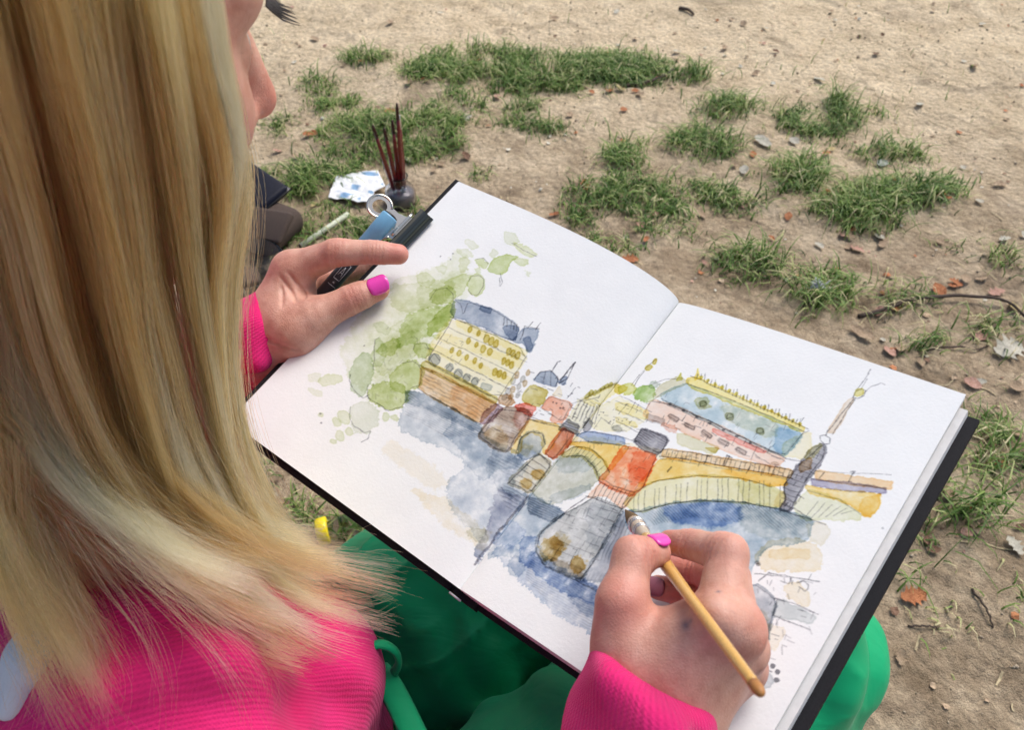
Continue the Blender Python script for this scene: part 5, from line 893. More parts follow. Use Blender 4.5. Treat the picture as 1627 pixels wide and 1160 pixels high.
('w',[(-0,87.2),(10.1,92.4),(12.6,93.2),(20.8,91.4),(21.6,90.3),(18.6,85.4),(17,84.1),(9.5,80.8),(7.5,80.7),(-0,85.2)],(0.6,0.68,0.74),0.7,0.35,2.4,1.2,0.35),
('w',[(13.3,66),(18.8,73.2),(20.8,75.1),(28.1,79.8),(29,79.6),(27.2,74.1),(25.9,72),(19.7,64.4),(18,63.4),(13.2,64.7)],(0.66,0.72,0.78),0.7,0.35,1.85,0.3,0.35),
('w',[(-6.4,90.2),(-1.6,98.1),(-0,101.3),(12.5,106.1),(17,107.4),(34.1,110.2),(39.1,111.2),(54.2,115),(58.7,115.9),(72.3,118.1),(74.9,117.6),(78,112.4),(76.7,110.8),(65.1,105.9),(62.2,104.1),(56,97.4),(54.9,95),(54.1,86.7),(52.1,85.3),(40.2,84.9),(36.9,85.7),(28.4,91),(25.1,92.3),(12,94.9),(8.7,94.4),(1.8,88.1),(-0.8,87.4),(-6.3,88.7)],(0.96,0.88,0.62),0.6,0.1,1.52,0.8,0.35),
('w',[(-23.9,95.2),(-11,101.2),(-7.8,102.6),(-0.5,105.5),(1.6,104.5),(2.3,97.1),(-0,95.9),(-2.2,86),(-3.2,84.5),(-7.2,83.7),(-9.3,83),(-18.3,79.8),(-20.5,81.1),(-25.2,92.4)],(0.95,0.86,0.62),0.7,0.15,1.52,0.6,0.35),
('w',[(31.2,85.4),(31.6,92.8),(31.4,95.6),(30,105.8),(30.7,107.7),(36.6,109.2),(39,109.6),(48.7,110.4),(50.6,108.4),(53.4,94.9),(53.6,91.9),(51.7,86.2),(50.2,85.1),(41.9,83.9),(39.4,83.8),(32.3,84.1)],(0.94,0.42,0.28),1.05,0.35,1.19,0.3,0.8),
('w',[(38.8,108),(48.7,109.8),(50.5,108.6),(52.2,99.5),(52,97.2),(49.5,91.3),(48.2,91.4),(42.6,97.9),(41.2,100),(37.7,106.6)],(0.92,0.34,0.22),0.6,0.35,1.85,1,0.35),
('w',[(37,96.9),(38.6,99.5),(39.3,99.1),(42.3,94),(42.4,93.2),(40.1,93.3),(39.4,93.7),(37.1,96.1)],(1.4,1.9,2.2),0.4,0.35,0.86,0.6,0.35),
('w',[(33.7,114.8),(33.6,121.1),(35.6,122.2),(47.8,122.8),(49.8,121.7),(50.7,113.7),(49.7,112.2),(42.4,111.1),(40.3,111.2),(34.6,113.4)],(0.34,0.34,0.38),1.05,0.35,0.86,0.3,0.4),
('h',[(33.7,113.8),(33.6,122.2),(49.7,122.9),(50.8,112.4),(41.2,110.9)],[(34.1,114.3),(50.1,112.4)],9,0.45,0.22),
('l',[(33.7,113.8),(33.6,121.1),(35.6,122.2),(47.8,122.8),(49.8,121.7),(50.7,113.7),(48.8,112.6),(33.7,113.8)],0.238,0.56,0.525),
('w',[(31.5,74.9),(32.4,83.1),(33.5,84.3),(39.6,83.8),(42,84.2),(51.2,86.9),(52.5,86.1),(52.1,78),(50.9,77),(43.6,78.8),(41.5,78.9),(35.7,77.4),(34.4,76.7),(31.7,74)],(0.96,0.72,0.58),1,0.35,1.19,0.3,0.35),
('l',[(33.4,74.9),(32.6,83.9)],0.238,0.4,0.525),
('l',[(36,75.3),(35.1,84.3)],0.238,0.4,0.525),
('l',[(38.6,75.7),(37.6,84.6)],0.238,0.4,0.525),
('l',[(41.1,76.1),(40,84.9)],0.238,0.4,0.525),
('l',[(43.7,76.5),(42.5,85.2)],0.238,0.4,0.525),
('l',[(46.2,76.9),(44.9,85.5)],0.238,0.4,0.525),
('l',[(48.6,77.3),(47.3,85.8)],0.238,0.4,0.525),
('l',[(51.1,77.7),(49.7,86.1)],0.238,0.4,0.525),
('l',[(52.9,78.9),(52,86.5)],0.238,0.4,0.525),
('l',[(31.1,84.2),(40.5,83.8),(51.8,85.4)],0.238,0.48,0.525),
('l',[(32,86.1),(39.3,85.4),(51.9,87.3)],0.238,0.4,0.525),
('l',[(31.2,73.8),(52.3,76.4)],0.34,0.56,0.525),
('l',[(50.2,110.5),(53.9,92.8),(52.3,76.4)],0.238,0.48,0.525),
('w',[(36.8,75.4),(49.8,76.4),(52.1,74.8),(54.1,64),(54.5,59),(55.6,38.4),(54.5,35),(46.7,33.7),(44.1,33.5),(35.2,33),(32.8,33.3),(27.1,35.7),(25.5,36.9),(21.5,42.3),(21,44.5),(22.3,53.2),(23.4,55.9),(28.8,64.2),(30.3,66.7),(34.1,74.1)],(0.58,0.6,0.6),1.1,0.35,1.08,0.3,0.7),
('w',[(36.8,71.7),(49.8,75.5),(52.2,73.1),(54.7,54.4),(54.3,51.6),(49.5,52.2),(47.1,54.5),(36.5,68.7)],(0.6,0.64,0.7),0.6,0.35,2.4,1.5,0.35),
('w',[(36.4,45.2),(38,43),(38.3,42.3),(38.1,39.7),(37.8,38.9),(36,36.8),(35.3,36.3),(32.5,35.5),(31.6,35.4),(28.8,36.2),(28,36.7),(26.3,38.8),(26.1,39.5),(26.2,42.2),(26.5,43),(28.4,45.2),(29.1,45.6),(32,46.5),(32.9,46.5),(35.7,45.6)],(0.7,0.48,0.18),1.1,0.35,2.4,1.2,1),
('w',[(38.1,48.5),(38.4,47),(38.3,46.5),(37.2,45),(36.7,44.6),(34.6,43.5),(34,43.3),(31.7,43.1),(31.1,43.2),(29.6,44),(29.3,44.4),(29,45.8),(29.2,46.3),(30.3,47.9),(30.8,48.3),(32.9,49.4),(33.5,49.6),(35.8,49.7),(36.3,49.6),(37.9,48.8)],(0.78,0.65,0.4),0.8,0.35,2.4,1.5,0.35),
('w',[(52.8,41.7),(53.5,40.1),(53.5,39.6),(53.2,38.2),(52.9,37.9),(51.7,37.2),(51.2,37.1),(49.6,37.4),(49.1,37.6),(47.6,38.8),(47.3,39.2),(46.6,40.8),(46.6,41.3),(46.9,42.8),(47.2,43.1),(48.4,43.8),(48.9,43.8),(50.6,43.5),(51.1,43.3),(52.5,42.1)],(0.7,0.48,0.18),1,0.35,1.85,0.8,0.35),
('w',[(37.5,37),(50.7,38.9),(53.1,38.7),(55.4,35.7),(54.5,35),(46.7,33.7),(44.2,33.9),(36.6,36.3)],(0.5,0.42,0.32),0.8,0.35,1.85,1.2,0.35),
('h',[(34.7,75.3),(51.8,76.6),(55.8,35.2),(33.7,33),(22.5,54.6)],[(23.7,55.1),(57.6,59.9)],9,0.35,0.22),
('h',[(34.7,75.3),(51.8,76.6),(55.8,35.2),(33.7,33),(22.5,54.6)],[(34.7,71.1),(35.9,34.1)],5,0.22,0.22),
('l',[(51.8,76.6),(55.1,51.5),(55.8,35.2)],0.34,0.48,0.525),
('l',[(34.7,75.3),(29.7,65.6),(22.5,54.6)],0.238,0.4,0.525),
('l',[(31.2,73.8),(26.3,62.2),(25.1,58.7),(21.3,46.7),(21.2,43.8),(24,37.5),(25.6,36),(33.3,32.5),(35.9,32.1),(44.7,32.7),(48.7,33),(67.3,34.7)],0.425,0.48,0.525),
('w',[(53.4,75.9),(58.9,76.6),(60.7,75.9),(66.6,70.3),(67.3,66.9),(66.2,50.5),(65.8,46.9),(64.4,40),(63.3,38.6),(57.5,36.3),(56.5,38),(55.5,51),(55,55.7),(52.9,73)],(0.52,0.57,0.64),1,0.35,1.74,0.3,0.9),
('h',[(52.6,75.8),(59.8,76.7),(67.5,69.5),(64.2,38.9),(56.6,36)],[(51.7,68.1),(56.1,42.4)],9,0.35,0.22),
('w',[(-1.3,56.9),(-0,60.8),(5.2,60.5),(22.9,60.7),(24.9,58.9),(21.3,46.7),(21.2,43.7),(24.2,36.4),(24.2,34.5),(21.4,29.8),(19.7,28.8),(11.2,26.7),(9,25.6),(3.7,21),(2.5,22.6),(-0,37.9),(-0.3,42.1),(-1.5,54.4)],(0.58,0.66,0.74),1,0.35,2.18,0.3,1),
('w',[(3.5,59.8),(23,60.5),(25.6,59.8),(23.7,54.4),(21.4,53.3),(8.6,51.8),(5.8,52.5),(-0,59)],(0.42,0.48,0.56),0.9,0.35,1.08,0.3,0.5),
('h',[(-0.4,59.8),(25.9,60.7),(23.4,53.5),(6.5,51.5)],[(-0.2,58.4),(25,59.5)],7,0.4,0.22),
('w',[(8.6,29.9),(22.3,33.4),(26.7,33.6),(41.2,31.8),(46.3,32),(63.8,34.7),(68.2,32.8),(78.6,18.5),(78.8,16.5),(70.2,17),(67.6,17),(59.7,16.2),(56.7,16.3),(45.5,17.9),(42.4,18.2),(33.8,18.6),(31.3,19.2),(23.6,22.4),(20.2,23),(6.4,23.8),(4.3,24.6),(6,28.7)],(0.6,0.67,0.78),1,0.35,2.84,0.3,1),
('w',[(14.5,39.1),(19.8,41.7),(21.8,41.3),(28.6,36.1),(31.5,35),(43,33.8),(47.5,33.9),(64.5,35.8),(67.7,35.3),(71.5,30.1),(69.6,28.9),(53.3,26.5),(48.8,26.2),(36.9,26.8),(33.2,27.1),(22.2,28.7),(19.6,30.1),(14.4,37.5)],(0.4,0.5,0.7),1,0.35,1.96,0.7,0.8),
('w',[(50.7,33.2),(65.2,35.3),(68.7,34),(76.1,23.7),(75.4,22.2),(63.5,23),(60,24.2),(49.9,31.7)],(0.46,0.52,0.62),0.7,0.35,2.4,1,1),
('w',[(16.4,24.7),(17.1,28.2),(18.4,28.4),(25.7,25.7),(26.7,24.7),(26,21.2),(25.3,20.5),(21.2,19.4),(20.1,19.8),(16.8,23.5)],(0.62,0.68,0.76),0.9,0.35,1.3,0.3,0.35),
('w',[(-1.1,30.8),(-0.3,41.7),(-0,43.8),(11.6,41.5),(12.8,40.2),(11.4,32.8),(9.8,31.3),(-0.2,29.6)],(0.52,0.62,0.8),0.7,0.35,2.4,1,0.35),
('h',[(25.5,34.5),(44.7,33.6),(67.1,36.1),(80.1,16.4),(58.5,16.1),(30,21.5)],[(27.9,31.5),(69.5,32.9)],18,0.25,0.22),
('w',[(56.4,76.8),(61.6,80.7),(63.6,82.5),(71.3,90),(74.3,92.3),(85.8,99.6),(89.6,101.7),(101.6,107.2),(105.5,108.6),(117.9,112.2),(121.4,112.9),(130.8,113.9),(132.6,113.1),(134.7,106.8),(134.6,105.2),(131.9,101.2),(130.5,99.9),(123.7,96),(122.4,94.3),(120.9,87.9),(120.7,85.7),(120.9,77.7),(119.4,75.7),(109.5,70.6),(103.2,69.5),(71.7,67.3),(65.5,67.6),(59.5,71.3),(58.2,72.4),(55.9,75.7)],(0.52,0.62,0.7),1.05,0.35,1.52,0.3,0.9),
('w',[(71.1,88.4),(86,98.2),(89.6,100.3),(98.1,104.1),(100,103.9),(103.6,99),(103.5,97.3),(100,91.9),(96.9,90),(80.6,83.5),(76.9,83),(69.8,86.3)],(0.32,0.44,0.72),0.9,0.35,2.4,1.6,0.8),
('w',[(103.8,105.5),(118.1,111),(121.7,112),(130.5,112.8),(132.1,112.2),(133.6,107.2),(132.1,105.3),(120.9,97.9),(117.7,96.8),(109.1,96.9),(107,97.8),(102.2,103.7)],(0.58,0.62,0.6),0.7,0.35,2.4,1.6,0.35),
('h',[(59.2,79.3),(72.7,90.7),(87.8,100.4),(103.7,107.6),(120.1,112.3),(132,113.6),(132.9,104.8),(116.4,101.8),(84.7,88.5),(71.1,76.4)],[(69.8,88.5),(80.6,85.1)],46,0.33,0.22),
('w',[(51.9,87.3),(56.7,95.8),(59.5,98.7),(71.8,108.3),(76,110.8),(89.9,116.8),(94.1,118.2),(106.8,121),(109.6,121.4),(115.3,120.8),(116.3,119.8),(116.8,114),(115.3,112.5),(105,108.8),(101.5,107.4),(89.3,102.1),(85.5,100.1),(74.1,92.7),(70.8,90),(61.7,80.8),(59.2,79.3),(52.2,79.3),(51.1,80.1),(51.2,85.1)],(0.86,0.84,0.58),1.1,0.35,0.86,0.3,0.5),
('w',[(94.9,116.9),(107.3,120.1),(110,120.4),(114.7,119.5),(115.5,118.7),(115.8,114),(114.3,112.8),(104.5,109.5),(101.8,109.8),(94.1,115.5)],(0.78,0.78,0.56),0.6,0.35,1.3,1,0.35),
('l',[(52.4,86.6),(57.8,78)],0.187,0.336,0.525),
('l',[(54.2,88),(59.5,79.4)],0.187,0.28,0.525),
('l',[(56.4,90.2),(61.7,81.6)],0.187,0.336,0.525),
('l',[(60.5,93.7),(65.7,85.2)],0.187,0.336,0.525),
('l',[(62.3,95.1),(67.4,86.6)],0.187,0.28,0.525),
('l',[(64.5,97.3),(69.7,88.6)],0.187,0.336,0.525),
('l',[(68.5,100.7),(73.7,91.9)],0.187,0.336,0.525),
('l',[(70.3,102.1),(75.4,93.2)],0.187,0.28,0.525),
('l',[(72.6,104.1),(77.8,94.9)],0.187,0.336,0.525),
('l',[(76.6,107.4),(82.1,97.7)],0.187,0.336,0.525),
('l',[(78.3,108.8),(83.7,99.1)],0.187,0.28,0.525),
('l',[(80.7,110.6),(86.4,100.2)],0.187,0.336,0.525),
('l',[(85.2,112.9),(90.9,102.5)],0.187,0.336,0.525),
('l',[(86.9,114.3),(92.5,103.8)],0.187,0.28,0.525),
('l',[(89.7,115.1),(95.4,104.5)],0.187,0.336,0.525),
('l',[(94.2,117.2),(100,106.2)],0.187,0.336,0.525),
('l',[(95.9,118.6),(101.6,107.6)],0.187,0.28,0.525),
('l',[(98.8,119.1),(104.7,107.7)],0.187,0.336,0.525),
('l',[(103.4,120.9),(109.4,109.1)],0.187,0.336,0.525),
('l',[(105,122.2),(110.9,110.4)],0.187,0.28,0.525),
('l',[(107.9,122.5),(114,110.3)],0.187,0.336,0.525),
('l',[(112.5,124.1),(118.7,111.5)],0.187,0.336,0.525),
('l',[(114.1,125.4),(120.2,112.8)],0.187,0.28,0.525),
('l',[(51.1,79.3),(51.2,85.1),(51.9,87.3),(56.7,95.8),(59.5,98.7),(71.8,108.3),(76,110.8),(89.9,116.8),(94.1,118.2),(108.7,121.5)],0.238,0.44,0.525),
('l',[(55.6,76.2),(59.7,79),(61.8,80.8),(71,89.7),(74.3,92.3),(85.8,99.8),(89.5,101.8),(101.6,107.2),(105.5,108.6),(117.9,112.2),(121.3,113),(131.6,114.5)],0.3825,0.6,0.525),
('w',[(51.5,93.2),(53,108.2),(56,111.5),(72.8,117),(80,119.2),(107.8,127.6),(112.3,128.5),(114.1,125.9),(113.7,125.1),(109.1,122.6),(106.4,121.7),(93.9,118.7),(89.5,117.1),(74.5,110.3),(70.3,107.8),(59,99),(56.5,96.8),(52,91.7)],(0.95,0.76,0.36),1.1,0.35,0.97,0.3,0.5),
('w',[(87,119.7),(108.7,126.8),(112.2,127.6),(113.7,125.5),(113.2,124.9),(108.7,123.1),(106.1,122.3),(93.6,119.2),(90.6,118.6),(84.4,118.6)],(0.95,0.68,0.28),0.5,0.35,1.3,0.8,0.35),
('l',[(60.7,105.3),(61.2,108.3)],0.51,0.48,0.525),
('w',[(53.7,116.4),(69.3,121.4),(74.3,122.8),(90,127.3),(95,128.7),(110.8,133.2),(113.3,133.4),(113.8,130.4),(111.6,129.2),(96.8,125.1),(92.1,123.7),(77.1,119.6),(72.2,118.1),(56,113),(53.1,112.6),(51.4,115.2)],(0.86,0.66,0.42),1,0.35,0.86,0.3,0.5),
('l',[(54.4,112.7),(53,116.3)],0.221,0.32,0.525),
('l',[(57,113.4),(55.6,117)],0.221,0.32,0.525),
('l',[(59.5,114.1),(58.2,117.8)],0.221,0.32,0.525),
('l',[(62.1,114.8),(60.7,118.5)],0.221,0.32,0.525),
('l',[(64.6,115.5),(63.2,119.2)],0.221,0.32,0.525),
('l',[(67,116.2),(65.8,119.9)],0.221,0.32,0.525),
('l',[(69.5,116.9),(68.2,120.6)],0.221,0.32,0.525),
('l',[(72,117.6),(70.7,121.3)],0.221,0.32,0.525),
('l',[(74.4,118.3),(73.2,122.1)],0.221,0.32,0.525),
('l',[(76.8,119),(75.6,122.8)],0.221,0.32,0.525),
('l',[(79.2,119.7),(78,123.5)],0.221,0.32,0.525),
('l',[(81.6,120.4),(80.4,124.2)],0.221,0.32,0.525),
('l',[(83.9,121.1),(82.8,124.9)],0.221,0.32,0.525),
('l',[(86.3,121.7),(85.2,125.6)],0.221,0.32,0.525),
('l',[(88.6,122.4),(87.5,126.3)],0.221,0.32,0.525),
('l',[(90.9,123.1),(89.8,127)],0.221,0.32,0.525),
('l',[(93.2,123.8),(92.1,127.7)],0.221,0.32,0.525),
('l',[(95.5,124.4),(94.4,128.4)],0.221,0.32,0.525),
('l',[(97.7,125.1),(96.7,129)],0.221,0.32,0.525),
('l',[(100,125.8),(99,129.7)],0.221,0.32,0.525),
('l',[(102.2,126.5),(101.3,130.4)],0.221,0.32,0.525),
('l',[(104.4,127.1),(103.5,131.1)],0.221,0.32,0.525),
('l',[(106.6,127.8),(105.7,131.8)],0.221,0.32,0.525),
('l',[(108.8,128.4),(107.9,132.4)],0.221,0.32,0.525),
('l',[(111,129.1),(110.1,133.1)],0.221,0.32,0.525),
('l',[(113.2,129.7),(112.3,133.8)],0.221,0.32,0.525),
('l',[(74.1,117.4),(73.2,122.9),(74.7,122.6)],0.34,0.48,0.525),
('l',[(84,121.9),(83.3,127.5),(84.7,127.2)],0.34,0.48,0.525),
('l',[(95.4,122.5),(94.7,128),(96.1,127.7)],0.34,0.48,0.525),
('l',[(106.2,127.1),(105.6,132.5),(106.9,132.3)],0.34,0.48,0.525),
('l',[(83,122),(82.2,127.5),(83.6,127.3)],0.34,0.48,0.525),
('l',[(51,115.8),(71.6,122.3),(113.1,134.1)],0.238,0.48,0.525),
('l',[(52.6,111.5),(74.8,118.8),(113.9,129.7)],0.2975,0.52,0.525),
('l',[(54,110.3),(77.5,117.9),(111.9,128.1)],0.238,0.28,0.525),
('w',[(105.9,133.9),(105.9,133.4),(105.8,133.3),(105.2,132.8),(105,132.7),(104.2,132.5),(104,132.4),(103.3,132.5),(103.1,132.6),(102.7,133),(102.6,133.1),(102.7,133.7),(102.8,133.8),(103.3,134.3),(103.6,134.4),(104.3,134.6),(104.6,134.6),(105.3,134.5),(105.5,134.4),(105.9,134.1)],(0.7,0.65,0.6),0.7,0.35,0.53,0.3,0.35),
('w',[(114.6,139.8),(115.2,146.6),(115.6,148.3),(118,152.9),(118.8,153.1),(121.3,150.1),(121.7,148.3),(121.4,140.2),(121.3,137.7),(121,130),(120.9,127.9),(121,122.2),(121.1,120.4),(122,114.7),(121.6,113.6),(118.6,112.8),(118.1,113.4),(118,118.3),(117.5,119.7),(114.5,123.7),(114,125),(113.5,129),(113.6,130.8),(114.4,137.7)],(0.42,0.42,0.46),1.05,0.35,0.97,0.3,0.6),
('w',[(114.8,140.4),(117.1,143.5),(117.7,143.4),(119.2,139.7),(119.1,138.6),(116.7,135.5),(116.1,135.6),(114.6,139.3)],(0.66,0.46,0.28),0.8,0.35,1.08,0.3,0.35),
('w',[(114.9,143.3),(114.8,147.9),(115.1,149.2),(117.4,153.2),(117.8,152.9),(118.1,146.5),(117.7,145.2),(115.3,143)],(0.72,0.68,0.3),0.6,0.35,0.86,0.3,0.35),
('l',[(114.5,138.8),(117.9,151.8),(118.8,153.1),(121.3,150.1),(121.6,147.1),(121,131.2),(121.1,126.9),(121.9,115.6),(121.6,113.6),(118.6,112.8),(118.1,113.4),(118,118.3),(117.5,119.7),(114.5,123.7),(114.1,126.1),(114.5,138.8)],0.238,0.48,0.525),
('h',[(114.5,138.8),(118.4,153.6),(121.7,149.6),(120.9,128.8),(122.1,113.8),(118.1,112.6),(114,124.4)],[(113.9,127.8),(121.1,128.3)],14,0.4,0.22),
('l',[(115.5,157.6),(116.8,159.1),(117.4,159.3),(119.7,158.8),(120.2,158.4),(121,156),(120.9,155.4),(119.4,154.2),(118.8,154.1),(116.8,154.9),(116.4,155.3),(115.5,157.6)],0.238,0.48,0.525),
('w',[(117.2,163.5),(117.3,179.9),(117.6,182.9),(119,185.1),(119.4,182.7),(120.1,165.2),(119.8,162.3),(117.5,161.1)],(0.85,0.72,0.58),0.8,0.35,0.64,0.3,0.35),
('l',[(117.8,160.6),(119,184)],0.2975,0.48,0.525),
('l',[(120.3,162.6),(119.7,185.1)],0.238,0.4,0.525),
('w',[(121.1,191.8),(121.5,190.9),(121.6,190.6),(121.6,189.4),(121.5,189.1),(121,188),(120.8,187.8),(120,187.2),(119.7,187.2),(119,187.4),(118.8,187.6),(118.3,188.5),(118.3,188.8),(118.3,190),(118.4,190.4),(118.9,191.4),(119.1,191.7),(119.9,192.2),(120.1,192.2),(120.9,192)],(0.78,0.72,0.28),1,0.35,0.86,0.3,0.35),
('l',[(118.3,185.6),(118,188.9),(118.1,189.7),(119.3,191.8),(119.8,192.2),(121.7,192.6),(122.1,192.3),(122.6,189.6),(122.5,188.8),(121.1,186.3),(120.6,185.9),(118.3,185.6)],0.238,0.4,0.525),
('l',[(117.8,190.6),(118.6,198.2),(118.9,205)],0.238,0.32,0.525),
('l',[(119.7,191.6),(119.4,198.6)],0.238,0.28,0.525),
('l',[(121.9,188.8),(122.7,194.3),(123.2,195.6),(125.8,199.3),(126.5,199.7),(128.3,199.2)],0.255,0.28,0.525),
('w',[(124.8,139.5),(134.9,142.4),(138.5,143.6),(150.9,147.9),(153,148.3),(154.1,146.1),(154,145.7),(152.1,144.9),(148.7,143.6),(128.5,136.2),(124.9,135.4),(123.4,138.5)],(0.93,0.72,0.48),1,0.35,0.86,0.3,0.35),
('w',[(126.6,135.1),(148.6,143.2),(152.1,144.3),(152.8,142.8),(150.8,141.6),(136.6,135.5),(133.2,134.1),(126.2,131.8),(124.8,131.7),(123.3,133.5)],(0.52,0.5,0.62),1,0.35,0.86,0.3,0.35),
('l',[(123,139.3),(135.8,144.6),(151,152.5)],0.238,0.24,0.525),
('l',[(123.7,134.2),(152.1,144.2)],0.238,0.4,0.525),
('l',[(137.3,140.2),(137.4,144.3),(137.4,145.1),(137.7,146.6),(137.6,146.7),(136.2,145.8)],0.34,0.48,0.525),
('l',[(126,136.8),(126.2,140.2)],0.238,0.4,0.525),
('w',[(124.3,129.6),(134.9,132.8),(138.4,134.2),(149.5,139.9),(151.5,140),(153.2,135),(153.3,133.4),(152,127.9),(151.1,127.3),(147,128.8),(145.3,129.1),(139.2,129.7),(136.7,129.5),(126.8,127.7),(124.9,127.6),(122.9,128.9)],(0.95,0.76,0.36),1.15,0.35,1.08,0.3,0.7),
('w',[(147.7,136.8),(150.8,140.2),(151.5,140),(153.2,135),(153.3,133.4),(152,127.9),(151.2,127.3),(147.7,128.7),(147.2,129.8),(147.2,135.3)],(0.93,0.7,0.3),0.5,0.35,1.3,0.3,0.35),
('w',[(123.2,117.6),(124.1,126.2),(126,127.8),(136.6,129.5),(139.6,129.4),(147.6,127.5),(148.9,126.8),(149.2,124.7),(148.3,123.9),(142,120.7),(139.6,119.4),(130.8,114.3),(128.7,113.9),(123.9,115.9)],(0.84,0.85,0.66),1,0.35,1.19,0.3,0.35),
('l',[(129.3,113.7),(130.3,124.3)],0.17,0.24,0.525),
('l',[(131.9,115.6),(133.5,125)],0.17,0.24,0.525),
('l',[(134.5,117.6),(136.7,125.7)],0.17,0.24,0.525),
('l',[(137.1,119.5),(139.8,126.4)],0.17,0.24,0.525),
('l',[(139.6,121.4),(142.9,127.1)],0.17,0.24,0.525),
('l',[(142.1,123.3),(146,127.7)],0.17,0.24,0.525),
('l',[(123.1,116.3),(131.6,114.5),(138.1,115.5)],0.238,0.4,0.525),
('l',[(124.3,127.5),(138.3,129.7),(148.8,127.2)],0.238,0.24,0.525),
('w',[(114.2,114),(114.1,121),(114.6,121.7),(117.5,119.4),(118,118.4),(118.1,114.1),(117.6,113.4),(114.7,113)],(0.95,0.85,0.72),0.8,0.35,0.75,0.3,0.35),
('w',[(133.1,111.7),(137.3,115.3),(138.3,115.4),(141.1,112.5),(141.5,111.1),(141.6,105.5),(141,104.8),(136.7,105.5),(135.6,106.2),(132.9,110.4)],(0.86,0.82,0.68),0.7,0.35,1.52,0.3,0.35),
('w',[(120.7,86.3),(121.8,93.8),(123.2,95.8),(130.6,100.8),(132.8,101.8),(139.4,103.2),(141.2,102.5),(145.7,96.4),(145.4,94.7),(139.3,89.5),(136.8,87.8),(127.2,82.6),(125.1,82.1),(121.2,84.7)],(0.93,0.85,0.68),1,0.35,1.96,0.3,0.6),
('w',[(125.7,92.2),(136.3,99),(138.1,99.6),(139.2,97.4),(137.8,96),(127.3,89.2),(125.4,88.5),(124.2,90.8)],(0.93,0.82,0.6),0.6,0.35,1.3,0.3,0.35),
('w',[(137.9,80.6),(140.8,84.2),(142.2,84.1),(148.1,79.3),(149,78.2),(148.8,76.3),(147.9,75.9),(141.7,75.8),(140.3,76.3),(137.8,79.5)],(0.93,0.85,0.68),0.9,0.35,1.52,0.3,0.35),
('w',[(125.5,71),(127.4,73.6),(128.8,73.7),(136.1,71.5),(137.5,70.4),(138.8,65.7),(139.2,64),(140.9,57.8),(141.8,55.8),(145.4,49.3),(146,47.7),(146.1,44.3),(145.7,43.4),(143.2,40.9),(141.7,42.4),(134.9,54.9),(132.8,58.5),(126.2,68.9)],(0.45,0.49,0.54),1.05,0.35,1.08,0.3,0.8),
('w',[(132.3,62.9),(136.7,63.8),(138.1,62.4),(142.9,52.8),(143,51.5),(138.9,52.4),(137.5,53.8),(132.4,61.5)],(0.62,0.56,0.44),0.6,0.35,1.85,1,0.35),
('w',[(138.4,69.4),(138,72.4),(140,72.9),(152.2,73.3),(154.1,73),(153.7,70.7),(152.7,70),(146.9,67.9),(145.1,67.3),(140.2,65.5),(139.3,65.6),(138.6,68.4)],(0.7,0.74,0.74),1,0.35,0.97,0.3,0.35),
('w',[(140.2,60.6),(145.6,62.3),(146.6,61.5),(147.6,55.1),(147.4,53.8),(145.1,52.3),(144.1,53.1),(140,59.4)],(0.93,0.85,0.68),0.6,0.35,1.74,0.3,0.35),
('w',[(144.3,37.3),(147.7,41.2),(148.7,41.7),(151.6,41.1),(152,40.4),(151.4,36.6),(150.7,35.5),(147.1,32.3),(146.2,32.4),(144.1,36.1)],(0.66,0.69,0.72),1,0.35,1.3,0.3,0.35),
('w',[(142.6,32.8),(145.3,36.3),(146.1,36.3),(148.1,32.6),(147.8,31.4),(143.6,27.8),(142.8,27.8),(142.2,31.6)],(0.82,0.84,0.85),0.8,0.35,1.3,0.3,0.35),
('l',[(124.5,77.8),(147.5,88.9)],0.2125,0.44,0.85),
('l',[(126.9,73.5),(136,71.5),(137.8,69.3),(141.1,57.7),(142.3,54.5),(146.8,44.3)],0.2125,0.44,0.85),
('l',[(136.8,72.1),(153.3,75.1)],0.2125,0.44,0.85),
('l',[(139.6,64.8),(154.3,66.9)],0.2125,0.44,0.85),
('l',[(126.6,75.9),(129.2,81.3),(133.9,82.8)],0.2125,0.44,0.85),
('l',[(133,82.3),(135,84),(135.6,84.3),(138,84.3),(138.4,83.8),(138.3,80.9),(137.9,80.5),(135.1,80.4)],0.2125,0.44,0.85),
('l',[(141,83.4),(142.7,85.5),(143.2,85.7),(145.1,85),(145.4,84.4),(145.3,81.5),(144.9,81.1),(142.3,81.7)],0.2125,0.44,0.85),
('l',[(137.7,71.4),(139.4,65.2)],0.2125,0.44,0.85),
('l',[(144.3,41.5),(150.4,43.3)],0.2125,0.44,0.85),
('d',[(149.7,45.6)],0.9,0.8),
('d',[(152.4,44.5)],0.9,0.8),
('d',[(153.4,41.3)],0.9,0.8),
('d',[(122,83.4)],0.8,0.5),
('d',[(122.9,82.9)],0.8,0.5),
('d',[(10.1,152.6)],0.4,0.3),
('d',[(159.5,125.3)],0.4,0.3),
('s',[(-47.8,97),(-42.6,117.6),(-27.7,124.8),(-3.1,129.2),(20.1,134.6),(46.6,126.6),(35,113.1),(-0.1,107.1),(-16.3,99.8),(-35.3,92.5)],95,[(0.98,0.22),(0.01,1),(0.98,0.22)],0.97,3.15,0.36,0.187),
('s',[(-9,102.2),(28.7,113.4),(54.4,114.5),(51.7,110),(25.1,105.3),(-0.6,94.7)],26,[(0.98,0.2),(0.45,-0.89)],1.15,3.74,0.36,0.187),
('s',[(24,138.2),(106.7,138.2),(105.9,130.5),(31.2,127.6)],40,[(1,-0.03),(-0.09,1)],1.07,4.29,0.36,0.187),
('s',[(30.6,145.2),(107.4,155.8),(105.7,140.1),(33.7,142.4)],26,[(1,-0.05),(0,1)],1.08,3.9,0.2,0.187),
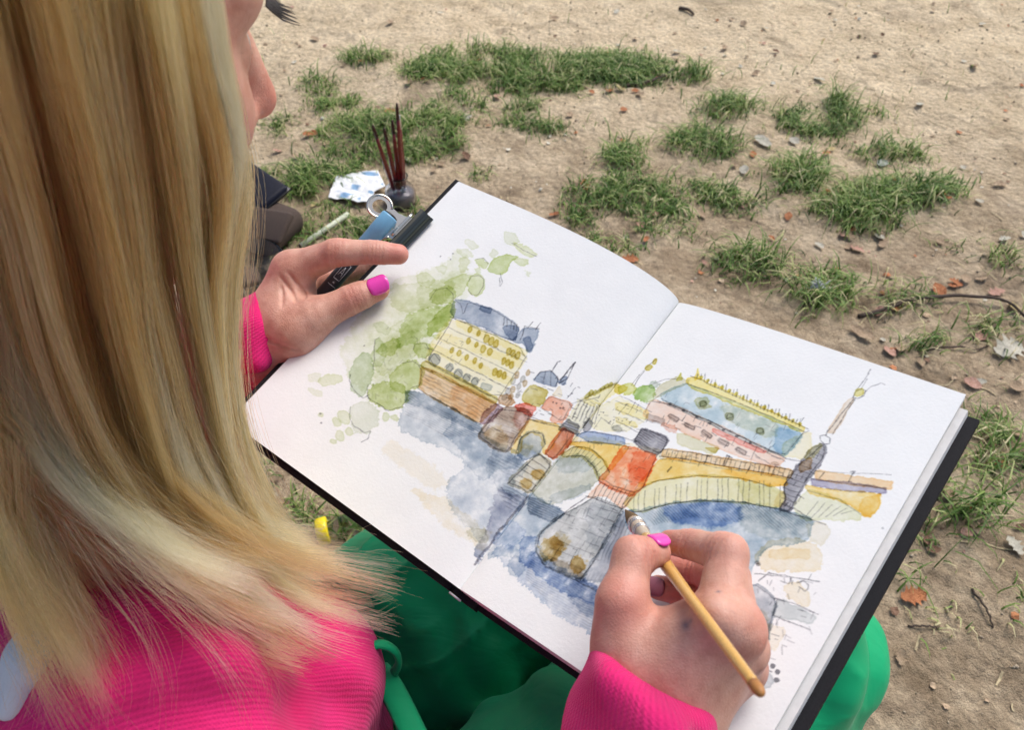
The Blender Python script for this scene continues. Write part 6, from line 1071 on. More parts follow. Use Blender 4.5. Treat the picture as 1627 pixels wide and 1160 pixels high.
('s',[(51,115.8),(112.6,134.2),(114.2,129.1),(54.1,111)],40,[(0.36,-0.93),(0.96,0.29)],0.91,2.72,0.36,0.187),
('s',[(-94.2,91.5),(-99.4,122.4),(-49.4,127.7),(-46.8,93.8)],44,[(1,0.07),(-0.14,0.99)],0.98,2.7,0.28,0.187),
('s',[(-93.9,87.5),(-47.3,91.7),(-46.5,77),(-86.2,75.1)],26,[(1,0.07)],2.34,7.02,0.24,0.187),
('s',[(-41.5,71.9),(-44,89.7),(-27.1,98),(-24.1,73)],22,[(0.99,0.11),(-0.05,1)],1.82,5.21,0.28,0.187),
('s',[(22.5,54.6),(34.7,75.3),(51.8,76.6),(55.8,35.2),(27.5,36.7)],44,[(1,0.05),(-0.13,0.99)],1.67,5.25,0.256,0.187),
('s',[(31.1,84.2),(29.8,107.4),(50.2,110.5),(51.4,85.3)],22,[(1,0.09),(-0.1,0.99)],1.29,4.64,0.24,0.187),
('s',[(-131.1,83.5),(-122.5,115.5),(-108.2,151.4),(-98,111.1),(-87.7,65.4),(-107.1,55.4)],46,[(1,0.01),(-0.01,1),(0.74,-0.67)],1.1,3.29,0.176,0.187),
('s',[(122.3,75.8),(146.7,90.6),(155.5,70.6),(147.6,44.8),(141.4,43)],40,[(0.99,0.17),(0.6,-0.8),(-0.02,1)],1.03,3.51,0.28,0.187),
('s',[(112.8,131.9),(115.2,147.6),(121.1,150.8),(123.7,116),(118.7,113.2)],26,[(0.99,-0.14),(-0.05,1)],1,3,0.4,0.187)]

PXM = 2.6                                            # raster cells per millimetre
RW, RH = int(2 * PW * PXM) + 1, int(PH * PXM) + 1
RX, RY = np.meshgrid((np.arange(RW) / PXM - PW), np.arange(RH) / PXM)
def tnoise(scale, seed, octv=4):
    return fbm(RX / scale, RY / scale, seed, octv)
NZ = [tnoise(s, k) for s, k in ((3.0, 50), (3.0, 60), (9.0, 70), (1.2, 80), (20.0, 90), (9.0, 77))]
GRAIN = tnoise(.9, 95, 2)
def poly_sdf(P, X, Y):
    d = np.full(X.shape, 1e9); ins = np.zeros(X.shape, bool)
    n = len(P)
    for i in range(n):
        (x0, y0), (x1, y1) = P[i], P[(i + 1) % n]
        ex, ey = x1 - x0, y1 - y0; l2 = ex * ex + ey * ey + 1e-9
        h = np.clip(((X - x0) * ex + (Y - y0) * ey) / l2, 0, 1)
        d = np.minimum(d, (X - x0 - h * ex) ** 2 + (Y - y0 - h * ey) ** 2)
        c = (y0 > Y) != (y1 > Y)
        if abs(y1 - y0) > 1e-9: ins ^= c & (X < ex * (Y - y0) / ey + x0)
    d = np.sqrt(d); return np.where(ins, -d, d)
def box_of(P, m):
    P = np.array(P); lo, hi = P.min(0) - m, P.max(0) + m
    a = np.clip(((lo + (PW, 0)) * PXM).astype(int), 0, (RW - 1, RH - 1)); b = np.clip(((hi + (PW, 0)) * PXM).astype(int) + 2, 1, (RW, RH))
    return slice(a[1], b[1]), slice(a[0], b[0])
def paint_raster():
    LOG = np.zeros((RH, RW, 3))                      # log transmittance of the dried paint film
    r2 = np.random.default_rng(3)
    for k, op in enumerate(PAINT):
        if op[0] == 'w':
            _, P, c, a, edge, rough, soft, vary = op
            sl = box_of(P, rough * 1.6 + soft * 2 + 1)
            n0, n1, n2, n3, n4, n5 = [np.roll(q, (k * 37) % 200, 1)[sl] if False else q[sl] for q in NZ]
            d = poly_sdf(P, RX[sl], RY[sl]) + rough * (.42 * n0 + .28 * n3 + .25 * n2) - min(1.0, .22 + .045 * math.sqrt((np.ptp(np.array(P)[:, 0]) + 1) * (np.ptp(np.array(P)[:, 1]) + 1)))
            cov = np.clip(.5 - d / (2 * soft), 0, 1); cov = cov * cov * (3 - 2 * cov)
            v = 1 + vary * (.55 * n2 + .35 * n1) + .10 * GRAIN[sl]
            rim = edge * np.exp(-((d + .45) / .38) ** 2)
            LOG[sl] += (cov * np.clip(a * (v * .92 + rim * 1.3), .0, 3))[..., None] * np.log(np.array(c))
        elif op[0] == 'l':
            _, P, wd, dk, j = op
            sl = box_of(P, 3); X = RX[sl] + j * (.85 * NZ[2][sl] + .12 * NZ[0][sl]); Y = RY[sl] + j * (.85 * NZ[5][sl] + .12 * NZ[1][sl])
            d = np.full(X.shape, 1e9)
            for (x0, y0), (x1, y1) in zip(P[:-1], P[1:]):
                ex, ey = x1 - x0, y1 - y0; h = np.clip(((X - x0) * ex + (Y - y0) * ey) / (ex * ex + ey * ey + 1e-9), -.04, 1.04)
                d = np.minimum(d, np.hypot(X - x0 - h * ex, Y - y0 - h * ey))
            w = wd * .5 * (1 + .35 * NZ[3][sl])
            LOG[sl] += (np.clip(1 - (d - w) / .32, 0, 1) * dk * (1 + .5 * NZ[3][sl]))[..., None] * np.log(np.array((.16, .16, .18)))
        elif op[0] == 'h':
            _, P, (q0, q1), n, dk, wd = op
            sl = box_of(P, 1); X, Y = RX[sl] + .6 * NZ[2][sl], RY[sl] + .6 * NZ[5][sl]
            dx, dy = q1[0] - q0[0], q1[1] - q0[1]; L = math.hypot(dx, dy); nx, ny = -dy / L, dx / L
            pr = [x * nx + y * ny for x, y in P]; sp = (max(pr) - min(pr)) / n
            f = ((X * nx + Y * ny - min(pr)) / sp) % 1.0
            dd = np.minimum(f, 1 - f) * sp
            m = np.clip(.5 - poly_sdf(P, X, Y) / .6, 0, 1) * np.clip(.75 + .8 * NZ[2][sl], 0, 1)
            LOG[sl] += (np.clip(1 - (dd - wd * .5) / .32, 0, 1) * dk * m)[..., None] * np.log(np.array((.2, .2, .22)))
        elif op[0] == 's':                               # loose pen scribble inside an outline
            _, P, n, ds, l0, l1, dk, wd = op
            A_ = np.array(P); lo_, hi_ = A_.min(0), A_.max(0); got = 0; buf = np.zeros((RH, RW))
            while got < n:
                c_ = r2.uniform(lo_, hi_)
                if poly_sdf(P, np.array([c_[0]]), np.array([c_[1]]))[0] > 0: continue
                dx, dy = ds[r2.integers(len(ds))]; q_ = r2.uniform(-.16, .16); dx, dy = dx * math.cos(q_) - dy * math.sin(q_), dx * math.sin(q_) + dy * math.cos(q_); L = r2.uniform(l0, l1)
                e_ = (c_[0] + dx * L, c_[1] + dy * L); sl = box_of([c_, e_], 1.2); X, Y = RX[sl] + .3 * NZ[2][sl], RY[sl] + .3 * NZ[5][sl]
                ex, ey = e_[0] - c_[0], e_[1] - c_[1]; h = np.clip(((X - c_[0]) * ex + (Y - c_[1]) * ey) / (ex * ex + ey * ey + 1e-9), 0, 1)
                d = np.hypot(X - c_[0] - h * ex, Y - c_[1] - h * ey)
                LOG[sl] += (np.clip(1 - (d - wd * .5) / .32, 0, 1) * dk * r2.uniform(.6, 1.2))[..., None] * np.log(np.array((.16, .16, .18))); got += 1
        elif op[0] == 'd':
            _, P, r, dk = op
            sl = box_of(P, 3); d = np.hypot(RX[sl] - P[0][0] + .3 * NZ[0][sl], RY[sl] - P[0][1])
            LOG[sl] += (np.clip(1 - (d - r) / .3, 0, 1) * dk)[..., None] * np.log(np.array((.16, .16, .18)))
    return np.clip(np.exp(LOG * .95), .02, 1.0)
RAST = paint_raster()

book = thing('sketchbook', tuple(GB), 'open black-covered sketchbook with a watercolour of a bridge over a river', 'sketchbook')
def grid_faces(nu, nv, flip=False):
    q = np.arange(nu * nv).reshape(nv, nu)
    f = np.stack([q[:-1, :-1], q[:-1, 1:], q[1:, 1:], q[1:, :-1]], -1).reshape(-1, 4)
    return f[:, ::-1] if flip else f
NS, NT = int(PW * PXM) + 1, RH
for side, lab in (('L', 'left page painted with trees, a long building and the river'), ('R', 'right page painted with bridge piers, arches and a street lamp')):
    S, T = np.meshgrid(np.linspace(0, 1, NS), np.linspace(0, 1, NT))
    V = page(side, S, T).reshape(-1, 3)
    half = RAST[:, :NS][:, ::-1] if side == 'L' else RAST[:, RW - NS:]
    o = mesh_obj('page', V, grid_faces(NS, NT, side == 'L'), M['page'], book)
    o['label'] = lab
    point_attr(o.data, 'paint', np.concatenate([half.reshape(-1, 3), np.ones((NS * NT, 1))], 1), 'FLOAT_COLOR')

def slab(side, s0, s1, t0, t1, top, bot, nu=24, nv=20, follow=True):
    S, T = np.meshgrid(np.linspace(s0, s1, nu), np.linspace(t0, t1, nv)); n = NL if side == 'L' else NR
    A, D = (BL, TL) if side == 'L' else (BR, TR)
    s_, t_ = S[..., None], T[..., None]
    base = (1 - s_) * ((1 - t_) * GB + t_ * GT) + s_ * ((1 - t_) * A + t_ * D)
    up = (page(side, S, T) if follow else base) + n * top
    dn = base + n * bot
    V = np.vstack([up.reshape(-1, 3), dn.reshape(-1, 3)]); m = nu * nv
    F = [tuple(f) for f in grid_faces(nu, nv, side == 'L')] + [tuple(f[::-1] + m) for f in grid_faces(nu, nv, side == 'L')]
    q = np.arange(m).reshape(nv, nu)
    ring = list(q[0]) + list(q[1:, -1]) + list(q[-1, -2::-1]) + list(q[-2:0:-1, 0])
    for a, b in zip(ring, ring[1:] + ring[:1]): F.append((a, b, b + m, a + m) if side == 'R' else (b, a, a + m, b + m))
    return V, F
def stripes(name):
    a = N(name); co = a.coord('Object'); f = a.noise(160, 4, .6, co)
    a.set(base=a.ramp(f, [(.35, (.66, .655, .64)), (.65, (.74, .735, .72))]), rough=.85, normal=a.bump(f, .25, .0008)); return a.m
M['edge'] = stripes('page_edges')
mesh_obj('page_block', *slab('L', .0, 1.004, .002, .999, -.0006, -.0032), M['edge'], book, False)
mesh_obj('page_block', *slab('R', .0, 1.020, .000, .972, -.0040, -.0090), M['edge'], book, False)
mesh_obj('page_block', *slab('R', .0, 1.000, .000, .995, -.0005, -.0020), M['edge'], book, False)
mesh_obj('cover_board', *slab('L', .03, 1.030, -.016, 1.012, -.0036, -.0066, 4, 4, False), M['cover'], book, False)
mesh_obj('cover_board', *slab('R', .03, 1.052, -.012, .975, -.0094, -.0124, 4, 4, False), M['cover'], book, False)
sp_ax = unit(GT - GB); sV = []
for t in (-.016, 1.0):
    c = GB + (GT - GB) * t; lat = unit((BR - GB) - sp_ax * ((BR - GB) @ sp_ax)); up = np.cross(sp_ax, lat); up *= np.sign(up[2])
    for a, b in ((-.008, -.0030), (-.004, -.0018), (.004, -.0060), (.009, -.0078), (.009, -.0118), (.0, -.0132), (-.008, -.0070)): sV.append(c + lat * a + up * b)
k = 7
mesh_obj('spine', sV, [tuple(range(k))[::-1], tuple(range(k, 2 * k))] + [(i, (i + 1) % k, k + (i + 1) % k, k + i) for i in range(k)], M['cover'], book, False)
e0 = GB - sp_ax * .0042
hb = [e0 + lat * a + up * b for a, b in ((-.009, -.002), (-.005, -.001), (-.001, -.003), (.002, -.004))]
mesh_obj('headband', *tube(hb[1:], .0006, 8), M['print_'], book)

# ------------------------------------------------------------------ person
person = thing('person', (-.20, .15, 0), 'seated person in a bright pink sweater and green trousers painting in a sketchbook', 'person')

# head frame
az, pt = math.radians(45), math.radians(25)
HF = v3((math.cos(az) * math.cos(pt), math.sin(az) * math.cos(pt), -math.sin(pt)))
HU = v3((math.cos(az) * math.sin(pt), math.sin(az) * math.sin(pt), math.cos(pt)))
HR = np.cross(HF, HU)
NOSE = v3((-0.1074, 0.3064, 0.5518))
HC = NOSE - HF * .127 + HU * .024
def hp(x, y, z): return HC + HR * x + HF * y + HU * z
HM = [HR, HF, HU]
fd = Field(HC - v3((.15, .15, .26)), HC + .15, .0024)
fd.ellipsoid(hp(0, -.015, .035), HM, (.073, .092, .085), .02)
fd.ellipsoid(hp(0, .030, -.03), HM, (.057, .064, .085), .02)
fd.cone((*hp(0, .070, -.092), .020), (*hp(0, .060, -.085), .024), .02)
for s in (1, -1):
    fd.cone((*hp(.036 * s, .066, -.016), .0255), (*hp(.046 * s, .040, -.03), .027), .02); fd.cone((*hp(.049 * s, .052, .004), .018), (*hp(.056 * s, .030, .012), .02), .02)
    fd.cone((*hp(.006 * s, .088, .026), .012), (*hp(.044 * s, .074, .028), .012), .014)
    fd.ellipsoid(hp(.032 * s, .103, .006), HM, (.016, .014, .011), .010, True)
    fd.ellipsoid(hp(.032 * s, .078, .006), HM, (.014, .0135, .012), .004)
    fd.ellipsoid(hp(.011 * s, .104, -.026), HM, (.007, .009, .007), .005)
    fd.ellipsoid(hp(.072 * s, -.008, -.008), HM, (.010, .020, .030), .008)
fd.cone((*hp(0, .092, .022), .0075), (*hp(0, .118, -.020), .0095), .009)
fd.cone((*hp(-.017, .090, -.053), .006), (*hp(.017, .090, -.053), .006), .006)
fd.cone((*hp(0, .094, -.051), .0065), (*hp(0, .093, -.064), .0075), .008)
fd.cone((*hp(0, -.02, -.05), .052), (-.245, .250, .440, .046), .03)
V_head = fd.mesh()

# limbs and torso (all hidden by clothing apart from wrists)
fwd, rgt = v3((.906, .42, 0)), v3((.42, -.906, 0))
pel, wst, cst, nck = v3((-.225, .095, .110)), v3((-.220, .120, .20)), v3((-.228, .165, .295)), v3((-.250, .250, .410))
shR, shL = v3((-.178, .110, .372)), v3((-.325, .385, .385))
elR, elL = v3((.030, -.100, .28)), v3((-0.3423, 0.2855, 0.2773))
wrR, wrL = v3((0.0554, 0.1013, 0.4331)), v3((-0.1617, 0.3170, 0.3797))
hipR, hipL = v3((-.105, -.035, .125)), pel - rgt * .055
knR, knL = v3((.136, .172, .262)), v3((.11, .285, .222))
anR, anL = v3((.00, .34, .055)), v3((.03, .10, .055))
def c4(p, r): return (*p, r)
fb = Field((-.52, -.20, .0), (.30, .62, .60), .006)
def torso(f, g, k=.03):
    for s in (-1, 1):
        f.chain([c4(pel + rgt * .07 * s, .090 + g), c4(wst + rgt * .045 * s, .070 + g), c4(cst + rgt * .065 * s, .070 + g), c4(nck + rgt * .06 * s - v3((0, 0, .035)), .038 + g)], k)
        f.cone(c4(cst + rgt * .062 * s + fwd * (.088 if s > 0 else .045) - v3((0, 0, .005)), .040 + g), c4(cst + rgt * .055 * s + fwd * (.085 if s > 0 else .035) - v3((0, 0, .06)), .042 + g), k)
        if s > 0: f.cone(c4(wst + rgt * .06 * s + fwd * .075, .046 + g), c4(pel + rgt * .06 * s + fwd * .055, .046 + g), k)
    f.cone(c4(shR, .038 + g), c4(nck, .038 + g), k); f.cone(c4(shL, .038 + g), c4(nck, .038 + g), k)
torso(fb, -.006)
fb.cone(c4(nck, .052), c4(nck + v3((.02, .01, .10)), .05), .03)
fb.chain([c4(shR, .044), c4(elR, .036), c4(wrR - unit(wrR - elR) * .05, .019)], .02); fb.chain([c4(shL, .044), c4(elL, .036), c4(wrL - unit(wrL - elL) * .04, .014)], .02)
fb.chain([c4(hipR, .085), c4(knR, .055), c4(anR, .036)], .03); fb.chain([c4(hipL, .085), c4(knL, .055), c4(anL, .036)], .03)
fb.cone(c4(anR, .034), c4(anR + v3((-.10, .10, -.02)), .030), .02); fb.cone(c4(anL, .034), c4(anL + v3((-.06, -.14, -.02)), .030), .02)
V_body = fb.mesh()

# right hand, closed on the brush -------------------------------------------------
rh = Field(np.min([(0.0297, 0.0888, 0.3963), (0.1234, 0.1737, 0.4189), (0.0258, 0.1329, 0.4898), (0.0907, 0.0740, 0.4502)], 0) - .03, np.max([(0.0297, 0.0888, 0.3963), (0.1234, 0.1737, 0.4189), (0.0258, 0.1329, 0.4898), (0.0907, 0.0740, 0.4502)], 0) + .03, .00078)
W_r = [(0.0473, 0.1026, 0.4315, 0.0150), (0.0573, 0.0981, 0.4329, 0.0155), (0.0676, 0.0977, 0.4245, 0.0150)]
for A, B in (((0.0512, 0.1030, 0.4387, 0.0150), (0.0758, 0.1107, 0.4590, 0.0112)), ((0.0582, 0.0995, 0.4395, 0.0152), (0.0809, 0.1096, 0.4527, 0.0115)), ((0.0661, 0.0992, 0.4312, 0.0150), (0.0876, 0.1092, 0.4362, 0.0110)), ((0.0724, 0.0998, 0.4210, 0.0150), (0.0916, 0.1082, 0.4191, 0.0105))):
    rh.cone(A, B, .008)
for A, B in zip((c4(wrR - unit(wrR - elR) * .05, .021),) * 3, W_r): rh.cone(A, B, .010)
rh.chain([(0.0453, 0.1063, 0.4376, 0.0142), (0.0418, 0.1204, 0.4516, 0.0092), (0.0478, 0.1383, 0.4543, 0.0074), (0.0579, 0.1425, 0.4493, 0.0060)], .005)
rh.chain([(0.0439, 0.1112, 0.4420, 0.0118), (0.0590, 0.1095, 0.4404, 0.0078), (0.0723, 0.1084, 0.4516, 0.0088)], .008)
rh.chain([(0.0480, 0.1050, 0.4378, 0.0135), (0.0661, 0.1040, 0.4423, 0.0110)], .008)
R_IDX = [(0.0765, 0.1107, 0.4590, 0.0104), (0.0825, 0.1360, 0.4603, 0.0076), (0.0734, 0.1470, 0.4473, 0.0062), (0.0665, 0.1531, 0.4380, 0.0052)]
R_MID = [(0.0812, 0.1100, 0.4517, 0.0108), (0.0891, 0.1375, 0.4374, 0.0080), (0.0802, 0.1489, 0.4207, 0.0066), (0.0722, 0.1531, 0.4165, 0.0056)]
R_RNG = [(0.0879, 0.1096, 0.4352, 0.0103), (0.0931, 0.1334, 0.4189, 0.0076), (0.0785, 0.1446, 0.4075, 0.0062), (0.0661, 0.1487, 0.4045, 0.0055)]
R_PNK = [(0.0919, 0.1086, 0.4181, 0.0100), (0.0955, 0.1263, 0.4125, 0.0070), (0.0862, 0.1363, 0.4054, 0.0058), (0.0760, 0.1400, 0.4034, 0.0050)]
for ch in (R_PNK, R_RNG, R_MID): rh.chain(ch, .0018)
rh.cone(R_IDX[0], R_IDX[1], .003); rh.cone((0.0829, 0.1361, 0.4644, 0.0048), (0.0807, 0.1381, 0.4628, 0.0046), .005); rh.chain(R_IDX[1:], .003)
rh.cone((0.0796, 0.1053, 0.4615, 0.0042), (0.0825, 0.1060, 0.4575, 0.0050), .010)
rh.cone((0.0718, 0.1076, 0.4690, 0.0040), (0.0740, 0.1075, 0.4670, 0.0045), .010)
for a_, b_ in (((0.0733, 0.1065, 0.4694), (0.0589, 0.1013, 0.4479)), ((0.0790, 0.1054, 0.4623), (0.0635, 0.0994, 0.4462))):
    rh.cone((*a_, .0016), (*b_, .0004), .008)
for ch in (R_IDX, R_MID, R_RNG):
    for i in (1, 2):
        ax = v3(ch[i + 1][:3]) - v3(ch[i][:3])
        rh.crease(ch[i][:3], ax, .0009, .0008); rh.crease(v3(ch[i][:3]) + unit(ax) * .0024, ax, .0007, .0008); rh.crease(v3(ch[i][:3]) - unit(ax) * .0022, ax, .0006, .0008)
ipr = v3((0.0487, 0.1383, 0.4543)); tax = v3((0.0579, 0.1425, 0.4493)) - ipr
for dlt in (-.002, .0005, .003): rh.crease(ipr + unit(tax) * dlt, tax, .0008, .0008)
V_rh = rh.mesh()

# left hand on the page edge -----------------------------------------------------
lp = [(-0.1775, 0.3660, 0.4305), (-0.0635, 0.3447, 0.3306), (-0.1660, 0.2850, 0.3980), (-0.0525, 0.3421, 0.4494)]
lh = Field(np.min(lp, 0) - .02, np.max(lp, 0) + .02, .00078)
lh.cone((-0.1650, 0.3101, 0.3802, 0.0135), (-0.1539, 0.3223, 0.3885, 0.0140), .008); lh.cone((-0.1550, 0.3043, 0.3791, 0.0120), (-0.1429, 0.3156, 0.3892, 0.0130), .008)
lh.cone((-0.1536, 0.3213, 0.3890, 0.0150), (-0.1364, 0.3478, 0.4196, 0.0125), .010)
lh.cone((-0.1557, 0.3229, 0.3850, 0.0145), (-0.1454, 0.3543, 0.4012, 0.0125), .010)
lh.cone((-0.1571, 0.3245, 0.3811, 0.0135), (-0.1526, 0.3568, 0.3846, 0.0120), .010); lh.cone((-0.1584, 0.3255, 0.3766, 0.0130), (-0.1583, 0.3559, 0.3703, 0.0110), .010)
lh.chain([(-0.1506, 0.3202, 0.3907, 0.0155), (-0.1412, 0.3295, 0.3990, 0.0155), (-0.1343, 0.3413, 0.4056, 0.0110)], .012)
L_THB = [(-0.1426, 0.3155, 0.3905, 0.0135), (-0.1187, 0.3192, 0.4086, 0.0110), (-0.0944, 0.3288, 0.4156, 0.0084), (-0.0816, 0.3348, 0.4173, 0.0073)]
lh.chain([L_THB[0], (-0.1302, 0.3159, 0.4016, 0.0145), L_THB[1]], .012); lh.chain(L_THB[1:], .005)
L_IDX = [(-0.1341, 0.3492, 0.4209, 0.0108), (-0.1056, 0.3497, 0.4334, 0.0083), (-0.0823, 0.3513, 0.4321, 0.0071), (-0.0693, 0.3520, 0.4300, 0.0063)]
L_MID = [(-0.1446, 0.3546, 0.4015, 0.0118), (-0.1166, 0.3634, 0.4013, 0.0086), (-0.0957, 0.3774, 0.3978, 0.0076), (-0.0838, 0.3836, 0.3980, 0.0064)]
L_RNG = [(-0.1526, 0.3568, 0.3846, 0.0112), (-0.1270, 0.3662, 0.3769, 0.0083), (-0.1025, 0.3756, 0.3786, 0.0072), (-0.0866, 0.3788, 0.3815, 0.0062)]
L_PNK = [(-0.1583, 0.3559, 0.3703, 0.0105), (-0.1350, 0.3594, 0.3627, 0.0075), (-0.1161, 0.3640, 0.3642, 0.0064), (-0.1031, 0.3656, 0.3656, 0.0055)]
for ch in (L_PNK, L_RNG, L_MID): lh.chain(ch, .003)
lh.cone(L_IDX[0], L_IDX[1], .006); lh.chain(L_IDX[1:], .004)
for ch in (L_IDX, L_MID, L_THB):
    for i in (1, 2):
        ax = v3(ch[i + 1][:3]) - v3(ch[i][:3])
        for dlt, dp in ((-.0026, .0006), (-.0006, .0009), (.0014, .0007), (.0034, .0005)): lh.crease(v3(ch[i][:3]) + unit(ax) * dlt, ax, dp, .0008)
for a, b in (((-0.1346, 0.3358, 0.4168), (-0.1293, 0.3301, 0.4117)), ((-0.1308, 0.3387, 0.4194), (-0.1239, 0.3313, 0.4127)), ((-0.1373, 0.3324, 0.4138), (-0.1346, 0.3239, 0.4061)), ((-0.1436, 0.3055, 0.4030), (-0.1342, 0.3028, 0.4005))):
    ax = np.cross(v3(b) - v3(a), v3((0, .67, -.74))); lh.crease((v3(a) + v3(b)) / 2, ax, .0011, .0011, .016)
V_lh = lh.mesh()

parts = [V_body, (relax(V_head[0], V_head[1], 1), V_head[1]), (relax(*V_rh, 1), V_rh[1]), (relax(*V_lh, 1), V_lh[1])]
BV, BF = join_parts(parts)
body = mesh_obj('body', BV, BF, M['skin'], person)
blush = np.zeros(len(BV)); mark = np.zeros(len(BV))
def dab(arr, c, r, a):
    d2 = ((BV - v3(c)) ** 2).sum(1); np.maximum(arr, a * np.exp(-d2 / (r * r)), out=arr)
for ch in (R_IDX, R_MID, R_RNG, R_PNK, L_IDX, L_MID, L_RNG):
    dab(blush, ch[0][:3], .010, .35); dab(blush, ch[1][:3], .009, .55); dab(blush, ch[2][:3], .008, .55); dab(blush, ch[3][:3], .010, .85)
for q, r, a in (((0.0401, 0.1188, 0.4569), .012, .6), ((0.0487, 0.1390, 0.4549), .010, .5), ((0.0604, 0.1446, 0.4465), .009, .7), ((0.0860, 0.1063, 0.4591), .011, .5), ((-0.0786, 0.3324, 0.4205), .010, .7), ((-0.0931, 0.3245, 0.4201), .009, .35), ((0.0792, 0.1455, 0.4137), .03, .75)): dab(blush, q, r, a)
dab(blush, NOSE, .018, .75); dab(blush, hp(.045, .07, -.02), .03, .35); dab(blush, hp(0, .1, -.058), .014, .9)
def on_skin(p):
    o_ = v3((0, 0, CAM_H)); d_ = unit(v3(p) - o_); q = BV - o_; al = q @ d_; off_ = np.linalg.norm(q - al[:, None] * d_, axis=1)
    return BV[np.argmin(np.where(off_ < .0016, al, 9.))]
dab(mark, on_skin((0.0619, 0.1107, 0.4563)), .0019, .75); dab(mark, on_skin((0.0747, 0.1193, 0.4668)), .0008, .8); dab(mark, on_skin((0.0638, 0.1117, 0.4572)), .0010, .6)
point_attr(body.data, 'blush', blush); point_attr(body.data, 'mark', mark)

# fingernails
def nail(A, B, up, r, w, l, material, back=.0):
    A, B = v3(A), v3(B); ax = unit(B - A); n = unit(up - ax * (v3(up) @ ax)); sd_ = np.cross(ax, n)
    V, F = [], []
    nu, nv = 11, 11
    for j in range(nv):
        for i in range(nu):
            x, y = i / (nu - 1) * 2 - 1, j / (nv - 1) * 2 - 1
            xe = x * math.sqrt(max(0, 1 - .45 * y * y)) ; ye = y * math.sqrt(max(0, 1 - .35 * x * x))
            ang = xe * w / r
            rr = r + .0006 - .0012 * max(0, (abs(xe) - .75) * 4) ** 2 * .3 - (.0009 if ye < -.8 else 0)
            c = B + ax * (ye * l - back)
            V.append(c + n * (rr * math.cos(ang)) + sd_ * (rr * math.sin(ang)))
    o = mesh_obj('fingernail', V, grid_faces(nu, nv), material, person)
    m = o.modifiers.new('thick', 'SOLIDIFY'); m.thickness = .0008; m.offset = 0
    return o
camdir = lambda p: unit(v3((0, 0, CAM_H)) - v3(p))
nail(L_THB[2][:3], L_THB[3][:3], unit(camdir(L_THB[3][:3]) + v3((-.12, .25, .15))), .0076, .0062, .0066, M['nail'], -.0006)['label'] = 'glossy pink thumbnail of the hand on the page edge'
nail((0.0487, 0.1383, 0.4543), (0.0579, 0.1425, 0.4493), unit(camdir((0.0579, 0.1425, 0.4493)) + v3((0.05, .85, .15))), .0065, .0044, .0040, M['nail'], .0008)['label'] = 'pink thumbnail pressed against the brush'
nail(R_RNG[2][:3], R_RNG[3][:3], camdir(R_RNG[3][:3]) + v3((-.3, .1, 0)), .0060, .0042, .0046, M['nail_dark'], -.001)

# eye, lashes
ey = mesh_obj('eye', *tube([hp(.032, .078 + .0135 * t, .006) for t in np.linspace(-1, 1, 9)], [max(.0002, .0135 * math.sqrt(max(0, 1 - t * t))) for t in np.linspace(-1, 1, 9)], 16), M['eye'], person)
lv, lf = [], []
for k in range(26):
    u = k / 25 * 2 - 1
    b = hp(.034 + .014 * u, .0915 - .005 * u * u, .029 - .003 * u * u)
    ln = .010 + .002 * random.random()
    pts = [b, b + HF * ln * .5 - HU * ln * .28 + HR * u * .002, b + HF * ln + HR * u * .005 - HU * ln * (.30 + .1 * random.random())]
    V, F = tube(catmull(pts, 5), [.0005, .00045, .00035, .0002, .00008], 5)
    lf += [tuple(i + len(lv) for i in f) for f in F]; lv += list(V)
mesh_obj('eyelashes', lv, lf, M['lash'], person)

# ------------------------------------------------------------------ sweater
fs = Field((-.50, -.22, .14), (.06, .56, .56), .0034)
torso(fs, .010, .035)
fs.chain([c4(shR, .050), c4(elR, .048)], .03); fs.chain([c4(shL, .050), c4(elL, .048)], .03)
def sw_top(x, y):
    i, j = int(round((x - fs.lo[0]) / fs.vox)), int(round((y - fs.lo[1]) / fs.vox)); c = np.nonzero(fs.F[i, j] < 0)[0]
    return fs.lo[2] + c[-1] * fs.vox if len(c) else .3
for a_, b_, r_ in (((-0.1723, 0.1206, 0.3846), (-0.1052, 0.1202, 0.3438), .0050), ((-0.1544, 0.1329, 0.3821), (-0.0798, 0.1353, 0.3439), .0045), ((-0.1399, 0.1114, 0.3628), (-0.0672, 0.1142, 0.3249), .0055), ((-0.1889, 0.1069, 0.3856), (-0.1399, 0.1006, 0.3531), .0045)):
    P_ = [v3(a_) + (v3(b_) - v3(a_)) * q for q in np.linspace(0, 1, 9)]; P_ = [(p[0], p[1] + .004 * math.sin(q * 1.1), sw_top(p[0], p[1]) - r_ * .5) for q, p in enumerate(P_)]
    for q, (p0, p1) in enumerate(zip(P_[:-1], P_[1:])):
        if abs(p0[2] - p1[2]) < .03: fs.cone((*p0, r_ * (.4 + .6 * math.sin(math.pi * q / 8))), (*p1, r_ * (.4 + .6 * math.sin(math.pi * (q + 1) / 8))), .016)
fs.halfspace(wst - v3((0, 0, .025)), (-.15, -.1, -1), .012)
fs.cone(c4(nck + v3((0, 0, .03)), .052), c4(nck + v3((.015, .008, .14)), .056), .006, True)
V_sw = fs.mesh()
def sleeve(el, wr, edge, r_edge, r_mid, r_el, folds, cut, vox=.0016):
    ax = unit(wr - el); lo = np.minimum(el, edge) - .07; hi = np.maximum(el, edge) + .07
    f = Field(lo, hi, vox)
    L = np.linalg.norm(edge - el)
    f.chain([c4(el, r_el), c4(edge - ax * L * .5, (r_el + r_mid) / 2), c4(edge - ax * .048, r_mid), c4(edge - ax * .034, r_edge + .0015), c4(edge + ax * .02, r_edge - .0005)], .010)
    for p, q, r in folds: f.cone((*p, r), (*q, r), .012)
    f.halfspace(edge, cut, .0045)
    f.cone(c4(edge - ax * .10, r_edge - .006), c4(edge + ax * .03, r_edge - .0028), .002, True)
    return f.mesh()
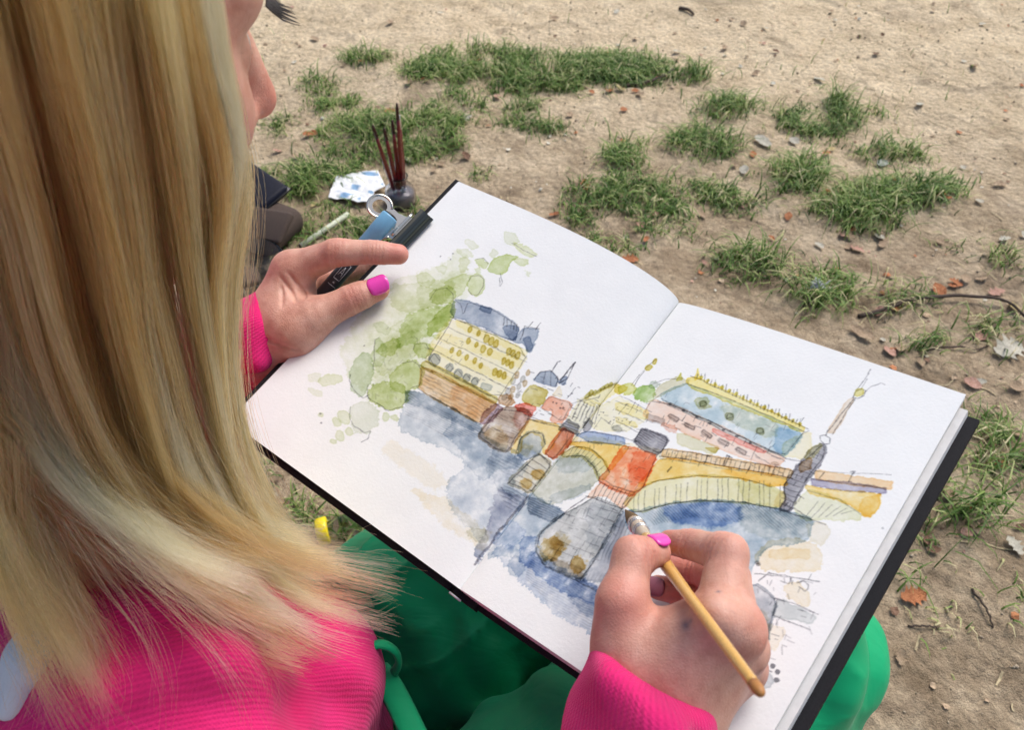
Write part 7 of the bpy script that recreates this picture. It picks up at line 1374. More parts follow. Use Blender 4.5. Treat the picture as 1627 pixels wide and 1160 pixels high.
edR, edL = v3((0.0533, 0.1024, 0.4354)), v3((-0.1404, 0.3277, 0.3975))
axR = unit(edR - elR)
V_sr = sleeve(elR, edR, edR, .0235, .0265, .042, [((0.0305, 0.0931, 0.4230), (0.0382, 0.0908, 0.4492), .0080), ((0.0382, 0.0908, 0.4492), (0.0486, 0.0838, 0.4564), .0050), ((0.0486, 0.0838, 0.4564), (0.0628, 0.0809, 0.4403), .0050), ((0.0284, 0.0797, 0.4217), (0.0489, 0.0716, 0.4575), .0085)], edR - v3((-.075, -.08, .27)))
V_sl = sleeve(elL, edL, edL, .0240, .0268, .042, [((-0.1567, 0.3111, 0.4081), (-0.1511, 0.2958, 0.3943), .0060), ((-0.1854, 0.3204, 0.3761), (-0.1774, 0.2967, 0.3547), .0095)], edL - elL)
SV, SF = join_parts([(relax(*V_sw, 2), V_sw[1]), (relax(*V_sr, 4), V_sr[1]), (relax(*V_sl, 4), V_sl[1])])
n_t, n_r = len(V_sw[0]), len(V_sr[0])
def around(Vs, el, ed):
    u_, w_, d_ = frame_of(ed - el); q = Vs - el; return np.arctan2(q @ w_, q @ u_) * .030
knit = np.concatenate([SV[:n_t] @ rgt, around(SV[n_t:n_t + n_r], elR, edR), around(SV[n_t + n_r:], elL, edL)])
knit2 = np.concatenate([SV[:n_t] @ unit(v3((.3, .15, -.9))), (SV[n_t:n_t + n_r] - elR) @ axR, (SV[n_t + n_r:] - elL) @ unit(edL - elL)])
sweater = mesh_obj('sweater', SV, SF, M['knit'], person)
point_attr(sweater.data, 'knit', knit); point_attr(sweater.data, 'course', knit2)
sweater['label'] = 'bright pink fine knit sweater with long cuffed sleeves'
# white collar showing at the nape
fw = Field(v3((-0.1667, 0.1016, 0.4616)) - .07, v3((-0.1667, 0.1016, 0.4616)) + .07, .002)
fw.chain([(-0.1916, 0.0924, 0.4237, 0.0060), (-0.1844, 0.1058, 0.4358, 0.0065), (-0.1797, 0.1173, 0.4434, 0.0055)], .01)
WV, WF = fw.mesh(); mesh_obj('white_collar', WV, WF, M['white'], person)

# ------------------------------------------------------------------ trousers
ft = Field((-.40, -.10, .0), (.30, .50, .37), .0030)
hx = .013
ft.chain([c4(hipL, .090), c4((hipL + knL) / 2 + v3((0, .012, -.004)), .082), c4(knL, .072)], .03)
ft.chain([c4(knL, .072), c4(anL, .052)], .03)
ft.cone(c4(pel + rgt * .075, .100), c4(pel - rgt * .060, .098), .03); ft.cone(c4(pel + rgt * .06, .09), c4(hipR, .085), .03); ft.cone(c4(pel, .10), c4(wst - v3((0, 0, .02)), .092), .03)
fr_ = Field((-.40, -.10, .0), (.30, .50, .37), .0030)
fr_.chain([c4(hipR, .090), c4((hipR + knR) / 2 + v3((.004, -.006, .040)), .080), c4(knR, .070)], .03); fr_.chain([c4(knR, .070), c4(anR, .050)], .03)
k_ = .004; h_ = np.maximum(k_ - np.abs(ft.F - fr_.F), 0) / k_
ft.F = np.minimum(ft.F, fr_.F) - h_ * h_ * k_ * .25
X, Y, Z = [(ft.lo[i] + np.arange(ft.n[i]) * ft.vox) for i in range(3)]
X, Y, Z = X[:, None, None], Y[None, :, None], Z[None, None, :]
def top_z(x, y):
    i, j = int(round((x - ft.lo[0]) / ft.vox)), int(round((y - ft.lo[1]) / ft.vox)); c = np.nonzero(ft.F[i, j] < 0)[0]
    return ft.lo[2] + c[-1] * ft.vox if len(c) else .1
def ridge(a, b, r):
    P_ = [v3(a) + (v3(b) - v3(a)) * q for q in np.linspace(0, 1, 7)]; P_ = [(p[0], p[1], top_z(p[0], p[1]) - r * .55) for p in P_]
    for q, (p0, p1) in enumerate(zip(P_[:-1], P_[1:])): ft.cone((*p0, r * (.5 + .5 * math.sin(math.pi * q / 6))), (*p1, r * (.5 + .5 * math.sin(math.pi * (q + 1) / 6))), .018)
FOLDS = [((-0.0679,0.2060,0.2865),(-0.0131,0.1420,0.2288),0.006),
((-0.0281,0.1930,0.2882),(0.0025,0.1574,0.2562),0.005),
((-0.1270,0.2429,0.2659),(-0.0890,0.2101,0.2498),0.005),
((0.2079,0.1881,0.3242),(0.1953,0.1376,0.2787),0.005),
((0.1826,0.1715,0.3362),(0.1690,0.1235,0.2929),0.005),
((0.0166,0.1482,0.2883),(0.0397,0.1209,0.2906),0.004)]
for a, b, r in FOLDS: ridge(a, b, r)
ft.halfspace((0, 0, .006), (0, 0, -1), .003)
V_tr = ft.mesh(); TV = relax(*V_tr, 2)
ud, vd = TV[:, 0] * .80 + TV[:, 1] * .60, -TV[:, 0] * .60 + TV[:, 1] * .80
warp = .6 * vnoise(ud * 14, vd * 14, TV[:, 2] * 14, 8)
w1 = 1.7 * (1 - np.abs(vnoise(ud * 11 + warp, vd * 30 + TV[:, 2] * 22 + warp, None, 5))) ** 3 + .8 * (1 - np.abs(vnoise(ud * 26 + warp, vd * 46 + warp, TV[:, 2] * 30, 6))) ** 4 - .8
trousers = mesh_obj('trousers', TV + np.array([0, 0, 1.]) * (.0034 * w1)[:, None], V_tr[1], M['trouser'], person)
trousers['label'] = 'emerald green satin trousers with soft folds'
for pts, r_, fl in (([(-0.0862, 0.1517, 0.2780), (-0.0835, 0.1583, 0.2974), (-0.0752, 0.1623, 0.3037), (-0.0666, 0.1607, 0.2968), (-0.0664, 0.1572, 0.2829), (-0.0755, 0.1553, 0.2677), (-0.0814, 0.1542, 0.2667)], .0034, .6), ([(-0.0799, 0.1592, 0.2712), (-0.0723, 0.1501, 0.2765), (-0.0642, 0.1381, 0.2792), (-0.0495, 0.1133, 0.2838)], .0072, .4)):
    mesh_obj('drawstring', *tube(catmull(pts, 28), r_, 10, True, fl), M['trouser'], trousers)

# ------------------------------------------------------------------ hair
GUIDES = [[(-0.1216,0.1390,0.6769),(-0.1312,0.1392,0.6502),(-0.1491,0.1432,0.6067),(-0.1653,0.1411,0.5578),(-0.1743,0.1272,0.5116),(-0.1776,0.1093,0.4753),(-0.1830,0.0905,0.4436),(-0.1892,0.0697,0.4194)],
[(-0.1142,0.1406,0.6784),(-0.1214,0.1392,0.6502),(-0.1423,0.1472,0.6036),(-0.1598,0.1444,0.5540),(-0.1696,0.1360,0.5128),(-0.1667,0.1246,0.4824),(-0.1559,0.1132,0.4559),(-0.1390,0.0988,0.4322)],
[(-0.1068,0.1414,0.6791),(-0.1127,0.1410,0.6519),(-0.1327,0.1535,0.6066),(-0.1500,0.1534,0.5554),(-0.1552,0.1431,0.5098),(-0.1443,0.1304,0.4714),(-0.1210,0.1198,0.4404),(-0.0947,0.1104,0.4184)],
[(-0.0982,0.1421,0.6798),(-0.1055,0.1430,0.6509),(-0.1251,0.1560,0.6048),(-0.1416,0.1568,0.5517),(-0.1435,0.1465,0.5048),(-0.1319,0.1342,0.4641),(-0.1099,0.1250,0.4315),(-0.0822,0.1175,0.4113)],
[(-0.0919,0.1456,0.6788),(-0.1007,0.1488,0.6481),(-0.1196,0.1630,0.6016),(-0.1338,0.1631,0.5479),(-0.1354,0.1522,0.4964),(-0.1251,0.1418,0.4548),(-0.1031,0.1330,0.4253),(-0.0745,0.1291,0.4057)],
[(-0.0879,0.1549,0.6751),(-0.0980,0.1615,0.6420),(-0.1150,0.1737,0.5938),(-0.1284,0.1736,0.5399),(-0.1304,0.1619,0.4863),(-0.1203,0.1481,0.4430),(-0.0996,0.1411,0.4138),(-0.0674,0.1392,0.3986)],
[(-0.0831,0.1631,0.6717),(-0.0899,0.1634,0.6411),(-0.1071,0.1779,0.5908),(-0.1230,0.1836,0.5328),(-0.1291,0.1723,0.4714),(-0.1186,0.1564,0.4303),(-0.0979,0.1500,0.4043),(-0.0623,0.1488,0.3924)],
[(-0.0791,0.1757,0.6656),(-0.0845,0.1751,0.6354),(-0.1006,0.1901,0.5843),(-0.1216,0.2015,0.5179),(-0.1273,0.1835,0.4600),(-0.1187,0.1643,0.4185),(-0.0961,0.1576,0.3949),(-0.0604,0.1543,0.3852)],
[(-0.0808,0.1957,0.6566),(-0.0841,0.1916,0.6274),(-0.0947,0.1997,0.5822),(-0.1236,0.2102,0.5163),(-0.1366,0.1949,0.4487),(-0.1220,0.1708,0.4096),(-0.0975,0.1619,0.3894),(-0.0652,0.1589,0.3800)],
[(-0.0823,0.2086,0.6495),(-0.0851,0.2062,0.6204),(-0.0909,0.2102,0.5823),(-0.1247,0.2219,0.5121),(-0.1402,0.2068,0.4420),(-0.1252,0.1787,0.4045),(-0.1037,0.1680,0.3869),(-0.0783,0.1637,0.3789)],
[(-0.0852,0.2202,0.6424),(-0.0888,0.2203,0.6116),(-0.0918,0.2215,0.5749),(-0.1188,0.2330,0.5194),(-0.1396,0.2245,0.4619),(-0.1384,0.2028,0.4222),(-0.1206,0.1804,0.3953),(-0.0996,0.1687,0.3821)]]
NPT = 34
GD = np.array([catmull(g, NPT) for g in GUIDES])
def guide_at(a):
    x = a * (len(GD) - 1); i = np.clip(x.astype(int), 0, len(GD) - 2); f = (x - i)[:, None, None]
    return GD[i] * (1 - f) + GD[i + 1] * f
back = unit(v3((-.36, .74, -.57)))
n_cl, per = 380, 78
cl_a = rng.random(n_cl) ** 1.12; cl_b = rng.random(n_cl) ** 1.2
cl_len = 1.02 - .26 * rng.random(n_cl) ** 1.6 + 0 * rng.random(n_cl); cl_tone = np.clip(.68 + .18 * rng.standard_normal(n_cl) + .22 * vnoise(cl_a * 13, cl_b * 3, None, 5), 0, 1)
n_lk = 30
lk_a = np.sort(rng.random(n_lk)); lk_b = rng.random(n_lk); lk_of = np.argmin(np.abs(cl_a[:, None] - lk_a[None]) + .10 * np.abs(cl_b[:, None] - lk_b[None]), 1)
lk_len = rng.uniform(.80, 1.06, n_lk); lk_tone = .19 * rng.standard_normal(n_lk); cl_tone = np.clip(cl_tone + lk_tone[lk_of], 0, 1)
a = np.repeat(cl_a, per) + .020 * rng.standard_normal(n_cl * per); b = np.repeat(cl_b, per) + .06 * rng.standard_normal(n_cl * per)
m = n_cl * per; ci = np.repeat(np.arange(n_cl), per)
ac = np.clip(cl_a, 0, 1)[ci]
t = np.linspace(0, 1, NPT)
base_c = guide_at(ac); own = guide_at(np.clip(a, 0, 1)); lock_c = guide_at(np.clip(lk_a[lk_of][ci], 0, 1))
pull = (.20 + .68 * t ** 1.2)[None, :, None]
S = own * (1 - pull) + base_c * pull
lp_ = (.62 * t ** 1.6)[None, :, None]
S = S * (1 - lp_) + lock_c * lp_
lk_off = rng.standard_normal((n_lk, 1, 3)) * .014 * (t ** 1.8)[None, :, None] + rng.standard_normal((n_lk, 1, 3)) * .0035 * np.sin(t * 5 + 1)[None, :, None]
S = S + lk_off[lk_of][ci]
bb = (np.repeat(cl_b, per)[:, None] * pull[..., 0] + b[:, None] * (1 - pull[..., 0]))
S = S + back * (bb * (.045 * (1 - .55 * t)))[..., None]
ph = rng.random((n_cl, 3, 3)) * 6.28; fr = 2.0 + 3 * rng.random((n_cl, 3, 3)); am = .0016 * rng.random((n_cl, 3, 3))
wob = sum(am[ci, k, :][:, None, :] * np.sin(ph[ci, k, :][:, None, :] + fr[ci, k, :][:, None, :] * t[None, :, None] * (1 + k)) for k in range(3))
S = S + wob * (.3 + 1.6 * t)[None, :, None]
jit = rng.standard_normal((m, 1, 3)) * .0009 + rng.standard_normal((m, 1, 3)) * .0028 * (t ** 3)[None, :, None]
S = S + jit
f_amp = np.where(rng.random(m) < .06, .013, .0)[:, None, None]
S = S + f_amp * np.sin(rng.random((m, 1, 3)) * 6.28 + t[None, :, None] * (2 + 4 * rng.random((m, 1, 3)))) * (t ** 1.2)[None, :, None]
ln = np.clip(lk_len[lk_of][ci] * cl_len[ci] * (1.0 - .26 * rng.random(m) ** 2.2), .3, 1.0)
tt = t[None, :] * ln[:, None] * (NPT - 1); i0 = np.clip(tt.astype(int), 0, NPT - 2); ff = (tt - i0)[..., None]
rows = np.arange(m)[:, None]
S = S[rows, i0] * (1 - ff) + S[rows, i0 + 1] * ff
WISPS = [([(-0.1479,0.1422,0.4955),(-0.1331,0.1285,0.4751),(-0.1132,0.1179,0.4561),(-0.0924,0.1106,0.4388),(-0.0823,0.1097,0.4285),(-0.0775,0.1163,0.4210)],34),
([(-0.1423,0.1399,0.4907),(-0.1235,0.1270,0.4683),(-0.1040,0.1209,0.4494),(-0.0903,0.1206,0.4357),(-0.0775,0.1267,0.4304),(-0.0735,0.1368,0.4261)],26),
([(-0.1548,0.1319,0.4956),(-0.1435,0.1190,0.4746),(-0.1321,0.1073,0.4587),(-0.1258,0.0946,0.4445),(-0.1253,0.0816,0.4302)],22),
([(-0.1446,0.1279,0.4853),(-0.1253,0.1157,0.4663),(-0.1088,0.1038,0.4502),(-0.0992,0.0925,0.4373),(-0.0968,0.0814,0.4232)],24),
([(-0.1368,0.1256,0.4805),(-0.1180,0.1158,0.4609),(-0.1018,0.1061,0.4442),(-0.0926,0.0953,0.4290),(-0.0953,0.0856,0.4162)],16),
([(-0.1289,0.1489,0.4571),(-0.1073,0.1385,0.4343),(-0.0848,0.1364,0.4149),(-0.0628,0.1405,0.4024),(-0.0488,0.1501,0.3976)],20),
([(-0.1227,0.1605,0.4366),(-0.1043,0.1510,0.4146),(-0.0837,0.1532,0.4071),(-0.0647,0.1608,0.4073),(-0.0509,0.1621,0.4017)],14),
([(-0.1616,0.1272,0.4954),(-0.1545,0.1139,0.4754),(-0.1479,0.1024,0.4596),(-0.1446,0.0898,0.4456),(-0.1479,0.0770,0.4314)],18),
([(-0.1587,0.1394,0.5293),(-0.1667,0.1246,0.4958),(-0.1676,0.1074,0.4695),(-0.1680,0.0925,0.4507),(-0.1767,0.0784,0.4340)],40),
([(-0.0944,0.2234,0.5686),(-0.1112,0.2388,0.5179),(-0.1223,0.2333,0.4860),(-0.1279,0.2221,0.4558),(-0.1267,0.2061,0.4279)],16),
([(-0.0944,0.2263,0.5793),(-0.0936,0.2234,0.5578),(-0.1051,0.2292,0.5227),(-0.1194,0.2298,0.4896),(-0.1283,0.2232,0.4635)],14)]
ex = []; ex_t = []
for wi, (pts, cnt) in enumerate(WISPS):
    g = catmull(pts, NPT)
    for q in range(cnt):
        off = rng.standard_normal(3) * .0016 * (.4 + t[:, None] * 1.2) + rng.standard_normal(3) * .0030 * np.sin(t[:, None] * rng.uniform(2, 5) + rng.random() * 6)
        L_ = rng.uniform(.75, 1.0); p = g + off; x_ = t * L_ * (NPT - 1); i_ = np.clip(x_.astype(int), 0, NPT - 2); f_ = (x_ - i_)[:, None]
        ex.append(p[i_] * (1 - f_) + p[i_ + 1] * f_); ex_t.append(.75 + .2 * rng.standard_normal())
CEN = hp(0, -.015, .035); DN = v3((0, 0, -1.))
dn_l = np.array([DN @ HR, DN @ HF, DN @ HU]); nb = 0
while nb < 9000:
    dl = unit(rng.standard_normal(3))
    if dl[2] < -.35 or dl[1] > -.12 or (dl[0] > .22 and dl[1] > -.45): continue
    tn = .5 + .35 * float(vnoise(np.array(dl[0] * 6), np.array(dl[1] * 6), np.array(dl[2] * 3), 9)); P_ = []; dk = dl; rr_ = rng.uniform(1.0, 1.14)
    for k_ in range(12):
        P_.append(CEN + HR * dk[0] * .077 * rr_ + HF * dk[1] * .097 * rr_ + HU * dk[2] * .090 * rr_)
        dk = unit(dk + .22 * dn_l - .05 * np.array([0, 1., 0]))
        if (HR * dk[0] + HF * dk[1] + HU * dk[2])[2] < -.28: break
    P_.append(CEN + HR * dk[0] * .080 * rr_ + HF * dk[1] * .100 * rr_ + HU * dk[2] * .090 * rr_)
    if (P_[-1] - CEN) @ unit(v3((HF[0], HF[1], 0))) > -.035: continue
    e_ = P_[-1]; outw = unit(v3((e_[0] - nck[0], e_[1] - nck[1], 0))); L_ = rng.uniform(.16, .26)
    for q in (.3, .65, 1.0): P_.append(e_ + DN * L_ * q + outw * .012 * q + rng.standard_normal(3) * .003)
    ex.append(catmull(P_, NPT)); ex_t.append(tn + .08 * rng.standard_normal()); nb += 1
ex = np.array(ex); S = np.concatenate([S, ex]); m_all = len(S)
hc = bpy.data.hair_curves.new('hair')
hc.add_curves([NPT] * m_all)
hc.position_data.foreach_set('vector', S.astype(np.float32).ravel())
rad = (np.where(np.concatenate([rng.random(m) < .06, np.arange(len(ex)) < len(ex) - 9000]), .000045, np.where(np.arange(m_all) < m, .000075, .00013))[:, None] * (1 - .65 * t ** 2.5)[None, :])
ra = hc.attributes.get('radius') or hc.attributes.new('radius', 'FLOAT', 'POINT')
ra.data.foreach_set('value', rad.astype(np.float32).ravel())
sh = hc.attributes.new('shade', 'FLOAT', 'CURVE')
sh.data.foreach_set('value', np.clip(np.concatenate([cl_tone[ci] + .07 * rng.standard_normal(m), ex_t]), 0, .90).astype(np.float32))
hc.materials.append(M['hair'])
hair = bpy.data.objects.new('hair', hc); col.objects.link(hair); hair.parent = person; hair.matrix_parent_inverse = person.matrix_world.inverted()
hair['label'] = 'long straight blonde hair falling over the shoulder'

# ------------------------------------------------------------------ paintbrush in the hand
tipB, endB = v3((0.0568, 0.1945, 0.3953)), v3((0.0680, 0.0678, 0.5105))
brush = thing('paintbrush', tuple(tipB), 'yellow wooden paintbrush with a wire-wrapped ferrule held over the bridge painting', 'paintbrush')
def along(t): return tipB + (endB - tipB) * t
L_B = np.linalg.norm(endB - tipB)
def seg_t(mm): return mm / 1000 / L_B
mesh_obj('bristles', *tube(*straight(tipB, endB, [(0, .0002), (seg_t(5), .0012), (seg_t(11), .0024), (seg_t(17), .0033), (seg_t(22), .0035)]), 20), M['bristle'], brush)
mesh_obj('ferrule', *tube(*straight(tipB, endB, [(seg_t(21), .0036), (seg_t(23), .0038), (seg_t(32), .0035), (seg_t(42), .0029), (seg_t(43), .0027)]), 20), M['quill'], brush)
for mm, r in ((25, .0038), (27.2, .0038), (33, .0035), (35, .0034)):
    pts = [along(seg_t(mm)) + (lambda u, w, d: u * math.cos(q) * r + w * math.sin(q) * r)(*frame_of(endB - tipB)) for q in np.linspace(0, 2 * math.pi, 25)]
    mesh_obj('wire_ring', *tube(pts, .00045, 6, False), M['silver'], brush)
mesh_obj('handle', *tube(*straight(tipB, endB, [(seg_t(41), .0026), (seg_t(48), .0029), (seg_t(58), .0029), (seg_t(80), .0026), (seg_t(105), .0021), (.955, .00172), (.968, .00175)]), 24), M['wood'], brush)
mesh_obj('handle_end', *tube(*straight(tipB, endB, [(.966, .00178), (.985, .00178), (.995, .0013), (1.0, .0004)]), 24), M['woodend'], brush)

# ------------------------------------------------------------------ marker pen in the left hand
pA, pB = v3((-0.1210, 0.3427, 0.4022)), v3((-0.0763, 0.3839, 0.4359))
pen = thing('marker_pen', tuple(pA), 'dark grey marker pen with a light blue cap held under the forefinger', 'pen')
mesh_obj('barrel', *tube(*straight(pA, pB, [(0, .003), (.02, .0048), (.55, .0050), (.56, .0050)]), 24), M['pengrey'], pen)
mesh_obj('cap', *tube(*straight(pA, pB, [(.56, .0054), (.565, .0056), (.78, .0056), (.785, .0058), (.97, .0057), (.985, .0052)]), 24), M['penblue'], pen)
mesh_obj('cap_plug', *tube(*straight(pA, pB, [(.98, .0050), (.995, .0049), (1.005, .0036)]), 20), M['penblack'], pen)
pu, pw_, pd = frame_of(pB - pA); pn = unit(camdir(pA) - pd * (camdir(pA) @ pd)); psd = np.cross(pd, pn)
def on_pen(t, x, r=.0052):          # t along, x metres around
    q = x / r; return pA + (pB - pA) * t + pn * r * math.cos(q) + psd * r * math.sin(q)
def pen_line(a, b, wdt=.00022, r=.00515):
    pts = [on_pen(a[0] + (b[0] - a[0]) * k, a[1] + (b[1] - a[1]) * k, r) for k in np.linspace(0, 1, 5)]
    return tube(pts, wdt, 4)
marks = [((.23, -.0022), (.23, .0022)), ((.40, -.0022), (.40, .0022)), ((.23, -.0022), (.40, -.0022)), ((.23, .0022), (.40, .0022)), ((.27, -.0012), (.365, 0)), ((.27, .0012), (.365, 0)), ((.30, -.0007), (.30, .0007)), ((.16, -.0026), (.16, .0034)), ((.185, -.0004), (.20, .0)), ((.20, 0), (.185, .0006)), ((.43, -.002), (.52, -.002)), ((.44, .0008), (.50, .0008))]
pv, pf = [], []
for a_, b_ in marks:
    V, F = pen_line(a_, b_); pf += [tuple(i + len(pv) for i in f) for f in F]; pv += list(V)
mesh_obj('printed_logo', pv, pf, M['print_'], pen)
pv, pf = [], []
for k in range(9):
    V, F = pen_line((.60 + .012 * (k % 2) * 0, -.0012 + .0007 * k), (.66, -.0012 + .0007 * k), .0002, .0057); pf += [tuple(i + len(pv) for i in f) for f in F]; pv += list(V)
mesh_obj('barcode', pv, pf, M['print_'], pen)

# ------------------------------------------------------------------ bulldog clip on the page edge
ce = unit(TL - BL); cn = NL; cin = unit(np.cross(ce, cn)); cin *= np.sign(cin @ (GT - TL))
cc = v3((-0.0663, 0.3818, 0.4226))
clip = thing('bulldog_clip', tuple(cc), 'shiny steel bulldog clip pinching the corner of the open page', 'clip')
prof = [(.0062, .0004), (.0066, .0016), (.0052, .0026), (.0046, .0020), (.0036, .0034), (.0029, .0028), (.0016, .0042), (.0008, .0036), (-.0008, .0050), (-.0024, .0054), (-.0036, .0046), (-.0042, .0020), (-.0042, -.0100), (.0040, -.0110), (.0040, -.0100), (-.0030, -.0090), (-.0030, .0004)]
bv = []
for x in (-.017, .017):
    for a_, b_ in prof: bv.append(cc + ce * x + cin * a_ + cn * b_)
k = len(prof)
mesh_obj('clip_body', bv, [tuple(range(k)), tuple(range(k, 2 * k))[::-1]] + [(i, i + k, (i + 1) % k + k, (i + 1) % k) for i in range(k)], M['chrome'], clip, False)
def handle_plate(up, tilt):
    outl = []
    dirx = unit(-cin + cn * tilt)
    o0 = cc - cin * .003 + cn * up
    Rr, ctr = .0078, .0205
    side = [(0, .0085), (.004, .0062), (.009, .0046), (.0135, .0048)]
    ang = np.linspace(math.radians(140), math.radians(-140), 22)
    pts = [(x, y) for x, y in side] + [(ctr + Rr * math.cos(q), Rr * math.sin(q)) for q in ang] + [(x, -y) for x, y in side[::-1]]
    hole = [(ctr + .0048 * math.cos(q), .0048 * math.sin(q)) for q in np.linspace(0, 2 * math.pi, 13)[:-1]]
    import bmesh
    bm = bmesh.new(); nrm = np.cross(dirx, ce)
    def put(x, y, z): return bm.verts.new(tuple(o0 + dirx * x + ce * y + nrm * z))
    loops = []
    for L in (pts, hole):
        vs = [put(x, y, 0) for x, y in L]; es = [bm.edges.new((p, q)) for p, q in zip(vs, vs[1:] + vs[:1])]; loops += es
    bmesh.ops.triangle_fill(bm, use_beauty=True, edges=loops)
    me = bpy.data.meshes.new('clip_handle'); bm.to_mesh(me); bm.free()
    o = link('clip_handle', me, M['bright'], clip); md = o.modifiers.new('thick', 'SOLIDIFY'); md.thickness = .0007
    rim = [o0 + dirx * (ctr + Rr * math.cos(q)) + ce * Rr * math.sin(q) for q in np.linspace(math.radians(150), math.radians(-150), 30)]
    mesh_obj('rim', *tube(rim, .0008, 8), M['bright'], o)
handle_plate(.0046, .34); handle_plate(-.0095, -.25)
spr = [cc - cin * .0050 + ce * x + cn * (.0055) for x in np.linspace(-.010, .010, 9)]
mesh_obj('pivot_rod', *tube(spr, .0011, 10), M['bright'], clip)

# ------------------------------------------------------------------ water jar and brushes on the ground
jx, jy = (-0.1804, 1.0051)
jz = float(ground_h(jx, jy)) - .002
jar = thing('water_jar', (jx, jy, jz), 'small round plastic jar of dark paint water standing on the soil', 'jar')
V, F = lathe_z([(.0, 0), (.019, 0), (.0238, .003), (.0255, .012), (.0252, .024), (.0225, .033), (.0165, .040), (.0145, .044), (.0150, .053), (.0158, .055), (.0140, .0555), (.0132, .053), (.0130, .044), (.0152, .0385), (.0208, .032), (.0234, .024), (.0236, .012), (.0222, .0045), (.0, .003)], 32)
mesh_obj('jar_body', V + v3((jx, jy, jz)), F, M['glass'], jar)
V, F = lathe_z([(.0, .0036), (.0215, .0050), (.0230, .012), (.0228, .022), (.0215, .026), (.0, .026)], 28)
mesh_obj('paint_water', V + v3((jx, jy, jz)), F, M['water'], jar)
BR5 = [((-0.1989, 0.9608, 0.1655), -.006, 'leftmost thin red brush leaning out of the water jar'), ((-0.1862, 0.9756, 0.1519), -.003, 'short red brush second from the left in the water jar'), ((-0.1759, 0.9929, 0.1540), .0, 'upright red brush in the middle of the water jar'), ((-0.1628, 0.9742, 0.1910), .003, 'tallest dark tipped red brush in the water jar'), ((-0.1665, 1.0037, 0.1570), .006, 'rightmost red brush with a grey end in the water jar')]
for i, (top, off, lab) in enumerate(BR5):
    foot = v3((jx + off, jy + .004 * (i % 2), jz + .005)); top = v3(top)
    b_ = thing('paintbrush', tuple(foot), lab, 'paintbrush', 'brushes standing in the water jar')
    mesh_obj('handle', *tube(*straight(foot, top, [(.18, .0031), (.45, .0038), (.7, .0031), (.86, .0023)]), 10), M['red'], b_)
    mesh_obj('handle_tip', *tube(*straight(foot, top, [(.855, .0028), (.95, .0024), (1.0, .0012)]), 10), M['silver' if i == 4 else 'redtip'], b_)
    mesh_obj('ferrule', *tube(*straight(foot, top, [(.06, .0022), (.18, .0028)]), 10), M['silver'], b_)
    mesh_obj('bristles', *tube(*straight(foot, top, [(0, .0006), (.03, .0022), (.06, .0022)]), 10), M['bristle'], b_)

# white paper towel
PT = [(-0.2967, 0.9999), (-0.2949, 1.0402), (-0.2928, 1.0602), (-0.2597, 1.0731), (-0.2282, 1.0862), (-0.2200, 1.0620), (-0.2084, 1.0349), (-0.2255, 1.0207), (-0.2259, 0.9914), (-0.2479, 0.9880), (-0.2631, 0.9948), (-0.2798, 0.9965)]
pc = np.mean(PT, 0)
tw_v, tw_f, tw_c = [], [], []
nr, ns = 40, 132
for j in range(nr + 1):
    for i in range(ns):
        q = i / ns * len(PT); a_, b_ = v3(PT[int(q) % len(PT)]), v3(PT[(int(q) + 1) % len(PT)]); p = pc + (a_ + (b_ - a_) * (q % 1) - pc) * (j / nr)
        z = float(ground_h(p[0], p[1])) + .010 + .0018 * float(vnoise(np.array(p[0] * 60), np.array(p[1] * 60))) + .0008 * float(vnoise(np.array(p[0] * 150), np.array(p[1] * 150), None, 4))
        tw_v.append((p[0], p[1], z))
        g = float(vnoise(np.array(p[0] * 70), np.array(p[1] * 120), None, 9)); h = float(vnoise(np.array(p[0] * 30), np.array(p[1] * 40), None, 2))
        blot = max(0, min(1, (g - .12) * 3)) * (1 if h > -.25 else 0) * (1 if j < nr - 1 else 0)
        tw_c.append((1 - .72 * blot, 1 - .55 * blot, 1 - .33 * blot, 1))
for j in range(nr):
    for i in range(ns): tw_f.append((j * ns + i, (j + 1) * ns + i, (j + 1) * ns + (i + 1) % ns, j * ns + (i + 1) % ns))
tw = tag(mesh_obj('paper_towel', tw_v, tw_f, M['page']), 'crumpled white paper towel with blue paint blots beside the water jar', 'paper towel')
point_attr(tw.data, 'paint', tw_c, 'FLOAT_COLOR')
md = tw.modifiers.new('thick', 'SOLIDIFY'); md.thickness = .0012

# pale hollow rod
ra_, rb_ = v3((-0.3190, 0.8786, 0.0120)), v3((-0.2581, 0.9556, 0.0140))
rod = thing('plastic_tube', tuple(ra_), 'pale greenish white hollow rod lying in the grass', 'tube')
mesh_obj('tube_wall', *tube([ra_, (ra_ + rb_) / 2, rb_], .0042, 14, False), M['tubewhite'], rod).modifiers.new('thick', 'SOLIDIFY').thickness = .0010
mesh_obj('end_plug', *tube([ra_ + (rb_ - ra_) * -.01, ra_ + (rb_ - ra_) * .02], .0036, 12), M['penblack'], rod)

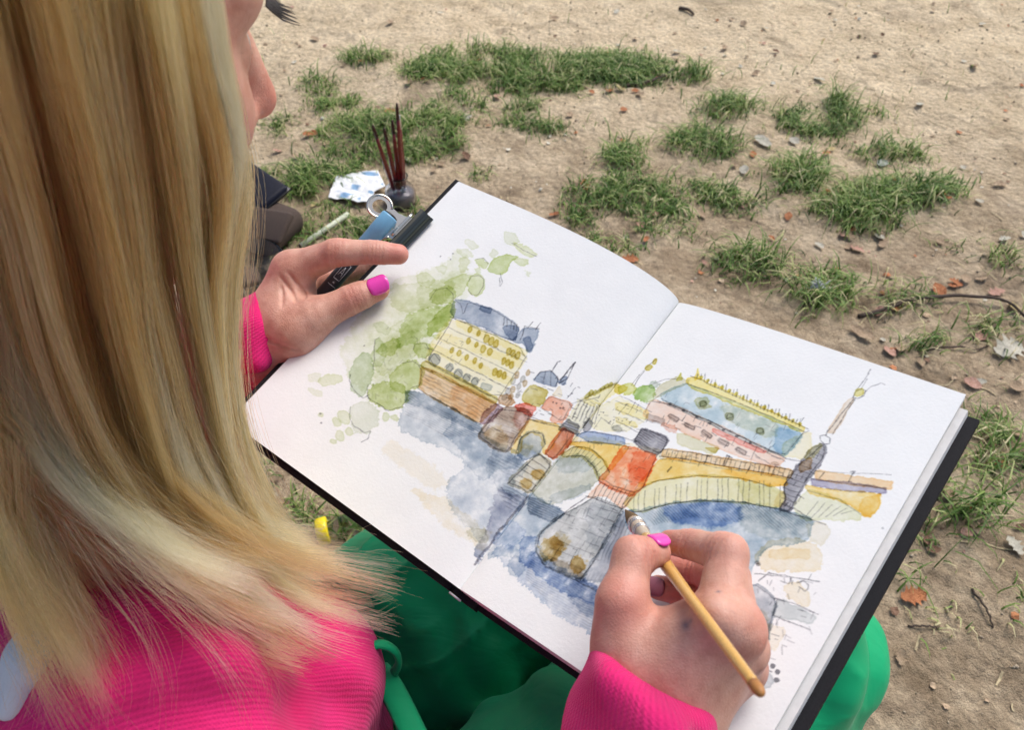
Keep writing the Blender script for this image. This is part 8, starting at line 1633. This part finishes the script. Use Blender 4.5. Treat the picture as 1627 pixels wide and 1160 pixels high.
# canvas pouch with navy case
bx, by = (-0.4007, 0.9228)
pouch = thing('pouch', (bx, by, 0), 'brown canvas pouch lying open beside the grass', 'pouch')
def place(V, loc, rot):
    Rm = np.array(Matrix.Rotation(rot[2], 3, 'Z') @ Matrix.Rotation(rot[1], 3, 'Y') @ Matrix.Rotation(rot[0], 3, 'X')); return np.asarray(V) @ Rm.T + v3(loc)
V, F = rounded_box(.155, .10, .042, .016, 4)
V = V * 1.0; V[:, 2] += .006 * np.sin(V[:, 0] * 55) * (V[:, 2] > 0); V[:, 1] += .004 * np.sin(V[:, 0] * 70 + V[:, 2] * 60)
mesh_obj('pouch_body', place(V, (bx - .005, by, .026), (0, 0, -.45)), F, M['leather'], pouch)
V, F = rounded_box(.15, .05, .010, .0045, 3); V[:, 2] += .010 * np.sin(V[:, 0] * 24 + .6)
mesh_obj('pouch_flap', place(V, (bx + .012, by - .030, .046), (.5, -.1, -.45)), F, M['leather'], pouch)
V, F = rounded_box(.15, .072, .018, .008, 4)
case = thing('spectacle_case', (bx - .02, by + .05, .04), 'dark navy hard case lying on the brown pouch', 'case')
mesh_obj('case_body', place(V, (bx - .022, by + .055, .062), (.15, .18, -.62)), F, M['navy'], case)
V, F = rounded_box(.152, .074, .004, .0018, 2)
mesh_obj('case_seam', place(V, (bx - .022, by + .055, .063), (.15, .18, -.62)), F, M['penblack'], case)

# clear tub behind the hand
tx, ty = (-0.3730, 0.7922)
tub = thing('plastic_tub', (tx, ty, 0), 'clear plastic tub partly hidden behind the wrist', 'tub')
V, F = lathe_z([(.0, .004), (.040, .004), (.046, .008), (.054, .048), (.057, .050), (.057, .052), (.053, .052), (.044, .010), (.0, .007)], 32)
mesh_obj('tub_wall', V + v3((tx, ty, float(ground_h(tx, ty)))), F, M['clear'], tub)
V, F = rounded_box(.05, .035, .022, .008, 3)
mesh_obj('cloth', place(V, (tx - .01, ty, .022), (.2, .3, .5)), F, M['bark'], tub)

# little bottle with a yellow cap
yx, yy = (-0.2010, 0.3910)
bot = thing('paint_bottle', (yx, yy, 0), 'small clear bottle with a bright yellow cap lying by the green knee', 'bottle')
bz = float(ground_h(yx, yy)) + .0165
by0 = v3((yx - .001, yy + .004, bz)); bd = unit(v3((1, .30, 0)))
mesh_obj('cap', *tube([by0 - bd * .0065, by0 - bd * .0060, by0 - bd * .0045, by0 + bd * .0050, by0 + bd * .0065, by0 + bd * .0068], [.006, .0115, .0145, .0150, .0140, .010], 28), M['yellow'], bot)
mesh_obj('bottle_body', *tube([by0 + bd * .007, by0 + bd * .012, by0 + bd * .018, by0 + bd * .05, by0 + bd * .055], [.009, .010, .0125, .0125, .010], 24), M['clear'], bot)

# ------------------------------------------------------------------ grass
def blades(base, height, lean, tint, width, seed):
    r = np.random.default_rng(seed); n = len(base)
    ang = r.random(n) * 2 * math.pi
    d = np.stack([np.cos(ang), np.sin(ang), np.zeros(n)], 1); sdv = np.stack([-np.sin(ang), np.cos(ang), np.zeros(n)], 1)
    ts = np.array([0, .3, .6, .85, 1.0]); wd = np.array([.8, 1.0, .8, .45, .0])
    tw_ = r.standard_normal(n) * .5
    V = np.zeros((n, 9, 3))
    for j, (t_, w_) in enumerate(zip(ts, wd)):
        bend = lean * t_ ** 1.8
        c = base + d * (height * np.sin(bend) * t_)[:, None] * 1.0 + np.array([0, 0, 1.]) * (height * t_ * np.cos(bend * .9))[:, None]
        q = sdv * np.cos(tw_ * t_)[:, None] + d * np.sin(tw_ * t_)[:, None]
        if j < 4:
            V[:, 2 * j] = c - q * (width * .82 * w_ * .5)[:, None]; V[:, 2 * j + 1] = c + q * (width * .82 * w_ * .5)[:, None]
        else: V[:, 8] = c
    o = (np.arange(n) * 9)[:, None]
    F = np.vstack([o + np.array([[2 * j, 2 * j + 1, 2 * j + 3]]) for j in range(3)] + [o + np.array([[2 * j, 2 * j + 3, 2 * j + 2]]) for j in range(3)] + [o + np.array([[6, 7, 8]])])
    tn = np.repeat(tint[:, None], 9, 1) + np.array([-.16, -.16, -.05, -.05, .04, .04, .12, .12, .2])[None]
    return V.reshape(-1, 3), F, np.clip(tn, 0, 1).ravel()
def patch(c, e1, e2, dens, hmean, seed, dry=.12, gate=-.22):
    r = np.random.default_rng(seed); c, e1, e2 = v3(c), v3(e1) - v3(c), v3(e2) - v3(c)
    area = math.pi * abs(e1[0] * e2[1] - e1[1] * e2[0]); n = max(20, int(area * 1e4 * dens * 1.7))
    nc = max(3, n // 16)
    rr = np.sqrt(r.random(nc)) ** .9; th = r.random(nc) * 6.283
    cen = c + e1 * (rr * np.cos(th))[:, None] + e2 * (rr * np.sin(th))[:, None]
    keep = vnoise(cen[:, 0] * 26, cen[:, 1] * 26, None, seed % 17) > gate
    cen, rr = cen[keep], rr[keep]
    if len(cen) == 0: cen, rr = np.array([c]), np.array([.3])
    k_ = r.integers(0, len(cen), n)
    xy = cen[k_] + r.standard_normal((n, 2)) * (.007 + .016 * r.random((n, 1)) ** 2)
    base = np.stack([xy[:, 0], xy[:, 1], ground_h(xy[:, 0], xy[:, 1]) - .003], 1)
    h = hmean * (.35 + .75 * r.random(n) ** 1.3) * (1.15 - .5 * rr[k_])
    lean = np.abs(r.standard_normal(n)) * .6 + .55 + .7 * rr[k_]
    tint = np.clip(.40 + .20 * r.standard_normal(n) + .10 * vnoise(xy[:, 0] * 9, xy[:, 1] * 9, None, 3), .05, .72)
    tint = np.where(r.random(n) < dry, .78 + .22 * r.random(n), tint)
    return base, h, lean, tint, .0016 + .0016 * r.random(n)
# isolated tufts: countable, one object each
TUFTS = [((-0.305,1.510),(-0.263,1.510),(-0.309,1.541),3,0.056,0.08,'small tuft of green grass nearest the top of the sandy ground'),
((-0.377,1.398),(-0.349,1.398),(-0.385,1.441),2.5,0.056,0.1,'small upright grass tuft just right of the face'),
((0.358,1.434),(0.389,1.434),(0.364,1.473),2.75,0.0616,0.08,'grass tuft at the right tip of the long top patch'),
((0.406,1.286),(0.461,1.286),(0.413,1.325),2.875,0.056,0.05,'dark round grass tuft below the long top patch'),
((0.344,1.169),(0.409,1.169),(0.351,1.214),2.875,0.0616,0.05,'bright bushy grass tuft left of the pale paper-like leaf'),
((0.211,1.138),(0.267,1.138),(0.216,1.177),2.5,0.056,0.08,'grass tuft at the left end of the middle row'),
((0.476,1.066),(0.530,1.066),(0.492,1.125),2.75,0.0616,0.12,'slanting grass tuft below the pale curled leaf'),
((0.665,1.142),(0.733,1.142),(0.676,1.174),2.25,0.0504,0.15,'wide thin grass tuft above the grey-green leaf'),
((0.354,0.854),(0.418,0.854),(0.362,0.889),2.5,0.0616,0.14,'low spreading grass tuft above the right page'),
((0.443,0.788),(0.489,0.788),(0.454,0.828),2.75,0.0672,0.15,'grass tuft with the white feather in it'),
((0.555,0.767),(0.587,0.767),(0.562,0.789),3,0.0504,0.3,'yellowing grass tuft above the long curved twig'),
((0.728,0.858),(0.751,0.858),(0.739,0.883),2.125,0.0504,0.25,'small pale grass tuft at the right edge of the picture'),
((0.671,0.887),(0.686,0.887),(0.676,0.900),1.75,0.0336,0.2,'tiny grass tuft right of the largest tufts'),
((0.552,0.677),(0.591,0.677),(0.559,0.695),1.875,0.0448,0.32,'straggly grass tuft below the long curved twig'),
((0.664,0.712),(0.699,0.712),(0.674,0.734),2.125,0.0504,0.3,'dry mixed grass tuft above the pale lobed leaf'),
((0.510,0.425),(0.549,0.425),(0.520,0.448),2.125,0.084,0.06,'broad-bladed grass tuft beside the black book cover'),
((0.410,0.357),(0.427,0.357),(0.414,0.369),2,0.056,0.12,'grass tuft half under the book edge by the green trousers'),
((-0.044,1.071),(-0.018,1.071),(-0.045,1.089),1.625,0.0392,0.2,'tiny grass tuft right of the water jar'),
((0.431,0.294),(0.447,0.294),(0.433,0.300),0.875,0.0336,0.75,'withered tuft of dry grass on the lower right soil'),
((0.509,0.323),(0.522,0.323),(0.512,0.330),1.25,0.0448,0.4,'small grass sprig at the lower right picture edge')]
for i, (c, a_, b_, dens, hm, dry, lab) in enumerate(TUFTS):
    B = patch(c, a_, b_, dens, hm, 100 + i, dry, -2)
    V, F, T = blades(*B[:4], B[4], 300 + i)
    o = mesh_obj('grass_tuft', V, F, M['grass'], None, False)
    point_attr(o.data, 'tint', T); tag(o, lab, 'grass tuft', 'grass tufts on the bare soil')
# merged lawn patches and stray blades: nobody could count them
PATCHES = [((0.059,1.442),(0.338,1.442),(0.062,1.525),2.645,0.055,0.1),
((-0.070,1.496),(0.065,1.496),(-0.072,1.554),2.3,0.05,0.1),
((0.214,1.455),(0.317,1.455),(0.221,1.532),2.53,0.055,0.08),
((-0.089,1.333),(-0.026,1.333),(-0.091,1.364),1.725,0.045,0.15),
((0.043,1.270),(0.118,1.270),(0.044,1.313),2.3,0.05,0.1),
((-0.221,1.204),(-0.083,1.204),(-0.230,1.287),2.53,0.055,0.1),
((-0.320,1.293),(-0.265,1.293),(-0.326,1.334),2.07,0.05,0.12),
((-0.156,1.259),(-0.089,1.259),(-0.160,1.299),2.3,0.05,0.1),
((-0.344,1.066),(-0.276,1.066),(-0.353,1.118),2.53,0.055,0.1),
((-0.441,1.248),(-0.401,1.248),(-0.447,1.276),1.725,0.045,0.15),
((-0.390,1.084),(-0.353,1.084),(-0.399,1.128),2.07,0.05,0.1),
((-0.307,1.103),(-0.245,1.103),(-0.312,1.132),1.84,0.045,0.15),
((0.570,1.259),(0.651,1.259),(0.583,1.305),2.53,0.055,0.05),
((0.622,1.316),(0.664,1.316),(0.631,1.346),2.3,0.055,0.06),
((0.521,1.226),(0.567,1.226),(0.528,1.253),2.3,0.05,0.08),
((0.677,1.281),(0.707,1.281),(0.685,1.305),1.38,0.04,0.2),
((0.214,1.021),(0.357,1.021),(0.219,1.061),2.415,0.05,0.1),
((0.153,1.030),(0.201,1.030),(0.156,1.066),2.3,0.05,0.1),
((0.274,1.007),(0.333,1.007),(0.279,1.038),2.3,0.05,0.1),
((0.092,0.973),(0.136,0.973),(0.094,0.998),1.84,0.045,0.12),
((0.367,1.007),(0.414,1.007),(0.373,1.038),2.07,0.045,0.15),
((0.184,0.929),(0.286,0.929),(0.186,0.949),1.38,0.04,0.2),
((0.563,0.978),(0.651,0.978),(0.580,1.030),2.53,0.065,0.1),
((0.649,1.021),(0.721,1.021),(0.662,1.057),2.415,0.06,0.08),
((0.740,1.066),(0.807,1.066),(0.751,1.094),2.185,0.05,0.12),
((0.525,0.986),(0.572,0.986),(0.537,1.025),2.07,0.055,0.2),
((0.273,0.937),(0.308,0.937),(0.276,0.953),1.15,0.035,0.25),
((0.140,0.883),(0.184,0.883),(0.142,0.902),1.495,0.04,0.15),
((0.577,0.505),(0.613,0.505),(0.590,0.535),2.07,0.06,0.15),
((0.610,0.562),(0.641,0.562),(0.619,0.582),1.84,0.05,0.2),
((0.582,0.533),(0.617,0.533),(0.589,0.550),1.61,0.05,0.25),
((0.425,0.390),(0.445,0.390),(0.429,0.402),1.61,0.045,0.2),
((-0.200,0.398),(-0.145,0.398),(-0.204,0.423),2.185,0.045,0.15),
((-0.239,0.421),(-0.207,0.421),(-0.242,0.439),1.725,0.04,0.25),
((-0.169,0.421),(-0.145,0.421),(-0.171,0.435),1.84,0.04,0.15),
((-0.245,0.383),(-0.214,0.383),(-0.247,0.396),1.61,0.04,0.3),
((-0.247,0.913),(-0.146,0.913),(-0.252,0.949),2.185,0.045,0.12),
((-0.343,0.953),(-0.297,0.953),(-0.349,0.982),1.955,0.04,0.15),
((-0.191,0.937),(-0.146,0.937),(-0.194,0.961),1.725,0.04,0.15),
((-0.366,0.875),(-0.327,0.875),(-0.372,0.902),1.84,0.04,0.15),
((-0.296,0.970),(-0.249,0.970),(-0.299,0.991),1.725,0.04,0.15),
((-0.156,0.986),(-0.121,0.986),(-0.158,1.003),1.15,0.03,0.2),
((-0.276,0.496),(-0.250,0.496),(-0.279,0.512),1.38,0.04,0.3),
((-0.289,0.524),(-0.272,0.524),(-0.292,0.535),1.38,0.04,0.25)]
acc = [patch(c, a_, b_, dens, hm, 700 + i, dry) for i, (c, a_, b_, dens, hm, dry) in enumerate(PATCHES)]
r = np.random.default_rng(5)
n = 2600
xy = np.stack([r.uniform(-1.0, 1.5, n), r.uniform(.15, 2.1, n)], 1)
kp = vnoise(xy[:, 0] * 3, xy[:, 1] * 3, None, 8) + .5 * vnoise(xy[:, 0] * 11, xy[:, 1] * 11, None, 6) > .12
xy = xy[kp & (xy[:, 1] < 1.55 + .2 * r.standard_normal(len(xy)))]; n = len(xy)
acc.append((np.stack([xy[:, 0], xy[:, 1], ground_h(xy[:, 0], xy[:, 1]) - .002], 1), .012 + .02 * r.random(n), .5 + .7 * r.random(n), np.where(r.random(n) < .45, .8 + .2 * r.random(n), .45 + .1 * r.standard_normal(n)), .0014 + .001 * r.random(n)))
B = [np.concatenate([q[k] for q in acc]) for k in range(5)]
V, F, T = blades(B[0], B[1], B[2], B[3], B[4], 999)
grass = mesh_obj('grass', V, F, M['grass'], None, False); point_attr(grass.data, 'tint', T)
grass['kind'] = 'stuff'; grass['label'] = 'patchy short green grass growing through worn soil'; grass['category'] = 'grass'

# ------------------------------------------------------------------ soil crumbs and straw litter
ico = [(0, 0, 1), (.9, 0, .3), (.28, .85, .35), (-.72, .53, .28), (-.72, -.53, .33), (.28, -.85, .3), (.4, .1, -.4), (-.3, .4, -.4), (-.1, -.5, -.4)]
icf = np.array([(0, 1, 2), (0, 2, 3), (0, 3, 4), (0, 4, 5), (0, 5, 1), (1, 6, 2), (2, 7, 3), (3, 7, 4), (4, 8, 5), (5, 8, 1), (1, 8, 6), (2, 6, 7), (4, 7, 8), (6, 8, 7)])
n = 7000
xy = np.stack([r.uniform(-1.0, 1.5, n), r.uniform(.1, 2.1, n)], 1)
xy = xy[vnoise(xy[:, 0] * 5, xy[:, 1] * 5, None, 44) + .4 * r.standard_normal(n) > .1]; n = len(xy)
sz = .0009 + .0024 * r.random(n) ** 3
tmp = np.array(ico)[None] * sz[:, None, None] * (.7 + .6 * r.random((n, 1, 3))) * (.8 + .4 * r.random((n, 9, 1)))
an = r.random(n) * 6.28; cs, sn = np.cos(an)[:, None], np.sin(an)[:, None]
tv = np.stack([tmp[..., 0] * cs - tmp[..., 1] * sn, tmp[..., 0] * sn + tmp[..., 1] * cs, tmp[..., 2]], -1)
tv += np.stack([xy[:, 0], xy[:, 1], ground_h(xy[:, 0], xy[:, 1]) + sz * .2], 1)[:, None]
o = mesh_obj('soil_crumbs', tv.reshape(-1, 3), (np.arange(n)[:, None, None] * 9 + icf[None]).reshape(-1, 3), M['crumb'], None, True)
o['kind'] = 'stuff'; o['label'] = 'loose crumbs of brown soil'; o['category'] = 'soil'
n = 900
xy = np.stack([r.uniform(-.9, 1.4, n), r.uniform(.1, 1.9, n)], 1); an = r.random(n) * 6.28; ln_ = .006 + .022 * r.random(n) ** 2
dv = np.stack([np.cos(an), np.sin(an)], 1); nv_ = np.stack([-dv[:, 1], dv[:, 0]], 1); q = []
bow = (r.random(n) - .5) * .4
for t_ in (-.5, 0, .5):
    p = xy + dv * (ln_ * t_)[:, None] + nv_ * (ln_ * bow * (1 if t_ == 0 else 0))[:, None]
    z = ground_h(p[:, 0], p[:, 1]) + .0012
    w_ = .0007 + .0005 * r.random(n)
    for s in (-1, 1): q.append(np.stack([*(p + nv_ * (w_ * s)[:, None]).T, z + .0006 * (s > 0)], 1))
sv = np.stack(q, 1)
o = mesh_obj('straw_bits', sv.reshape(-1, 3), (np.arange(n)[:, None, None] * 6 + np.array([[0, 1, 3, 2], [2, 3, 5, 4]])[None]).reshape(-1, 4), M['straw'], None, False)
o['kind'] = 'stuff'; o['label'] = 'thin dry straw scattered over the soil'; o['category'] = 'straw'

n = 2600
xy = np.stack([r.uniform(-1.0, 1.5, n), r.uniform(.12, 2.1, n)], 1)
xy = xy[vnoise(xy[:, 0] * 4, xy[:, 1] * 4, None, 61) + .5 * r.standard_normal(n) > .05]; n = len(xy)
sz = .0016 + .0050 * r.random(n) ** 2.5; an = r.random((n, 1)) * 6.28 + np.array([[0, 1.3, 2.6, 3.9, 5.1]]); rad_ = sz[:, None] * (.5 + .7 * r.random((n, 5)))
lv_ = np.stack([xy[:, :1] + rad_ * np.cos(an), xy[:, 1:] + rad_ * np.sin(an), np.zeros((n, 5))], -1)
lv_[..., 2] = ground_h(lv_[..., 0], lv_[..., 1]) + .0014 + .5 * sz[:, None] * r.random((n, 5))
o = mesh_obj('leaf_litter', lv_.reshape(-1, 3), (np.arange(n)[:, None] * 5 + np.arange(5)[None]), LEAF[0], None, False)
for q in (1, 3, 2, 5): o.data.materials.append(LEAF[q])
o.data.polygons.foreach_set('material_index', r.choice([0, 0, 0, 1, 3, 3, 4, 2], n).astype(np.int32))
o['kind'] = 'stuff'; o['label'] = 'tiny dry leaf fragments scattered over the soil'; o['category'] = 'leaf litter'

# ------------------------------------------------------------------ fallen leaves, twigs
def leaf_mesh(kind, seed):
    r = np.random.default_rng(seed); nu, nv = 13, 7
    V = []
    for i in range(nu):
        t_ = i / (nu - 1)
        if kind == 0: w_ = .34 * math.sin(math.pi * min(t_ * 1.0, 1)) ** .75
        elif kind == 1: w_ = .30 * math.sin(math.pi * t_) ** .6 * (1 + .38 * math.sin(t_ * 24))
        else: w_ = .26 * (math.sin(math.pi * t_) ** .4) * (.8 + .4 * r.random())
        for j in range(nv):
            s = j / (nv - 1) * 2 - 1
            V.append((t_ - .5 + .05 * s * s * (r.random() - .5), s * w_ + .03 * (r.random() - .5), .22 * (s * w_) ** 2 * 4 * (1 + .4 * math.sin(seed)) + .10 * (t_ - .5) ** 2 * 2 + .03 * math.sin(7 * t_ + seed) + .02 * r.random()))
    return raw_mesh('fallen_leaf', V, grid_faces(nv, nu, True))
LM = [[(lambda me, mt: (me.materials.append(mt), me)[1])(leaf_mesh(k_ % 3, k_ + 11 * mi), mt) for k_ in range(3)] for mi, mt in enumerate(LEAF)]
def leaf(x, y, size, rz, mi, kind, lab, group=None, tilt=(.15, .1)):
    o = bpy.data.objects.new('fallen_leaf', LM[mi][kind]); col.objects.link(o)
    o.scale = (size, size, size); o.rotation_euler = (tilt[0], tilt[1], rz)
    o.location = (x, y, float(ground_h(x, y)) + .004)
    tag(o, lab, 'leaf', group); return o
NAMED = [((-0.367,1.215),0.03,0.6,1,2,'orange leaf lying in the grass right of the face'),
((0.445,1.173),0.036,-0.9,2,2,'pale paper-like curled leaf between two grass tufts'),
((0.638,1.111),0.03,0.7,6,2,'grey-green folded leaf below the wide thin grass tuft'),
((0.471,0.698),0.034,-0.7,0,2,'flat tan leaf above the right page'),
((0.661,0.675),0.052,0.45,2,1,'large pale lobed leaf at the right edge of the picture'),
((0.701,0.752),0.022,1.2,4,0,'round yellowish leaf at the end of the long curved twig'),
((0.499,0.667),0.022,1.8,5,0,'small pinkish leaf standing by the page top edge'),
((0.634,0.698),0.026,0.5,5,0,'pinkish leaf beside the dry mixed grass tuft'),
((0.586,0.612),0.024,-0.5,5,0,'pink pointed leaf just right of the page corner'),
((0.406,0.327),0.03,0.2,1,1,'curled reddish brown leaf beside the green trousers'),
((0.382,1.272),0.02,1.2,4,0,'small yellow leaf below the dark round grass tuft'),
((0.491,0.400),0.018,0.3,5,0,'small pinkish leaf under the broad-bladed grass tuft'),
((0.534,0.745),0.016,0.2,1,0,'small orange leaf tucked under the long curved twig')]
for (x, y), size, rz, mi, kind, lab in NAMED: leaf(x, y, size, rz, mi, kind, lab)
SCAT = [((-0.178,1.405),0.013,1),
((-0.167,1.395),0.02,0),
((-0.070,1.491),0.017,1),
((0.155,1.355),0.014,1),
((0.190,1.360),0.021,1),
((0.211,1.365),0.018,4),
((0.239,1.355),0.015,1),
((0.246,1.340),0.022,0),
((-0.293,1.499),0.019,5),
((-0.310,1.482),0.016,1),
((-0.348,1.477),0.013,0),
((0.347,1.533),0.02,2),
((0.317,1.458),0.017,2),
((0.288,1.437),0.014,0),
((-0.086,1.265),0.021,2),
((-0.029,1.340),0.018,5),
((0.046,1.398),0.015,2),
((0.108,1.277),0.022,0),
((0.122,1.044),0.019,1),
((0.067,0.966),0.016,1),
((0.401,0.910),0.013,1),
((0.374,0.991),0.02,5),
((0.436,0.955),0.017,1),
((0.565,1.158),0.014,4),
((0.503,1.179),0.021,2),
((0.504,1.119),0.018,0),
((0.380,1.099),0.015,0),
((0.392,1.081),0.022,2),
((0.421,1.138),0.019,1),
((0.638,1.062),0.016,1),
((0.655,1.066),0.013,0),
((0.527,0.926),0.02,1),
((0.518,0.910),0.017,0),
((0.467,0.887),0.014,2),
((0.571,0.910),0.021,0),
((0.698,1.000),0.018,1),
((0.751,0.991),0.015,2),
((0.700,1.044),0.022,5),
((0.697,1.009),0.019,1),
((0.522,0.942),0.016,0),
((0.509,0.913),0.013,5),
((0.566,0.910),0.02,2),
((0.565,0.892),0.017,0),
((0.375,0.822),0.014,5),
((0.515,0.887),0.021,0),
((0.523,0.880),0.018,5),
((0.585,0.802),0.015,0),
((0.607,0.782),0.022,1),
((0.640,0.802),0.019,1),
((0.653,0.895),0.016,0),
((0.782,0.903),0.013,2),
((0.749,0.895),0.02,2),
((0.634,0.795),0.017,1),
((0.679,0.808),0.014,0),
((0.690,0.782),0.021,5),
((0.810,1.044),0.018,0),
((0.779,1.109),0.015,2),
((0.777,1.312),0.022,2),
((0.612,1.410),0.019,2),
((0.492,1.437),0.016,0),
((0.557,1.639),0.013,2),
((0.516,1.670),0.02,0),
((0.450,1.548),0.017,0),
((1.050,1.670),0.014,2),
((0.943,1.463),0.021,0),
((0.761,1.519),0.018,3),
((0.288,0.851),0.015,5),
((0.175,0.851),0.022,1),
((0.204,0.895),0.019,1),
((0.202,0.934),0.016,5),
((0.537,1.026),0.013,5),
((0.548,1.138),0.02,1),
((0.210,1.288),0.017,1),
((0.145,1.385),0.014,0),
((0.059,1.423),0.021,4),
((-0.031,1.505),0.018,0),
((-0.143,1.410),0.015,5),
((-0.203,1.385),0.022,0),
((-0.230,1.288),0.019,1),
((-0.255,1.300),0.016,0),
((-0.379,1.138),0.013,0),
((-0.331,1.179),0.02,0),
((-0.416,1.158),0.017,5),
((-0.320,0.991),0.014,4),
((-0.124,1.119),0.021,0),
((-0.134,1.099),0.018,0),
((-0.180,1.128),0.015,2),
((-0.191,1.138),0.022,0),
((-0.081,1.138),0.019,3),
((0.303,0.966),0.016,0),
((0.228,0.966),0.013,5),
((0.511,0.743),0.02,5),
((0.656,0.808),0.017,0),
((0.533,0.648),0.014,0),
((0.516,0.671),0.021,0),
((0.637,0.605),0.018,0),
((0.598,0.616),0.015,2),
((0.503,0.408),0.022,0),
((0.537,0.385),0.019,2),
((0.447,0.378),0.016,3),
((0.444,0.389),0.013,3),
((0.570,0.490),0.02,1),
((0.606,0.536),0.017,0),
((0.371,0.265),0.014,0),
((-0.227,0.431),0.021,0),
((-0.256,0.439),0.018,0),
((-0.177,0.400),0.015,0),
((-0.225,0.385),0.022,5),
((-0.271,0.473),0.019,0),
((-0.272,0.448),0.016,2),
((0.555,0.408),0.013,3),
((0.488,0.448),0.02,0),
((0.550,1.519),0.017,3),
((0.804,1.607),0.014,3),
((0.095,1.703),0.021,0),
((-0.272,1.670),0.018,0),
((-0.164,1.737),0.015,2),
((-0.430,1.607),0.022,0),
((0.269,1.607),0.019,0),
((0.240,1.737),0.016,2),
((0.732,1.737),0.013,0),
((0.963,1.737),0.02,0)]
LAB = ['small dry tan leaf lying on the bare soil', 'small orange brown leaf lying on the bare soil', 'small pale leaf lying on the bare soil', 'small dark brown leaf lying on the bare soil', 'small yellowish leaf lying on the bare soil', 'small pinkish leaf lying on the bare soil', 'small grey green leaf lying on the bare soil']
r3 = random.Random(4)
LANDS = [((jx, jy), 'the water jar'), ((0.4318, 0.7816), 'the white feather'), ((0.5549, 0.7555), 'the left half of the long curved twig'), ((0.6655, 0.7659), 'the right half of the long curved twig'), ((0.2709, 1.3975), 'the thick dark stick'), ((0.4033, 1.7435), 'the short stick at the top'), ((0.6607, 0.6754), 'the large lobed leaf'), ((0.4454, 1.1728), 'the pale paper-like leaf'), ((0.6381, 1.1109), 'the grey-green folded leaf'), ((-0.2596, 1.0349), 'the white paper towel'), ((-0.1949, 0.3747), 'the yellow cap'), ((0.5111, 0.4273), 'the broad-bladed tuft'), ((0.4314, 0.2957), 'the withered tuft'), ((0.4069, 1.2929), 'the dark round tuft'), ((0.3554, 0.8579), 'the low spreading tuft'), ((0.5676, 0.9914), 'the largest grass clump at right'), ((0.0596, 1.4499), 'the long top grass patch'), ((-0.3057, 1.5189), 'the topmost small tuft'), ((0.2147, 1.0260), 'the grass row behind the page'), ((0.7301, 0.8622), 'the tuft at the right edge'), ((-0.3665, 1.2148), 'the orange leaf by the face'), ((0.5742, 0.5980), 'the page corner')]
COLN = ['tan', 'orange', 'pale', 'dark brown', 'yellowish', 'pinkish', 'grey-green']
def near_label(x, y, mi):
    first = None
    for d, p, nm in sorted((math.hypot(x - q[0], y - q[1]), q, n_) for q, n_ in LANDS)[:4]:
        dx, dy = x - p[0], y - p[1]
        side = ('right of' if dx > 0 else 'left of') if abs(dx) > abs(dy) * 1.2 else ('beyond' if dy > 0 else 'in front of')
        how = 'just ' if d < .09 else ('well ' if d > .22 else '')
        lab = 'small %s dry leaf %s%s %s' % (COLN[mi], how, side, nm)
        first = first or lab
        if lab not in USED: USED.add(lab); return lab
    return first
USED = set()
for (x, y), size, mi in SCAT:
    leaf(x, y, size * (.8 + .5 * r3.random()), r3.random() * 6.28, mi, r3.randrange(3), near_label(x, y, mi), LAB[mi].replace('leaf', 'leaves').replace('lying', 'scattered'), (r3.uniform(-.3, .3), r3.uniform(-.3, .3)))

TWIGS = [([(0.479,0.734,0),(0.515,0.743,0.003),(0.555,0.756,0.006),(0.612,0.765,0.008),(0.657,0.766,0.008),(0.689,0.756,0.006),(0.710,0.724,0.002)],0.0032,'long curved grey twig arching over the soil at right'),
([(0.213,1.377,0),(0.264,1.390,0.004),(0.301,1.416,0.006),(0.327,1.442,0.008)],0.004,'thick dark stick beside the long top grass patch'),
([(0.389,1.761,0),(0.405,1.744,0.003),(0.416,1.727,0)],0.0042,'short dark stick on the sandy ground at the top'),
([(0.391,0.297,0),(0.410,0.296,0.003),(0.425,0.295,0)],0.0011,'thin short twig beside the withered grass tuft'),
([(0.470,0.335,0),(0.473,0.312,0.004),(0.475,0.296,0)],0.0013,'thin pale twig on the lower right soil'),
([(0.541,0.671,0),(0.593,0.675,0.004),(0.613,0.671,0.003),(0.637,0.680,0)],0.0016,'thin pale stem leading to the large lobed leaf')]
for pts, r0, lab in TWIGS:
    P_ = catmull([(x, y, float(ground_h(x, y)) + r0 * .7 + z) for x, y, z in pts], 26)
    P_[:, 0] += .0007 * np.sin(np.arange(26) * 1.1 + r0 * 900); P_[:, 1] += .0006 * np.cos(np.arange(26) * 1.4)
    tag(mesh_obj('twig', *tube(P_, np.linspace(r0, r0 * .55, 26) * (1 + .15 * np.sin(np.arange(26) * 2.9)), 8), M['bark']), lab, 'twig')
# white down feather caught in the grass
fx, fy = (0.4318, 0.7816)
fv, ff_ = [], []
for k in range(70):
    d = unit(rng.standard_normal(3) + v3((0, 0, .4))); p0 = v3((fx, fy, .022)) + rng.standard_normal(3) * v3((.004, .003, .002))
    V, F = tube(catmull([p0, p0 + d * .005, p0 + d * .009 + v3((0, 0, -.002))], 4), [.0008, .0007, .0005, .0002], 4)
    ff_ += [tuple(i + len(fv) for i in f) for f in F]; fv += list(V)
tag(mesh_obj('down_feather', fv, ff_, M['fluff']), 'fluffy white down feather caught in a grass tuft', 'feather')
